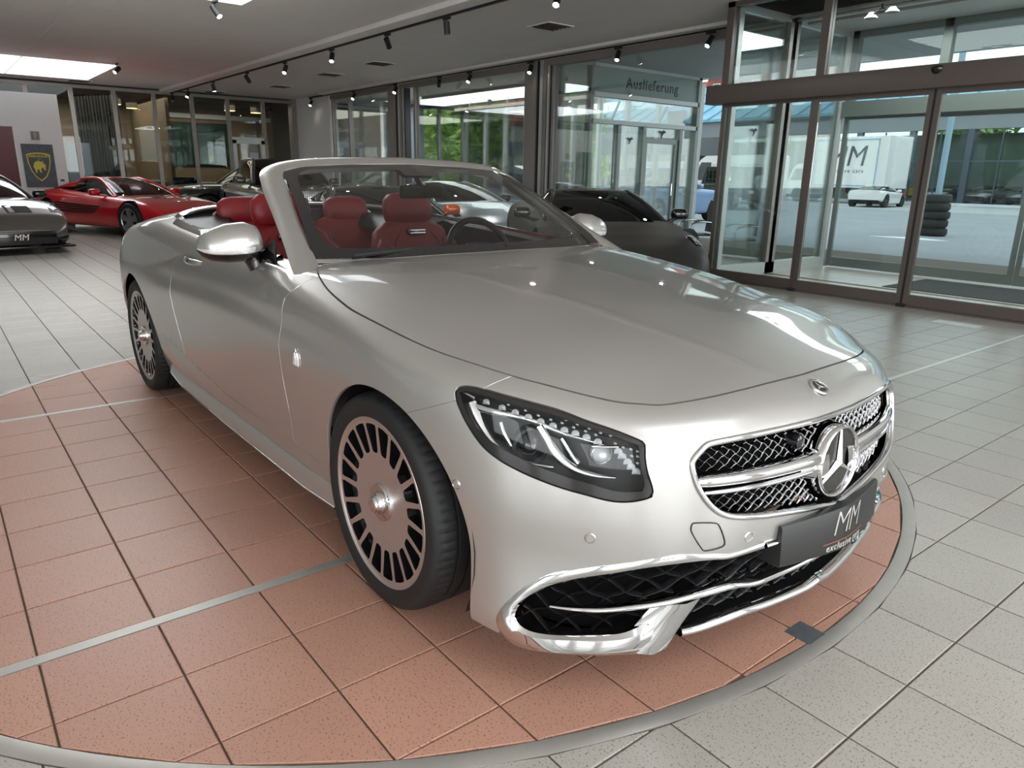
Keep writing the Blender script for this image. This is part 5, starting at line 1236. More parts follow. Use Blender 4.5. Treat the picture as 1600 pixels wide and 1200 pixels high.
for sg in (1, -1):
    mb = MB(); cushion(mb, [(-2.30, -.64*sg, .60, .09, .36, 0), (-2.32, -.64*sg, .80, .10, .36, 0), (-2.34, -.645*sg, .90, .10, .34, 0), (-2.34, -.65*sg, .93, .07, .30, 0)], 24, 4); mb.build('rear_side_panel', M_LEATHERD, CAR, 50)
    # tonneau panels beside and behind the rear seats, bright roll-over hoop
    mb = MB(); rows = []
    for x in np.linspace(-2.15, -2.80, 12):
        y0 = np.interp(x, [-2.81, -2.74, -2.6, -2.45, -2.2], [.28, .54, .725, .775, .80]); z = top_z(np.array([x]), np.array([min(y0, .78)]))[0]
        rows.append([(x, -y0*sg, z-.012), (x, -(y0-.03)*sg, z-.018), (x, -(y0*.85)*sg, z-.03), (x, -y0*.65*sg, z-.035), (x, -y0*.55*sg, z-.10)])
    mb.grid(rows); mb.build('tonneau_panel', mat('tonneau_black', (.012, .0125, .014), .4) if sg > 0 else bpy.data.materials['tonneau_black'], CAR, 50)
    mb = MB(); mb.tube([tuple(p) for p in catmull([(-2.66, -.52*sg, .90), (-2.68, -.53*sg, 1.02), (-2.71, -.50*sg, 1.075), (-2.74, -.40*sg, 1.09)], 5)], .022, 10, sx=.6); mb.build('roll_hoop', M_CHROME, CAR, 60)
mb = MB(); rows = []
for y in np.linspace(-.50, .50, 13):
    z = top_z(np.array([-2.8]), np.array([abs(y)]))[0]; rows.append([(np.interp(abs(y), [0, .28, .54], [-2.83, -2.81, -2.75]), y, z-.012), (-2.74, y, z-.03), (-2.70, y, z-.12)])
mb.grid(rows); mb.build('tonneau_lid', bpy.data.materials['tonneau_black'], CAR, 50)
# ================================================================= offices behind the rear glass wall
XB = -21.2
glazed('wall_office', 0, XB, -8.4, 7.70, 0, HC-.05, [.60-1.0*k for k in range(1, 9)]+[.60, 1.60, 2.60, 3.60, 4.60, 5.60, 6.65], fw=.10, fd=.10, kick=.12, m=M_FRAME, g=M_GLASSIN)
M_TAN = mat('tan_office_wall', rgb(152, 132, 108), .8, noise=.06, nscale=2)
M_DARKW = mat('dark_office_wall', rgb(78, 76, 74), .8)
wall('wall_office_back', (-26.6, -8.6, 0), (-26.4, 9.2, 3.4), M_TAN)
wall('wall_office_side', (-26.6, 8.9, 0), (-21.3, 9.1, 3.4), M_DARKW); wall('wall_office_end', (-26.6, -8.7, 0), (-21.3, -8.5, 3.4), M_DARKW)
mb = MB(); mb.span((-26.6, -8.6, 3.40), (-21.25, 9.1, 3.5)); struct(mb.build('ceiling_office', M_DARKCEIL))
mb = MB(); mb.span((-26.3, -8.4, -.004), (-21.3, 8.9, .0)); struct(mb.build('floor_office', mat('office_carpet', rgb(70, 66, 62), .9)))
area('office_lamps', (-23.8, 3.6, 3.3), 4.0, 7, (0, 0, -1), 150, (1, .90, .76))
wall('wall_office_divider', (-26.4, 4.05, 0), (-21.9, 4.15, 3.4), M_TAN)
# doorway in the glass wall
od = struct(thing('door_3', 'grey framed glass office door', 'door', (0, 0, 0))); del od['category']
mb = MB(); 
for q in (((XB-.07, 5.65, 0), (XB+.07, 5.76, 2.2)), ((XB-.07, 6.50, 0), (XB+.07, 6.61, 2.2)), ((XB-.07, 5.65, 2.1), (XB+.07, 6.61, 2.28)), ((XB-.07, 5.76, 0), (XB+.07, 6.5, .16))): mb.span(*q)
mb.build('door_frame', M_FRAMEL, od)
mb = MB(); mb.span((XB+.0505, 6.12, 1.25), (XB+.056, 6.40, 1.85)); tag(mb.build('notice', mat('notice_paper', rgb(196, 204, 214), .6)), 'pale blue paper notice on the office door', 'notice')
# green picture, curtains, counters, pendants
pic = thing('picture', 'large dark green landscape picture behind the office glass', 'picture', (-26.36, 6.0, 1.42)); pic.scale = (1, 1.35, 1.3)
mb = MB(); mb.span((-.03, -.95, 0), (0, .95, 1.15), .01); mb.build('picture_frame', mat('picture_frame_dark', (.012, .02, .016), .4), pic)
def noise_mix(name, c1, c2, scale, lo=.4, hi=.6, rough=.5, c3=None):
    m, nt, b, out = node_mat(name); N = nt.nodes; L = nt.links; tc = N.new('ShaderNodeTexCoord'); n = N.new('ShaderNodeTexNoise'); n.inputs['Scale'].default_value = scale; n.inputs['Detail'].default_value = 5
    L.new(tc.outputs['Object'], n.inputs['Vector']); r = N.new('ShaderNodeValToRGB'); e = r.color_ramp.elements; e[0].position = lo; e[0].color = (*c1, 1); e[1].position = hi; e[1].color = (*c2, 1)
    if c3 is not None: q = e.new(min(.99, hi+.08)); q.color = (*c3, 1)
    L.new(n.outputs['Fac'], r.inputs[0]); L.new(r.outputs[0], b.inputs['Base Color']); b.inputs['Roughness'].default_value = rough; return m
mb = MB(); mb.span((.0, -.88, .07), (.004, .88, 1.08)); mb.build('canvas', noise_mix('green_canvas', (.006, .03, .022), (.02, .075, .05), 3.5, .42, .62, .35, (.16, .20, .05)), pic)
mb = MB(); mb.span((-26.35, 4.2, 3.05), (-26.3, 8.8, 3.2)); tag(mb.build('wall_shelf', M_WHITE), 'white shelf band along the office rear wall', 'shelf')
for k, (y, h_, lab) in enumerate(((2.25, 3.1, 'dark pleated curtain hanging behind the office glass above the red car'),)):
    cu = MB(); rows = []
    for j in range(49):
        t = j/48; rows.append([(-22.2+.07*math.sin(j*1.9)-1.6*(1-t), y-.25+.9*t, .002), (-22.2+.07*math.sin(j*1.9)-1.6*(1-t), y-.25+.9*t, 3.35)])
    cu.grid(rows); tag(cu.build('curtain', mat('dark_curtain', rgb(70, 70, 68), .9), None, 60), lab, 'curtain')
mb = MB(); mb.span((-22.9, 1.55, .3), (-22.85, 2.15, 2.0), .01); tag(mb.build('display_panel', mat('pale_panel', rgb(176, 186, 204), .4)), 'pale blue display panel behind the office glass beside the curtain', 'panel')
def counter(x, y, w, d, h, label, m):
    c = thing('counter', label, 'counter', (x, y, 0)); b = MB(); b.span((-d/2, -w/2, 0), (d/2, w/2, h-.04), .005); b.build('counter_body', m, c); b = MB(); b.span((-d/2-.03, -w/2-.03, h-.04), (d/2+.03, w/2+.03, h), .005); b.build('counter_top', M_WHITE, c)
M_CNT = mat('counter_grey', rgb(150, 148, 142), .5)
counter(-22.4, 5.15, 1.0, .6, .95, 'low grey office counter beneath the green picture', M_CNT)
counter(-22.6, 3.5, .9, .6, 1.0, 'low office counter beside the computer desk', M_CNT)
dk = thing('computer_screen', 'dark computer screen standing on a pale stand behind the office glass', 'screen', (-21.62, 4.32, .29))
b = MB(); b.span((-.03, -.33, .28), (.02, .33, .82), .015); b.build('screen_panel', M_BLACK, dk, 40); b = MB(); b.span((-.03, -.33, -.28), (.03, .33, .27), .02); b.build('screen_back', mat('grey_screen_back', rgb(146, 150, 146), .35), dk, 40)
M_PEND = mat('pendant_glow', (1, .7, .3), .5, emit=(1, .62, .22), estr=5.0)
for k, (x, y, lab) in enumerate(((-23.4, 3.05, 'glowing drum pendant in the office, left of a pair'), (-24.6, 3.75, 'glowing drum pendant in the office, right of a pair'), (-23.0, 6.25, 'glowing drum pendant above the office door'), (-23.2, 7.15, 'glowing drum pendant near the white end wall'))):
    p = thing('pendant_lamp', lab, 'lamp', (x, y, 3.40), 0, None); b = MB(); b.lathe([(0, 0), (.16, 0), (.16, -.26)], 24, 'Z'); b.build('lamp_shade', mat('drum_shade', rgb(120, 112, 100), .7) if 'drum_shade' not in bpy.data.materials else bpy.data.materials['drum_shade'], p, 40); b = MB(); b.lathe([(0, -.268), (.157, -.268), (.157, -.255)], 24, 'Z'); b.build('diffuser', M_PEND, p)
# ================================================================= white partition with the dealer poster
PX = -17.0
pw = MB(); z1 = 2.80
pw.span((PX-.16, -5.2, 0), (PX, -1.15, z1)); pw.span((PX-.16, -1.15, 2.12), (PX, -.17, z1)); pw.span((PX-.16, -.17, 0), (PX, .70, z1))
struct(pw.build('wall_poster', M_WHITE))
mb = MB(); mb.span((PX-2.2, -1.6, 0), (PX-2.1, .4, 2.75)); struct(mb.build('wall_red', mat('dark_red_wall', rgb(56, 14, 20), .6)))
wl = thing('wall_lamp', 'grey half-cylinder wall lamp above the dark shield poster', 'lamp', (PX, .20, 1.87))
b = MB(); b.lathe([(.078, 0), (.08, .005), (.08, .165), (.078, .17)], 24, 'Z', caps=True); b.build('lamp_shade', M_FRAME, wl, 40); b = MB(); b.span((-.02, -.03, .05), (.03, .03, .12)); b.build('wall_bracket', M_FRAMED, wl)
po = thing('poster', 'dark blue-black poster with a gold bull shield reading LAMBORGHINI', 'poster', (PX+.0125, .20, 1.345))
b = MB(); b.span((-.012, -.285, -.44), (.006, .285, .44)); b.build('poster_sheet', noise_mix('poster_print', (.010, .016, .030), (.030, .045, .075), 14, .4, .7, .4), po)
M_GOLD = mat('gold_print', rgb(196, 176, 60), .45, .2); M_SHIELD = mat('shield_black', (.008, .008, .010), .4)
sh = [(-.215, .235), (-.12, .262), (0, .270), (.12, .262), (.215, .235), (.205, .06), (.165, -.10), (.095, -.235), (0, -.315), (-.095, -.235), (-.165, -.10), (-.205, .06)]
b = MB(); b.prism(sh, 0, .006, .009); b.build('shield', M_GOLD, po); b = MB(); b.prism([(y*.90, z*.90-.002) for y, z in sh], 0, .009, .011); b.build('shield_field', M_SHIELD, po)
bull = [(-.115, -.02), (-.10, .05), (-.06, .095), (-.01, .10), (.03, .085), (.075, .10), (.06, .06), (.10, .03), (.115, -.02), (.09, -.02), (.105, -.07), (.085, -.10), (.065, -.06), (.05, -.03), (.02, -.05), (.015, -.10), (.03, -.135), (-.005, -.135), (-.015, -.09), (-.04, -.06), (-.06, -.09), (-.055, -.135), (-.085, -.135), (-.09, -.08)]
b = MB(); b.prism(bull, 0, .011, .014); b.tube([(.013, -.02, .10), (.013, .03, .14), (.013, -.03, .15)], .006, 6); b.build('bull_figure', M_GOLD, po)
put_text('shield_lettering', 'LAMBORGHINI', .062, M_GOLD, (.0125, 0, .192), (0, 1, 0), (0, 0, 1), po, depth=.001, bold=.001)
mb = MB(); mb.span((PX, .545, 1.03), (PX+.008, .62, 1.075)); tag(mb.build('name_plate', mat('small_black_plate', (.03, .03, .035), .4)), 'tiny dark sign on the white wall right of the shield poster', 'sign')
# ================================================================= delivery room beyond the storefront
YB = 12.25
glazed('wall_delivery_back', 1, YB, -18.6, -9.2, 0, HC-.10, [-18.45+1.0*k for k in range(1, 10)], fw=.10, fd=.12, kick=.3, m=M_FRAMEL)
M_BLUEG = mat('blue_grey_panel', rgb(128, 142, 156), .4)
wall('wall_delivery_end', (-21.3, YW+.1, 0), (-21.1, YB, HC), M_BLUEG)
glazed('wall_delivery_left', 0, -18.65, 9.3, YB, 0, HC-.1, [10.3, 11.3], fw=.09, kick=.5, m=mat('blue_grey_frame', rgb(92, 104, 114), .45))
wall('wall_delivery_white', (-20.6, 9.2, 0), (-18.6, 9.3, HC-.1), M_WHITE)
mb = MB(); mb.span((-21.2, YW+.12, HC), (-9.15, YB+.1, HC+.15)); struct(mb.build('ceiling_delivery', mat('delivery_ceiling', rgb(210, 212, 210), .7)))
mb = MB(); mb.span((-27, 9.2, -.1), (-18.7, YB+.1, -.004)); struct(mb.build('floor_delivery', M_GROUT))
area('delivery_room_fill', (-14.5, 10, 3.3), 7, 2.0, (0, 0, -1), 330, (1, 1, .98))  # added fill light under the ceiling, no fixture of the room
# rail with hooks hanging from its ceiling
hr = thing('hanging_rail', 'grey suspended ceiling rail with hooks in the delivery room', 'rail', (-13.4, 10.4, HC))
b = MB(); b.span((-3.0, -.03, -.42), (2.8, .03, -.34)); b.build('rail_bar', M_FRAME, hr)
for x in (-2.3, -.6, 1.3): b = MB(); b.cyl((x, 0, -.35), (x, 0, 0), .012, 8); b.build('suspension_rod', M_FRAME, hr, 40)
for x in (-1.4, .4): b = MB(); b.span((x-.03, -.05, -.34), (x+.03, .05, -.20)); b.tube([(x, -.05, -.24), (x+.12, -.10, -.22), (x+.2, -.10, -.24)], .02, 8); b.build('rail_trolley', M_FRAMED, hr)
mb = MB(); mb.span((-16.0, 9.0, HC-.22), (-10.2, 9.05, HC-.15)); mb.cyl((-15.6, 9.02, HC-.2), (-15.6, 9.02, HC), .01, 6); mb.cyl((-10.8, 9.02, HC-.2), (-10.8, 9.02, HC), .01, 6); tag(mb.build('cable_tray', M_FRAME), 'grey cable tray under the delivery room ceiling, nearer the storefront', 'tray')
# glass front with the sign, door and fanlights (plane x = -9.2)
XS = -9.2
SFR = mat('sign_wall_frame', rgb(150, 158, 154), .4, .3)
sw_ = struct(MB().span((XS-.07, YW+.1, 0), (XS+.07, YB, .18)).build('wall_sign', SFR))
for y, zt_ in ((YW+.20, HC), (8.75, HC), (9.57, 2.36), (10.33, 2.36), (11.52, 2.36), (12.05, HC)):
    mb = MB(); mb.span((XS-.07, y-.045, 0), (XS+.07, y+.045, zt_)); mb.build('mullion', SFR, sw_)
for z, y0, y1 in ((2.35, 8.75, 12.05), (2.85, 8.75, 12.05), (3.40, YW+.1, 12.1)):
    mb = MB(); mb.span((XS-.07, y0, z), (XS+.07, y1, z+.085)); mb.build('transom', M_FRAMEL, sw_)
for y0, y1, za, zb_ in ((YW+.25, 8.70, .18, 3.4), (8.80, 9.52, .18, 2.35), (9.62, 10.28, .18, 2.35), (10.38, 11.47, 2.16, 2.35), (8.8, 12.0, 2.44, 2.85), (11.57, 12.0, .18, 2.35)):
    mb = MB(); mb.span((XS-.006, y0, za), (XS+.006, y1, zb_)); mb.build('pane', M_GLASS, sw_)
sd = struct(thing('door_4', 'grey glass side door under the sign', 'door', (XS, 10.38, 0))); del sd['category']
leafm = MB()
for q in (((-.03, .0, .02), (.03, .09, 2.13)), ((-.03, 1.0, .02), (.03, 1.09, 2.13)), ((-.03, .09, 2.03), (.03, 1.0, 2.13)), ((-.03, .09, .02), (.03, 1.0, .2))): leafm.span(*q)
dl = leafm.build('door_leaf', SFR, sd); mb = MB(); mb.span((-.006, .09, .2), (.006, 1.0, 2.03)); mb.build('pane', M_GLASS, dl); mb = MB(); mb.tube([(.05, .95, 1.2), (.05, .95, .95)], .014, 8); mb.build('door_handle', M_CHROME, dl, 40)
sg = thing('sign', 'frosted glass sign panel reading Auslieferung above the side door', 'sign', (XS+.01, 10.38, 3.14))
b = MB(); b.span((-.01, -1.56, -.205), (.012, 1.60, .255)); b.build('sign_panel', mat('frosted_glass_panel', rgb(150, 168, 162), .5), sg)
put_text('sign_lettering', 'Auslieferung', .285, mat('sign_grey_letters', rgb(62, 66, 66), .5), (.015, .16, .02), (0, 1, 0), (0, 0, 1), sg, depth=.002, bold=.004, spacing=1.12)
for y in (9.7, 11.2): mb = MB(); mb.tube([(XS-.1, y, 2.82), (XS-.42, y+.1, 2.45)], .03, 6); tag(mb.build('window_stay', SFR), 'slanting grey stay behind the fanlight, %s of two' % ('nearer the post' if y < 10 else 'nearer the speaker box'), 'stay', 'fanlight stays')
mb = MB(); mb.box((XS-.2, 11.68, 2.63), (.28, .36, .28), rx=.1, bev=.02); tag(mb.build('heater_box', M_FRAME), 'grey box hanging behind the fanlight right of the stays', 'box')
# bird silhouettes on the glass
def bird(x, y, z, s, label):
    o = [(-.16, .05), (-.10, .09), (-.04, .05), (0, .06), (.05, .10), (.10, .09), (.17, .02), (.09, .03), (.06, -.01), (.03, -.03), (0, -.10), (-.05, -.14), (-.07, -.13), (-.03, -.05), (-.07, .01)]
    mb = MB(); mb.prism([(y+a*s, z+b*s) for a, b in o], 0, x+.008, x+.011); tag(mb.build('bird_sticker', M_FRAMED), label, 'sticker', 'bird stickers on the glass')
bird(XS, 10.95, 2.24, .75, 'black bird sticker over the side door, the bigger one'); bird(XS, 9.95, 2.07, .6, 'small black bird sticker left of the side door'); bird(-4.31, 7.15, 1.95, .45, 'small black bird sticker on the porch glass')
# ================================================================= canopy, yard and buildings outside
M_SLAT = mat('canopy_slats', rgb(196, 200, 200), .5)
canopy = MB(); canopy.span((-9.1, YW+.16, HC+.02), (-4.42, 12.5, HC+.12)); canopy.span((-4.4, YO+.08, HC+.02), (4, 12.5, HC+.12)); canopy = struct(canopy.build('ceiling_canopy', M_SLAT))
sl1 = MB(); sl1.span((-2.34, -.055, -.012), (2.34, .055, .0)); me1 = sl1.mesh('slat'); me1.materials.append(M_SLAT)
sl2 = MB(); sl2.span((-4.2, -.055, -.012), (4.2, .055, .0)); me2 = sl2.mesh('slat'); me2.materials.append(M_SLAT)
y = YW+.25
while y < 12.45:
    o = link('slat', me1, canopy); o.location = (-6.76, y, HC+.02)
    if y > YO+.15: o = link('slat', me2, canopy); o.location = (-.2, y, HC+.02)
    y += .125
M_ASPH = mat('asphalt', rgb(146, 151, 155), .85, noise=.14, nscale=.6, bump=.2, bscale=40)
gr_ = MB(); gr_.span((-110, YB+.1, -.3), (60, 130, -.03)); gr_.span((-9.1, YW+.12, -.3), (-4.4, YB+.2, -.03)); gr_.span((-4.45, YO+.08, -.3), (60, YB+.2, -.03)); gr_.span((6.7, -60, -.3), (60, YO+.2, -.03)); gr_.span((-30, -60, -.3), (6.8, -8.7, -.03)); struct(gr_.build('ground', M_ASPH))
mb = MB(); mb.prism([(-7.4, 17.2), (-5.9, 17.15), (-5.6, 17.45), (-6.6, 17.9)], 2, -.03, -.026); o = struct(mb.build('trim_7', mat('road_paint', rgb(226, 230, 232), .6)))
mb = MB(); mb.span((-60, 47.8, -.03), (20, 48.1, .12)); struct(mb.build('trim_8', mat('white_kerb', rgb(222, 226, 228), .7)))
mb = MB(); mb.span((-60, 36, -.03), (10, 46, -.022)); struct(mb.build('trim_9', mat('lighter_asphalt', rgb(168, 170, 170), .85, noise=.08, nscale=.5)))
# glazed hall across the yard
M_CONC = mat('grey_concrete_band', rgb(140, 146, 150), .8, noise=.1, nscale=.8); M_STEELB = mat('blue_grey_steel', rgb(78, 90, 102), .5, .2); M_ROOFB = noise_mix('blue_metal_roof', rgb(104, 168, 196), rgb(138, 190, 210), 1.2, .35, .7, .4)
hall = thing('glazed_hall', 'long glazed hall with a grey concrete fascia and blue metal roof across the yard', 'building', (-12, 50, 0))
b = MB(); b.span((-46, 0, 4.55), (34, .5, 5.75)); b.build('fascia', M_CONC, hall)
b = MB(); b.prism([(-.3, 5.75), (-.3, 5.95), (7, 9.4), (14, 9.4), (14, 5.75)], 0, -46, 34); b.build('roof', M_ROOFB, hall)
ribm = MB(); ribm.prism([(-.36, 5.95), (-.36, 6.03), (7, 9.52), (7, 9.4)], 0, -.06, .06); rme = ribm.mesh('roof_rib'); rme.materials.append(M_ROOFB)
for k in range(50): o = link('roof_rib', rme, hall); o.location = (-45+1.6*k, 0, 0)
b = MB(); b.span((-46, 6, 0), (34, 6.2, 4.6)); b.build('hall_rear_wall', mat('hall_rear_wall', rgb(78, 92, 84), .8, noise=.5, nscale=.5), hall)
b = MB(); b.span((-46, 0, -.05), (34, 6, .02)); b.build('hall_floor', M_CONC, hall)
pil = MB(); pil.span((-.18, -.05, 0), (.18, .30, 4.55)); pme = pil.mesh('hall_pillar'); pme.materials.append(M_STEELB)
gm = MB(); gm.span((-1.60, .06, .1), (1.60, .08, 4.5)); gme = gm.mesh('hall_pane'); gme.materials.append(glass_mat('hall_glass', (.84, .90, .92), 1.4, 0, .7))
bm_ = MB(); bm_.span((-.03, .02, .1), (.03, .12, 4.5)); bm_.span((-1.6, .02, 2.6), (1.6, .12, 2.68)); bme = bm_.mesh('hall_glazing_bar'); bme.materials.append(M_STEELB)
for k in range(21):
    x = -45.0+3.55*k; o = link('hall_pillar', pme, hall); o.location = (x, 0, 0)
    for mm, nn in ((gme, 'hall_pane'), (bme, 'hall_glazing_bar')): o = link(nn, mm, hall); o.location = (x+1.775, 0, 0)
area('hall_fill', (-14, 53.2, 4.4), 60, 4.5, (0, 0, -1), 1100, (.95, 1, 1))  # light sheet added under the hall roof to lift the dark cars inside
M_TREE = noise_mix('leaf_green', rgb(86, 124, 60), rgb(160, 192, 104), 4.0, .35, .7, .7)
M_BARK = mat('bark', rgb(86, 70, 56), .9)
rng = random.Random(7)
leaf_me = None
def tree(name, label, x, y, h, r, n, z0=0.0, group=None, m=None, ls=.16):
    t = thing(name, label, 'tree', (x, y, z0), 0, group)
    b = MB(); b.tube([(0, 0, 0), (.1, 0, h*.4), (0, .1, h*.75)], [.16, .12, .06], 8); b.build('trunk', M_BARK, t, 60)
    b = MB(); vs = []; fs = []
    blobs = [(rng.gauss(0, r*.45), rng.gauss(0, r*.45), h*.55+rng.gauss(0, h*.20), r*rng.uniform(.35, .6)) for _ in range(26)]
    for k in range(n):
        bx_, by, bz, br = blobs[rng.randrange(len(blobs))]; v = Vector((rng.gauss(0, 1), rng.gauss(0, 1), rng.gauss(0, 1))).normalized()*br*rng.uniform(.7, 1.05); c = Vector((bx_, by, bz))+v
        if c.z < .05: c.z = rng.uniform(.05, .6)
        d = Vector((rng.gauss(0, 1), rng.gauss(0, 1), rng.gauss(0, .6))).normalized(); e = d.cross(Vector((rng.gauss(0, 1), rng.gauss(0, 1), rng.gauss(0, 1)))).normalized(); s_ = ls*rng.uniform(.7, 1.4); q = len(vs)
        vs += [c-d*s_, c+e*s_*.55, c+d*s_, c-e*s_*.55]; fs.append((q, q+1, q+2, q+3))
    b.add(vs, fs); o = b.build('leaves', m or M_TREE, t, None, fix=False); o['kind'] = 'stuff'
M_HEDGE = noise_mix('hedge_green', rgb(140, 190, 70), rgb(214, 236, 130), 3.0, .35, .7, .65)
for k, (x, y, h, r) in enumerate(((-27.6, 18.6, 6.5, 1.8), (-24.9, 23.2, 6.4, 1.5), (-31.6, 21.0, 6.8, 2.0), (-36.5, 22.5, 7.4, 2.2))): tree('leafy_tree', ['bright green tree outside the delivery room windows, middle one', 'bright green tree outside the delivery windows nearest the storefront column', 'bright green tree outside the delivery windows at their left end', 'tall green tree farthest left outside the delivery room'][k], x, y, h, r, 5200, -.03, 'trees outside the delivery room', M_HEDGE, .17)
for k, (x, y, h, r) in enumerate(((-30, 82, 11, 3.6), (-19, 84, 11, 3.6), (-8, 82, 10, 3.4), (-62, 90, 10, 4))): tree('distant_tree', ['tree crown rising behind the glazed hall, left of three', 'tree crown rising behind the glazed hall, middle of three', 'tree crown rising behind the glazed hall, right of three', 'tree behind the red-roofed houses across the yard'][k], x, y, h, r, 2600, -.03, 'trees behind the hall', M_TREE, .4)
# houses behind
M_REDROOF = noise_mix('red_roof_tiles', rgb(150, 74, 58), rgb(176, 98, 78), 3, .35, .65, .8); M_PALEW = mat('pale_render', rgb(206, 200, 190), .85); M_BRICKW = noise_mix('red_brick_wall', rgb(150, 88, 76), rgb(174, 112, 96), 5, .4, .6, .85)
M_DARKWIN = mat('dark_window', (.05, .06, .07), .2)
def house(name, label, x, y, w, d, h, rh, wallm, rot=0.0):
    t = thing(name, label, 'house', (x, y, 0), rot); b = MB(); b.span((-w/2, 0, 0), (w/2, d, h)); b.build('house_wall', wallm, t)
    b = MB(); b.prism([(-.5, h), (d/2, h+rh), (d+.5, h)], 0, -w/2-.4, w/2+.4); b.build('roof', M_REDROOF, t)
    nw = int(w//2.6)
    for i in range(nw):
        for j in range(int(h//3)):
            b = MB(); b.span((-w/2+1.3+i*2.6-.5, -.05, 1.2+3*j), (-w/2+1.3+i*2.6+.5, .04, 2.8+3*j)); f_ = b.build('house_window', M_WHITE, t); b = MB(); b.span((-w/2+1.3+i*2.6-.4, -.07, 1.3+3*j), (-w/2+1.3+i*2.6+.4, -.04, 2.7+3*j)); b.build('house_pane', M_DARKWIN, f_)
house('town_house', 'pale house with a red tiled roof seen through the sign wall', -76, 72, 16, 9, 9, 5, M_PALEW); house('town_house', 'pale house with a red roof left of the brick building', -96, 70, 14, 9, 8.5, 5, M_PALEW); house('town_house', 'red brick house rising above the blue hall roof', -50, 72, 11, 9, 12.5, 5, M_BRICKW); house('town_house', 'pink rendered house with a red roof behind the fanlight', -62, 74, 9, 8, 8.5, 4.5, mat('pink_render', rgb(196, 150, 148), .85))
# dark low shed and fence seen through the sign wall
shd = thing('low_shed', 'long low grey-roofed shed with pale wall panels beyond the mesh fence', 'building', (-48, 42, 0)); b = MB(); b.span((-16, 0, 3.0), (13, 6, 4.3)); b.build('fascia', mat('shed_fascia', rgb(112, 116, 118), .7), shd)
for k in range(12): b = MB(); b.span((-15.5+2.4*k, .2, 0), (-13.4+2.4*k, .4, 3.0)); b.build('wall_panel', mat('shed_panel', rgb(196, 190, 172), .8) if 'shed_panel' not in bpy.data.materials else bpy.data.materials['shed_panel'], shd)
b = MB(); b.span((-16, .4, 0), (13, .6, 3)); b.build('shed_wall', M_DARKW, shd)
fe = thing('mesh_fence', 'grey wire mesh fence in front of the low shed', 'fence', (-30, 27, 0)); 
for k in range(12): b = MB(); b.span((-14+2.5*k-.03, -.03, 0), (-14+2.5*k+.03, .03, 2.0)); b.build('fence_post', M_STEELB, fe)
b = MB()
for k in range(130): b.span((-14+.212*k-.006, -.006, .05), (-14+.212*k+.006, .006, 1.95))
for z in (.1, .5, .9, 1.3, 1.7, 1.93): b.span((-14, -.008, z-.008), (13.5, .008, z+.008))
o = b.build('wire_mesh', M_STEELB, fe); o['kind'] = 'stuff'
# tyre stack and lamp post
for k in range(5):
    b = MB(); pr_ = [(.19, .0), (.28, -.015+.0), (.325, .02), (.335, .06), (.335, .13), (.325, .17), (.28, .195), (.19, .18), (.18, .1), (.19, .0)]; b.lathe(pr_, 40, 'Z'); o = b.build('tyre', M_RUBBER, None, 40); o.location = (-6.62+rng.uniform(-.02, .02), 18.95+rng.uniform(-.02, .02), -.012+.213*k)
    tag(o, 'worn black tyre stacked round the light blue pole, %s' % ('lowest of five', 'second from the ground', 'middle of five', 'fourth from the ground', 'topmost of five')[k], 'tyre', 'tyres stacked round the yard pole')
b = MB(); b.cyl((-6.62, 18.95, -.03), (-6.62, 18.95, 6.5), .075, 16); b2 = b.build('lamp_post', mat('pale_blue_paint', rgb(150, 178, 196), .4), None, 40); tag(b2, 'pale blue steel pole rising from the tyre stack in the yard', 'pole')
# chair and mat beside the porch
def chair(x, y, rz, label):
    c = thing('visitor_chair', label, 'chair', (x, y, -.03), rz, 'mesh chairs on the terrace')
    for sx in (-1, 1):
        b = MB(); b.tube([tuple(p) for p in catmull([(sx*.27, -.25, .02), (sx*.27, .22, .02), (sx*.27, .26, .25), (sx*.27, .24, .62), (sx*.27, -.20, .64)], 4)], .013, 8); b.build('side_frame', M_CHROME, c, 50)
    b = MB(); b.box((0, .02, .43), (.50, .46, .02), bev=.006); b.build('seat', M_MATTBLACK, c); b = MB(); b.box((0, -.24, .74), (.50, .02, .55), rx=.12, bev=.006); b.build('backrest', M_MATTBLACK, c)
    b = MB(); b.tube([(-.26, -.27, 1.0), (.26, -.27, 1.0)], .013, 8); b.build('top_rail', M_CHROME, c, 50)
chair(-6.15, 8.55, 2.6, 'black mesh garden chair with a chrome frame on the terrace left of the porch post'); chair(-5.05, 8.35, 2.5, 'black mesh garden chair with a chrome frame on the terrace seen through the porch glass')
mb = MB(); mb.span((-6.6, 7.95, -.03), (-4.5, 8.85, -.02)); tag(mb.build('floor_mat', bpy.data.materials['door_mat_fibre']), 'black outdoor mat on the terrace before the mesh chairs', 'mat')
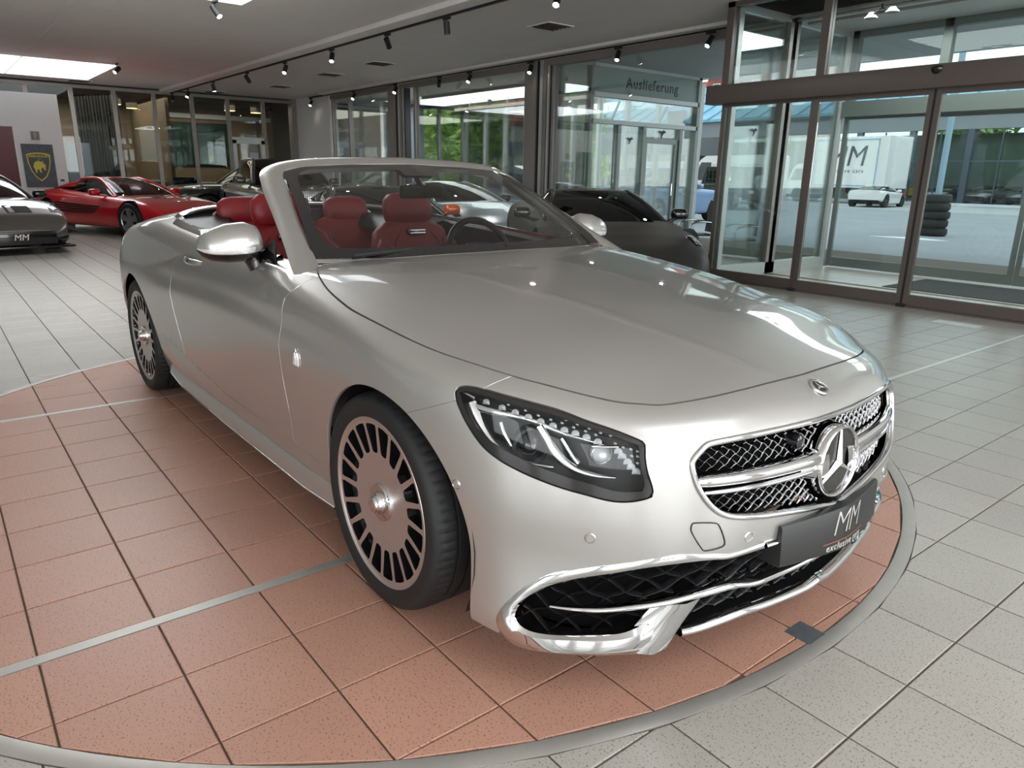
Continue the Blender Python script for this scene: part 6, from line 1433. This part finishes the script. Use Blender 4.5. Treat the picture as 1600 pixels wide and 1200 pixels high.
# ================================================================= other cars
M_TINT = glass_mat('tinted_car_glass', (.16, .17, .17), 1.5, 0, 1.0)
M_CLEARG = glass_mat('clear_car_glass', (.55, .60, .60), 1.5, 0, 1.0)
M_CABIN = mat('dark_cabin', (.012, .012, .013), .7)
M_TAIL = mat('tail_lamp_red', rgb(170, 16, 20), .2, 0, .8)
M_HLAMP = mat('headlamp_glass', (.50, .52, .54), .08, .5, 1.0)
M_ALLOY = mat('silver_alloy', rgb(186, 186, 184), .3, .85)
M_DALLOY = mat('dark_alloy', (.03, .03, .032), .3, .6)
def sport_wheel(R, rr, width, spokes, m, sw=.055):
    w = bpy.data.objects.new('wheel', None); COL.objects.link(w); b = MB()
    b.lathe([(rr-.01, .02), (rr+.02, -.006), ((rr+R)/2, -.012), (R-.015, .0), (R, .03), (R, width-.03), (R-.02, width), (rr, width)], 56, 'Y'); b.build('tyre', M_RUBBER, w, 40)
    b = MB(); b.lathe([(rr, .0), (rr-.02, .006), (rr-.03, .06), (.02, .10)], 48, 'Y'); b.build('rim_barrel', M_CABIN, w, 40)
    b = MB(); b.lathe([(rr-.022, .012), (rr-.012, -.004), (rr+.004, -.004), (rr+.004, .012)], 48, 'Y'); b.lathe([(.0, .006), (.055, .006), (.07, .02)], 20, 'Y')
    rf = b.build('rim_lip', m, w, 40)
    for k in range(spokes):
        a = 2*PI*k/spokes+.3; ca, sa = math.cos(a), math.sin(a); b = MB(); L = rr-.012
        def q(u, v, h): return (u*ca-v*sa, h, u*sa+v*ca)
        b.add([q(.03, -sw*.55, .008), q(.03, sw*.55, .008), q(L, sw, .004), q(L, -sw, .004), q(.03, -sw*.4, .05), q(.03, sw*.4, .05), q(L, sw*.7, .05), q(L, -sw*.7, .05)], [(0, 1, 2, 3), (0, 4, 5, 1), (1, 5, 6, 2), (2, 6, 7, 3), (3, 7, 4, 0)]); b.build('spoke', m, rf)
    return w
def cinterp(tab, x):
    """smooth rows of a station table (x first) at x"""
    T = np.array(tab, float); o = np.argsort(T[:, 0]); T = T[o]
    return (spline_basis(T[:, 0], np.atleast_1d(x))@T)[:, 1:] if len(T) > 2 else T[:1, 1:]
class AutoBody:
    CT = np.linspace(0, 7, 29)
    def __init__(s, st, crown=.0): s.st = sorted(st); s.x0 = s.st[0][0]; s.x1 = s.st[-1][0]; s.X = np.array([r[0] for r in s.st]); s.A = np.array([r[1:] for r in s.st], float)
    def par(s, x): return np.array([np.interp(x, s.X, s.A[:, k]) for k in range(4)])
    def section(s, x, t):
        W, zl, zs, zt = s.par(x)
        C = np.array([(.86, zl), (.965, zl+.10*(zs-zl)), (1.0, zl+.60*(zs-zl)), (.985, zs), (.90, zs+.62*(zt-zs)), (.66, zt-.10*(zt-zs)), (.32, zt), (0, zt)])
        n = 8; t = np.atleast_1d(t); j = np.clip(t.astype(int), 0, 6); u = t-j
        g = lambda k: C[np.clip(k, 0, 7)]; p0, p1, p2, p3 = g(j-1), g(j), g(j+1), g(j+2); p3 = np.where((j+2 > 7)[:, None], p1*[-1, 1], p3); u = u[:, None]
        q = .5*((2*p1)+(p2-p0)*u+(2*p0-5*p1+4*p2-p3)*u*u+(3*p1-p0-3*p2+p3)*u**3)
        return np.stack([np.full(len(t), x), -q[:, 0]*W, q[:, 1]], 1)
    def grid(s, n=90):
        xs = np.unique(np.concatenate([np.linspace(s.x0, s.x1, n), s.X]))
        return xs, np.array([s.section(x, s.CT) for x in xs])
def auto(name, label, cat, pos, rot, spec, group=None):
    root = thing(name, label, cat, (pos[0], pos[1], pos[2] if len(pos) > 2 else 0), rot, group)
    ab = AutoBody(spec['st']); xs, P = ab.grid(); m, n = P.shape[:2]
    def sm(A, k=2):
        for _ in range(k): A[1:-1] = .25*A[:-2]+.5*A[1:-1]+.25*A[2:]
        return A
    P = sm(P, spec.get('smooth', 3))
    V = P.reshape(-1, 3); V[np.abs(V[:, 1]) < 1e-9, 1] = 0
    F = [(i*n+j, (i+1)*n+j, (i+1)*n+j+1, i*n+j+1) for i in range(m-1) for j in range(n-1)]
    dx = np.gradient(P, axis=0); dt = np.gradient(P, axis=1); N = np.cross(dt, dx); N = -N/(np.linalg.norm(N, axis=2)[..., None]+1e-12); N = N.reshape(-1, 3)
    if N[n*(m//2)+8, 1] > 0: N = -N
    N[V[:, 1] == 0, 1] = 0
    pm = PM(V, N, F); wr = spec['R']; wbs = spec['wb']; ya = spec.get('arch_y', .45)
    for cx in (0, -wbs):
        ar = wr*1.13; pm, _ = clip(pm, np.where(np.abs(pm.V[:, 1]) > ya, ar-np.hypot(pm.V[:, 0]-cx, np.minimum(pm.V[:, 2]-wr, np.where(pm.V[:, 2] < wr, (pm.V[:, 2]-wr)*.3, 9))), -1))
    if spec.get('open', True):
        bx0, bx1, by = spec['rb'][0]+.02, spec['wb_'][0]-.02, min(spec['wb_'][1], spec['rb'][1])*.93
        pm_keep, _ = clip(pm, np.where(pm.V[:, 2] > spec['wb_'][2]*.72, -np.maximum(np.maximum(pm.V[:, 0]-bx1, bx0-pm.V[:, 0]), np.abs(pm.V[:, 1])-by), -1)); pm = pm_keep
    paint = spec['paint']; panel('body', pm, paint, root, 'both', .01)
    for e, i in (('front_end', m-1), ('rear_end', 0)):
        r = P[i]; loop = [tuple(p) for p in r]+[(p[0], -p[1], p[2]) for p in r[::-1][1:]]; b = MB(); b.add(loop, [tuple(range(len(loop)))]); b.build(e, spec.get(e, paint), root)
    b = MB(); W = ab.A[:, 0].max(); b.span((ab.x0+.15, -W*.78, ab.A[:, 1].max()*.75), (ab.x1-.2, W*.78, ab.A[:, 1].max()*.75+.08)); b.build('underbody', M_CABIN, root)
    for cx in (0, -wbs):
        for sgn in (1, -1):
            b = MB(); b.grid([[(cx+wr*1.16*math.cos(a), sgn*y, wr+wr*1.16*math.sin(a)) for y in (W*.93, W*.55)] for a in np.linspace(-.3, PI+.3, 20)]); b.add([(cx+wr*1.16*math.cos(a), sgn*W*.55, wr+wr*1.16*math.sin(a)) for a in np.linspace(-.3, PI+.3, 20)], [tuple(range(20))]); b.build('wheel_arch_liner', M_CABIN, root, 40)
    w0 = sport_wheel(wr, spec['rim'], spec.get('tw', .25), spec.get('spokes', 5), spec.get('alloy', M_ALLOY), spec.get('sw', .055)); ty = spec['ty']
    for k, (x, y, r) in enumerate(((0, -ty, 0), (-wbs, -ty, 0), (0, ty, PI), (-wbs, ty, PI))):
        c = w0 if k == 0 else copy_tree(w0, root)
        c.parent = root; c.location = (x, y, wr); c.rotation_euler = (0, 0, r)
    # greenhouse
    H, B, RH, RB = spec['hd'], spec['wb_'], spec['rh'], spec['rb']       # header, windscreen base, rear header, rear base: (x, half width, z, bow)
    gl = spec.get('glass', M_TINT)
    def cross(k, u): au = abs(u); return np.array([k[0]-(k[3] if len(k) > 3 else .0)*au**2.2, k[1]*u, k[2]-.035*au**3*(1 if k in (H, RH) else .4)])
    def sheet(a, b_, bow, nm, mt, nu=17, nv=9, inset=0.0):
        rows = []
        for u in np.linspace(-1+inset, 1-inset, nu):
            p, q = cross(a, u), cross(b_, u); rows.append([tuple(p*(1-v)+q*v+np.array([bow[0], 0, bow[1]])*4*v*(1-v)*(1-.3*abs(u))) for v in np.linspace(0, 1, nv)])
        b = MB(); b.grid(rows); return b.build(nm, mt, root, 50)
    sheet(B, H, (.03, .035), 'windscreen', spec.get('wsglass', gl)); sheet(H, RH, (0, .03), 'roof', spec.get('roof', paint)); 
    if RB[0] < RH[0]-.05: sheet(RH, RB, (-.02, .03), 'rear_window', gl, inset=.12)
    for sgn in (1, -1):
        c = {k: cross(v, sgn) for k, v in (('B', B), ('H', H), ('R', RH), ('E', RB))}
        low = catmull([c['B'], c['B']*.66+c['E']*.34+np.array([0, sgn*.02, .0]), c['B']*.3+c['E']*.7+np.array([0, sgn*.015, .0]), c['E']], 5); up = catmull([c['B'], c['H'], c['H']*.5+c['R']*.5+np.array([0, sgn*.012, .02]), c['R'], c['E']], 5)
        low, up = resample(low, 24), resample(up, 24)
        b = MB(); b.grid([[tuple(l*(1-v)+u_*v+np.array([0, sgn*.03*4*v*(1-v), 0])) for v in np.linspace(0, 1, 6)] for l, u_ in zip(low, up)]); b.build('side_window', gl, root, 50)
        b = MB(); A = catmull([c['B']+np.array([.03, 0, -.01]), c['B']*.5+c['H']*.5+np.array([.02, 0, .02]), c['H'], c['H']*.5+c['R']*.5+np.array([0, sgn*.012, .02]), c['R']], 6); b.tube([tuple(p) for p in A], spec.get('pr', .034), 8, sx=1.0); b.build('roof_pillar', spec.get('roof', paint), root, 60)
        b = MB(); cp = spec.get('cp', .30); q0 = c['R']; q1 = c['R']*(1-.02)+c['H']*.02
        b.grid([[tuple(p) for p in (l, l*.5+u_*.5+np.array([0, sgn*.034, 0]), u_+np.array([0, sgn*.006, .004]))] for l, u_ in zip(low[int(24*(1-cp)):], up[int(24*(1-cp)):])]); b.build('rear_pillar', paint, root, 50)
        # mirror
        if spec.get('mirror', True):
            mx = c['B']+np.array([-.28, sgn*.20, .06])+np.array(spec.get('moff', (0, 0, 0)))*[1, sgn, 1]
            b = MB(); b.box((0, 0, 0), (.16, .21, .13), bev=.05); b.v = [(x+mx[0], y+mx[1], z+mx[2]) for x, y, z in b.v]; b.tube([tuple(mx-[0, 0, .04]), tuple(c['B']+np.array([-.2, sgn*.01, .0]))], .022, 8); b.build('door_mirror', spec.get('mirror_paint', paint), root, 50)
    b = MB(); b.span((RB[0]+.25, -B[1]*.85, .25), (B[0]-.1, B[1]*.85, B[2]-.12)); b.build('cabin', M_CABIN, root)
    for y in (-.36, .36):
        b = MB(); cushion(b, [(H[0]-.35, y, .4, .24, .09, .25), (H[0]-.45, y, B[2]-.12, .25, .09, .25), (H[0]-.52, y, B[2]+.03, .17, .06, .25), (H[0]-.55, y, B[2]+.18, .12, .05, .25)], 16); b.build('seat', spec.get('seat', M_CABIN), root, 50)
    def patch(nm, quad, mt, d=.008, nu=10, nv=6, sides=(1, -1), keepx=True):
        """skin piece over the body between four (x,t) corners"""
        (a, b_, c_, e_) = [np.array(q, float) for q in quad]
        for sgn in sides:
            rows = []
            for u in np.linspace(0, 1, nu):
                r = []
                for v in np.linspace(0, 1, nv):
                    q = (a*(1-u)+b_*u)*(1-v)+(e_*(1-u)+c_*u)*v; p = ab.section(q[0], q[1])[0]; p2 = ab.section(q[0], q[1]+.05)[0]; p3 = ab.section(q[0]+.02, q[1])[0]; nn = np.cross(p2-p, p3-p); nn = nn/(np.linalg.norm(nn)+1e-9)
                    if nn[1] > 0: nn = -nn
                    edge = d if 0 < u < 1 and 0 < v < 1 else -.004
                    p = p+nn*edge; r.append((p[0], p[1]*sgn, p[2]))
                rows.append(r)
            bb = MB(); bb.grid(rows); bb.build(nm, mt, root, 40)
    return root, ab, patch
# --- red sports car
M_RED = mat('bright_red_paint', rgb(196, 14, 32), .3, .05, 1.0, noise=.02, nscale=3)
st = [(-3.52, .80, .36, .66, .82), (-3.45, .86, .30, .68, .86), (-3.1, .93, .24, .70, .90), (-2.55, .985, .20, .70, .92), (-2.0, .985, .18, .68, .88), (-1.3, .955, .17, .64, .84), (-.7, .935, .17, .62, .82), (0, .94, .17, .64, .78), (.4, .92, .17, .60, .70), (.75, .86, .18, .50, .58), (.90, .78, .20, .44, .50), (.95, .70, .24, .40, .45)]
red, ab, pt_ = auto('sports_car', 'bright red wedge-shaped sports car with side strakes parked before the office glass', 'car', (-14.71, 2.13), math.radians(25),
    dict(st=st, wb=2.55, R=.335, rim=.235, ty=.96, paint=M_RED, hd=(-1.32, .50, 1.135, .06), wb_=(-.40, .74, .79, .22), rh=(-1.95, .50, 1.125, .03), rb=(-2.75, .60, .91, .03), wsglass=M_CLEARG, cp=.34, sw=.075, mirror_paint=M_RED, moff=(-.05, .02, .02)))
for k in range(5): pt_('side_strake', [(-2.32, 1.75+.24*k), (-1.05+.12*k, 1.95+.20*k), (-1.07+.12*k, 2.03+.20*k), (-2.32, 1.86+.24*k)], M_RED, .022, 8, 4)
pt_('side_intake', [(-2.34, 1.6), (-1.0, 1.85), (-.75, 2.85), (-2.36, 2.95)], M_CABIN, .004)
pt_('bonnet_vent', [(-.05, 5.6), (.12, 5.6), (.12, 6.6), (-.05, 6.6)], M_CABIN, .003)
pt_('side_marker', [(.30, 1.2), (.55, 1.2), (.55, 1.5), (.30, 1.5)], M_HLAMP, .004)
b = MB(); b.span((.90, -.55, .30), (.965, .55, .38), .01); b.build('front_grille', M_CABIN, red)
# --- grey supercar at the left edge
M_GREYP = mat('dark_silver_paint', rgb(108, 104, 100), .26, .65, 1.0)
st = [(-3.5, .82, .35, .72, .92), (-3.2, .92, .25, .74, .98), (-2.65, .97, .2, .74, 1.0), (-1.8, .955, .17, .70, .90), (-1.0, .94, .16, .66, .84), (-.4, .95, .16, .68, .83), (0, .965, .16, .66, .80), (.4, .95, .16, .58, .70), (.7, .90, .16, .50, .60), (.88, .82, .17, .42, .50), (.97, .70, .18, .36, .42), (1.0, .62, .2, .33, .38)]
gry, ab, pt_ = auto('supercar', 'dark silver mid-engined supercar cut by the left edge of the view', 'car', (-12.75, -1.05), math.radians(9),
    dict(st=st, wb=2.65, R=.345, rim=.25, ty=.96, paint=M_GREYP, hd=(-1.25, .52, 1.19, .08), wb_=(-.35, .78, .82, .28), rh=(-1.9, .50, 1.17, .03), rb=(-2.9, .55, .99, .03), alloy=M_DALLOY, mirror_paint=M_BLACK))
pt_('headlight', [(.02, 4.15), (.60, 3.75), (.62, 4.7), (.10, 4.75)], M_HLAMP, .008)
pt_('headlight_core', [(.20, 4.2), (.50, 3.95), (.52, 4.4), (.22, 4.5)], M_BLACK, .014)
pt_('bonnet_duct', [(.30, 5.5), (.66, 5.4), (.62, 6.7), (.30, 6.7)], M_CABIN, .004)
pt_('front_skirt', [(.55, .05), (1.0, .05), (1.0, 1.7), (.62, 1.5)], M_BLACK, .010)
b = MB(); b.span((.93, -.62, .15), (1.035, .62, .36), .02); fb = b.build('front_grille', M_BLACK, gry, 40)
b = MB(); b.span((.75, -.86, .10), (1.06, .86, .135), .01); b.build('front_splitter', M_BLACK, gry, 40)
put_text('plate_lettering', 'MM', .13, M_LETTER if 'M_LETTER' in globals() else M_SATIN, (1.0365, .12, .27), (0, 1, 0), (0, 0, 1), fb, depth=.002, shear=.2)
# --- matt black supercar by the storefront
M_MATTP = mat('matt_black_paint', rgb(52, 50, 48), .42, .35, 0, noise=.03)
st = [(-3.4, .85, .4, .78, .95), (-3.1, .94, .28, .78, .98), (-2.6, 1.0, .22, .76, 1.0), (-1.8, .98, .18, .72, .92), (-1.0, .955, .17, .70, .86), (-.4, .955, .17, .70, .83), (0, .96, .17, .68, .79), (.4, .94, .17, .60, .71), (.7, .90, .17, .52, .62), (.9, .84, .18, .44, .53), (.99, .76, .2, .38, .46), (1.02, .70, .24, .35, .42)]
lam, ab, pt_ = auto('supercar', 'matt black supercar parked between the silver convertible and the storefront glass', 'car', (-4.18, 4.42), math.radians(-32),
    dict(st=st, wb=2.6, R=.35, rim=.25, ty=.965, paint=M_MATTP, hd=(-1.28, .52, 1.15, .05), wb_=(-.22, .76, .79, .18), rh=(-1.75, .52, 1.145, .02), rb=(-2.8, .60, 1.0, .03), alloy=M_DALLOY, mirror_paint=M_BLACK, moff=(-.04, .05, .05), pr=.03))
pt_('headlight', [(.25, 3.9), (.62, 3.6), (.66, 4.35), (.34, 4.75)], M_BLACK, .006); pt_('headlight_reflector', [(.38, 4.05), (.50, 3.95), (.52, 4.3), (.40, 4.45)], M_HLAMP, .012)
# --- black coupe in front of the offices
M_BLKP = mat('black_paint', (.010, .010, .011), .25, 0, 1.0)
st = [(-3.75, .80, .4, .80, .95), (-3.6, .90, .3, .84, 1.02), (-2.8, .97, .24, .84, 1.04), (-1.8, .97, .2, .82, 1.0), (-.8, .96, .2, .82, .99), (0, .97, .2, .82, .98), (.5, .95, .2, .78, .93), (.8, .88, .22, .68, .84), (.9, .80, .25, .62, .78)]
blk, ab, pt_ = auto('coupe', 'black saloon car parked by the office door behind the convertible windscreen pillar', 'car', (-18.5, 3.75), math.radians(-90),
    dict(st=st, wb=2.85, R=.36, rim=.26, ty=.94, paint=M_BLKP, hd=(-1.45, .58, 1.48, .06), wb_=(-.62, .76, .98, .16), rh=(-2.3, .56, 1.46, .03), rb=(-3.2, .66, 1.04, .03), alloy=M_DALLOY))
# --- cars seen through the open cabin: chrome-grilled limousine, white-blue supercar, orange car
lim, ab, pt_ = auto('limousine', 'dark limousine with an upright chrome bar grille behind the convertible seats', 'car', (-12.7, 4.25), math.radians(-8),
    dict(st=[(-4.6, .85, .4, .85, 1.02), (-4.3, .95, .3, .86, 1.06), (-3.3, 1.0, .24, .88, 1.10), (-1.6, 1.0, .22, .88, 1.10), (0, .99, .22, .88, 1.06), (.6, .97, .24, .86, 1.02), (.85, .93, .26, .82, .98), (.93, .88, .28, .80, .95)], wb=3.4, R=.39, rim=.27, ty=.95, paint=mat('graphite_paint', rgb(84, 84, 86), .28, .5, 1.0), hd=(-1.75, .6, 1.58, .06), wb_=(-.85, .8, 1.08, .14), rh=(-3.1, .6, 1.56, .03), rb=(-3.9, .68, 1.1, .03), seat=M_LEATHERD))
b = MB(); b.span((.92, -.36, .45), (1.0, .36, .98), .02); b.build('grille_shell', M_CHROME, lim, 40)
for k in range(20): b = MB(); b.span((1.0, -.325+.034*k-.006, .50), (1.018, -.325+.034*k+.006, .94)); b.build('grille_bar', M_CHROME, lim)
for y in (-.66, .66): b = MB(); b.span((.86, y-.16, .74), (.955, y+.16, .86), .02); b.build('headlight', M_HLAMP, lim, 40)
M_ICE = mat('pale_blue_paint_car', rgb(186, 198, 210), .25, .4, 1.0)
ice, ab, pt_ = auto('supercar', 'pale icy blue supercar seen over the convertible steering wheel', 'car', (-9.2, 6.12), math.radians(-5),
    dict(st=[(-3.4, .85, .4, .78, .98), (-2.6, 1.0, .22, .78, 1.0), (-1.8, .98, .18, .74, .94), (-1.0, .955, .17, .72, .90), (-.4, .955, .17, .72, .87), (0, .96, .17, .70, .84), (.4, .94, .17, .62, .75), (.7, .90, .17, .54, .65), (.95, .80, .2, .42, .52), (1.02, .70, .24, .36, .44)], wb=2.6, R=.35, rim=.25, ty=.965, paint=M_ICE, hd=(-1.28, .52, 1.17, .05), wb_=(-.22, .76, .85, .18), rh=(-1.75, .52, 1.165, .02), rb=(-2.8, .60, 1.02, .03), alloy=M_DALLOY, mirror_paint=M_BLACK))
pt_('headlight', [(.25, 3.9), (.62, 3.6), (.66, 4.35), (.34, 4.75)], M_BLACK, .006)
M_ORG = mat('orange_paint', rgb(214, 92, 22), .28, .1, 1.0)
org, ab, pt_ = auto('sports_car', 'low dark sports car with orange mirrors beyond the driver side of the convertible', 'car', (-5.95, 2.55), math.radians(-15),
    dict(st=[(-3.4, .85, .4, .74, .90), (-2.6, .97, .22, .74, .93), (-1.8, .95, .18, .70, .88), (-1.0, .93, .17, .68, .85), (-.4, .93, .17, .68, .83), (0, .94, .17, .66, .80), (.4, .92, .17, .58, .72), (.7, .88, .17, .50, .62), (.95, .78, .2, .40, .5)], wb=2.55, R=.34, rim=.24, ty=.94, paint=mat('charcoal_paint', rgb(58, 60, 58), .35, .3, .6), roof=M_BLKP, glass=M_TINT, hd=(-1.28, .52, 1.14, .05), wb_=(-.30, .74, .83, .18), rh=(-1.8, .52, 1.13, .02), rb=(-2.8, .60, .95, .03), alloy=M_DALLOY, mirror_paint=M_ORG))
# --- vehicles outside
SUV = [(-3.6, .80, .45, .95, 1.05), (-3.5, .88, .35, 1.0, 1.10), (-2.7, .92, .3, 1.0, 1.10), (-1.0, .92, .28, .98, 1.08), (0, .92, .28, .95, 1.02), (.5, .90, .3, .88, .96), (.8, .82, .32, .78, .86)]
def simple(name, label, pos, rot, paint, kind='car', group=None, **kw):
    if kind == 'car': sp = dict(st=[(-3.5, .78, .4, .80, .95), (-3.3, .88, .3, .82, 1.0), (-2.6, .92, .24, .82, 1.0), (-1.2, .91, .22, .80, .96), (0, .91, .22, .78, .90), (.5, .88, .24, .70, .82), (.8, .78, .28, .60, .72)], wb=2.7, R=.33, rim=.22, ty=.86, paint=paint, hd=(-1.3, .55, 1.42, .05), wb_=(-.5, .74, .96, .14), rh=(-2.3, .54, 1.40, .03), rb=(-3.1, .62, 1.0, .03))
    elif kind == 'sport': sp = dict(st=[(-3.3, .84, .4, .74, .92), (-2.6, .96, .22, .74, .93), (-1.8, .95, .18, .70, .88), (-.4, .93, .17, .68, .83), (0, .94, .17, .66, .80), (.4, .92, .17, .58, .72), (.95, .78, .2, .40, .5)], wb=2.55, R=.34, rim=.24, ty=.94, paint=paint, hd=(-1.28, .52, 1.14, .05), wb_=(-.30, .74, .83, .18), rh=(-1.8, .52, 1.13, .02), rb=(-2.8, .60, .95, .03), alloy=M_DALLOY)
    else: sp = dict(st=SUV, wb=2.8, R=.37, rim=.25, ty=.86, paint=paint, hd=(-1.3, .58, 1.66, .05), wb_=(-.55, .76, 1.08, .12), rh=(-2.9, .56, 1.64, .03), rb=(-3.45, .66, 1.1, .03))
    sp.update(kw); return auto(name, label, 'car', pos, rot, sp, group)
simple('parked_car', 'light blue estate car parked outside, seen through the sign wall glass', (-13.9, 18.2, -.03), math.radians(90), mat('sky_blue_paint', rgb(128, 158, 196), .3, .3, 1.0), 'suv')
simple('parked_car', 'blue car parked beyond the delivery room windows beneath the trees', (-20.5, 15.0, -.03), math.radians(180), mat('mid_blue_paint', rgb(96, 110, 160), .3, .3, 1.0), 'car')
simple('parked_car', 'yellow sports car parked inside the glazed hall', (-25.4, 52.4, .02), math.radians(176), mat('yellow_paint', rgb(226, 176, 24), .3, .1, 1.0), 'sport')
for k, x in enumerate((-20.2, -17.6, -15.0, -12.2)):
    simple('parked_car', ['black sports car inside the glazed hall, first right of the pole', 'black sports car inside the glazed hall, second right of the pole', 'dark car inside the glazed hall, third right of the pole', 'dark car inside the glazed hall, farthest right in its row'][k], (x, 51.9+.2*(k % 2), .02), math.radians(264), M_BLKP, 'sport' if k < 3 else 'car', 'dark cars in the glazed hall')
simple('parked_car', 'white sports car parked tail-on beside the box truck', (-18.4, 41.0, -.03), math.radians(97), mat('white_paint', rgb(232, 232, 230), .3, 0, 1.0), 'sport')
M_WPAINT = bpy.data.materials['white_paint']
def van(name, label, pos, rot, L=5.6, h=2.5, w=1.0):
    t = thing(name, label, 'van', (pos[0], pos[1], -.03), rot); b = MB(); pr_ = [(-L+1, .45), (.75, .40), (.95, .75), (.85, 1.05), (.35, 1.2), (-.35, h-.28), (-.7, h-.05), (-L+1.1, h), (-L+1, h-.1)]
    b.prism([(x, z) for x, z in pr_], 1, -w, w); b.build('body', M_WPAINT, t)
    b = MB(); b.prism([(.36, 1.26), (-.30, h-.36), (-.34, h-.36), (.30, 1.26)], 1, -w*.9, w*.9); b.build('windscreen', M_TINT, t)
    for s in (1, -1):
        b = MB(); b.prism([(.10, 1.25), (-.42, h-.42), (-1.1, h-.42), (-1.1, 1.25)], 1, s*w, s*(w+.008)); b.build('side_window', M_BLACK, t)
        for x in (0, -L+2.0): b = MB(); b.lathe([(.0, -.01), (.2, -.01), (.22, 0), (.33, 0), (.35, .05), (.35, .22)], 28, 'Y', (x, s*(w+.01), .35)); b.v = [(p[0], s*(abs(p[1]) if p[1]*s > 0 else p[1]), p[2]) for p in b.v]; b.build('wheel', M_RUBBER, t, 40)
        b = MB(); b.span((.80, s*(w-.3)-.12, .75), (.97, s*(w-.3)+.12, .95), .02); b.build('headlight', M_HLAMP, t)
    return t
van('delivery_van', 'white panel van seen through the side door glass under the sign', (-36.8, 40.6), math.radians(192)); van('delivery_van', 'white panel van behind the dark pick-up beyond the porch glass', (-27.5, 36.3), math.radians(185), 6.0, 2.7)
tr = thing('box_truck', 'white box truck with large MM lettering on its side', 'truck', (-25.3, 44.8, -.03), math.radians(174))
b = MB(); b.span((-5.9, -1.2, .95), (-.9, 1.2, 3.95), .03); bx = b.build('box_body', M_WPAINT, tr); b = MB()
for q in (((-5.3, 1.2, 1.05), (-5.23, 1.23, 3.8)), ((-1.15, 1.2, 1.05), (-1.08, 1.23, 3.8)), ((-5.3, 1.2, 3.73), (-1.08, 1.23, 3.8)), ((-5.3, 1.2, 1.05), (-1.08, 1.23, 1.12))): b.span(*q)
b.build('panel_frame', mat('pale_blue_line', rgb(150, 176, 204), .5), bx)
M_TRL = mat('truck_lettering', rgb(74, 82, 92), .5)
put_text('truck_lettering', 'MM', 1.7, M_TRL, (-3.2, 1.215, 2.75), (-1, 0, 0), (0, 0, 1), bx, depth=.003, shear=.15); put_text('truck_lettering', 'exclusive cars', .34, M_TRL, (-3.2, 1.215, 1.95), (-1, 0, 0), (0, 0, 1), bx, depth=.003, spacing=1.3)
put_text('truck_lettering', 'www.mm-cars', .26, mat('truck_red', rgb(196, 88, 84), .5), (-3.9, 1.215, 1.35), (-1, 0, 0), (0, 0, 1), bx, depth=.003, spacing=1.2) if False else None
b = MB(); b.prism([(-.8, .5), (1.0, .45), (1.15, .95), (1.0, 1.35), (.65, 2.15), (.35, 2.4), (-.8, 2.4)], 1, -1.0, 1.0); b.build('cab', M_WPAINT, tr)
for s in (1, -1):
    b = MB(); b.prism([(.80, 1.35), (.55, 2.08), (-.25, 2.08), (-.25, 1.35)], 1, s*1.0, s*1.01); b.build('side_window', M_BLACK, tr)
    for x in (.2, -4.4): b = MB(); b.lathe([(0, -.01), (.25, -.01), (.27, 0), (.42, 0), (.45, .05), (.45, .28)], 28, 'Y', (x, 1.02 if s > 0 else -1.02, .45)); b.v = [(p[0], p[1] if s < 0 else 2.04-p[1], p[2]) for p in b.v]; b.build('wheel', M_RUBBER, tr, 40)
b = MB(); b.span((-5.9, -.9, .6), (.8, .9, .95)); b.build('chassis', M_CABIN, tr); b = MB(); b.span((-5.98, -1.15, .55), (-5.88, 1.15, .75)); b.build('rear_lamp_bar', M_TAIL, tr)
# dark square off-roader pick-up
gw = thing('off_roader', 'dark boxy off-road car seen from behind through the porch glass', 'car', (-21.6, 28.6, -.03), math.radians(172))
M_GW = mat('dark_green_black_paint', rgb(42, 48, 50), .3, .2, .8)
b = MB(); b.span((-3.5, -.88, .55), (.75, .88, 1.12), .05); b.build('body', M_GW, gw, 40)
b = MB(); b.prism([(-3.45, 1.10), (-.72, 1.10), (-1.0, 1.86), (-1.1, 1.90), (-3.38, 1.90)], 1, -.80, .80); b.build('cabin', M_GW, gw)
for s in (1, -1):
    for x0, x1 in ((-1.95, -1.02), (-2.72, -2.05), (-3.36, -2.82)): b = MB(); b.prism([(x0, 1.2), (x1, 1.2), (x1-.1 if x1 > -1.5 else x1, 1.78), (x0, 1.78)], 1, s*.80, s*.808); b.build('side_window', M_TINT, gw)
    for x in (0, -2.75): b = MB(); b.lathe([(0, -.03), (.2, -.03), (.24, .0), (.36, 0), (.39, .05), (.39, .25)], 30, 'Y', (x, -.93, .39)); b.v = [(p[0], p[1]*(1 if s < 0 else -1), p[2]) for p in b.v]; b.build('wheel', M_RUBBER, gw, 40)
    b = MB(); b.prism([(-3.2, .55), (-2.3, .55), (-2.35, .85), (-3.15, .85)], 1, s*.88, s*.95); b.build('wheel_arch', M_MATTBLACK, gw); b = MB(); b.prism([(-.45, .55), (.45, .55), (.38, .88), (-.38, .88)], 1, s*.88, s*.95); b.build('wheel_arch', M_MATTBLACK, gw)
    b = MB(); b.span((-3.56, s*.66-.10, .68), (-3.49, s*.66+.10, .84)); b.build('tail_lamp', M_TAIL, gw)
b = MB(); b.lathe([(0, -.10), (.34, -.10), (.36, -.05), (.36, .06), (0, .06)], 30, 'X', (-3.58, 0, 1.18)); b.build('spare_wheel', M_HLAMP, gw, 40); b = MB(); b.span((-3.53, .25, .72), (-3.5, .62, .86)); b.build('rear_plate', M_WHITE, gw)
b = MB(); b.span((-3.62, -.86, .42), (-3.45, .86, .58), .02); b.build('rear_bumper', M_MATTBLACK, gw)
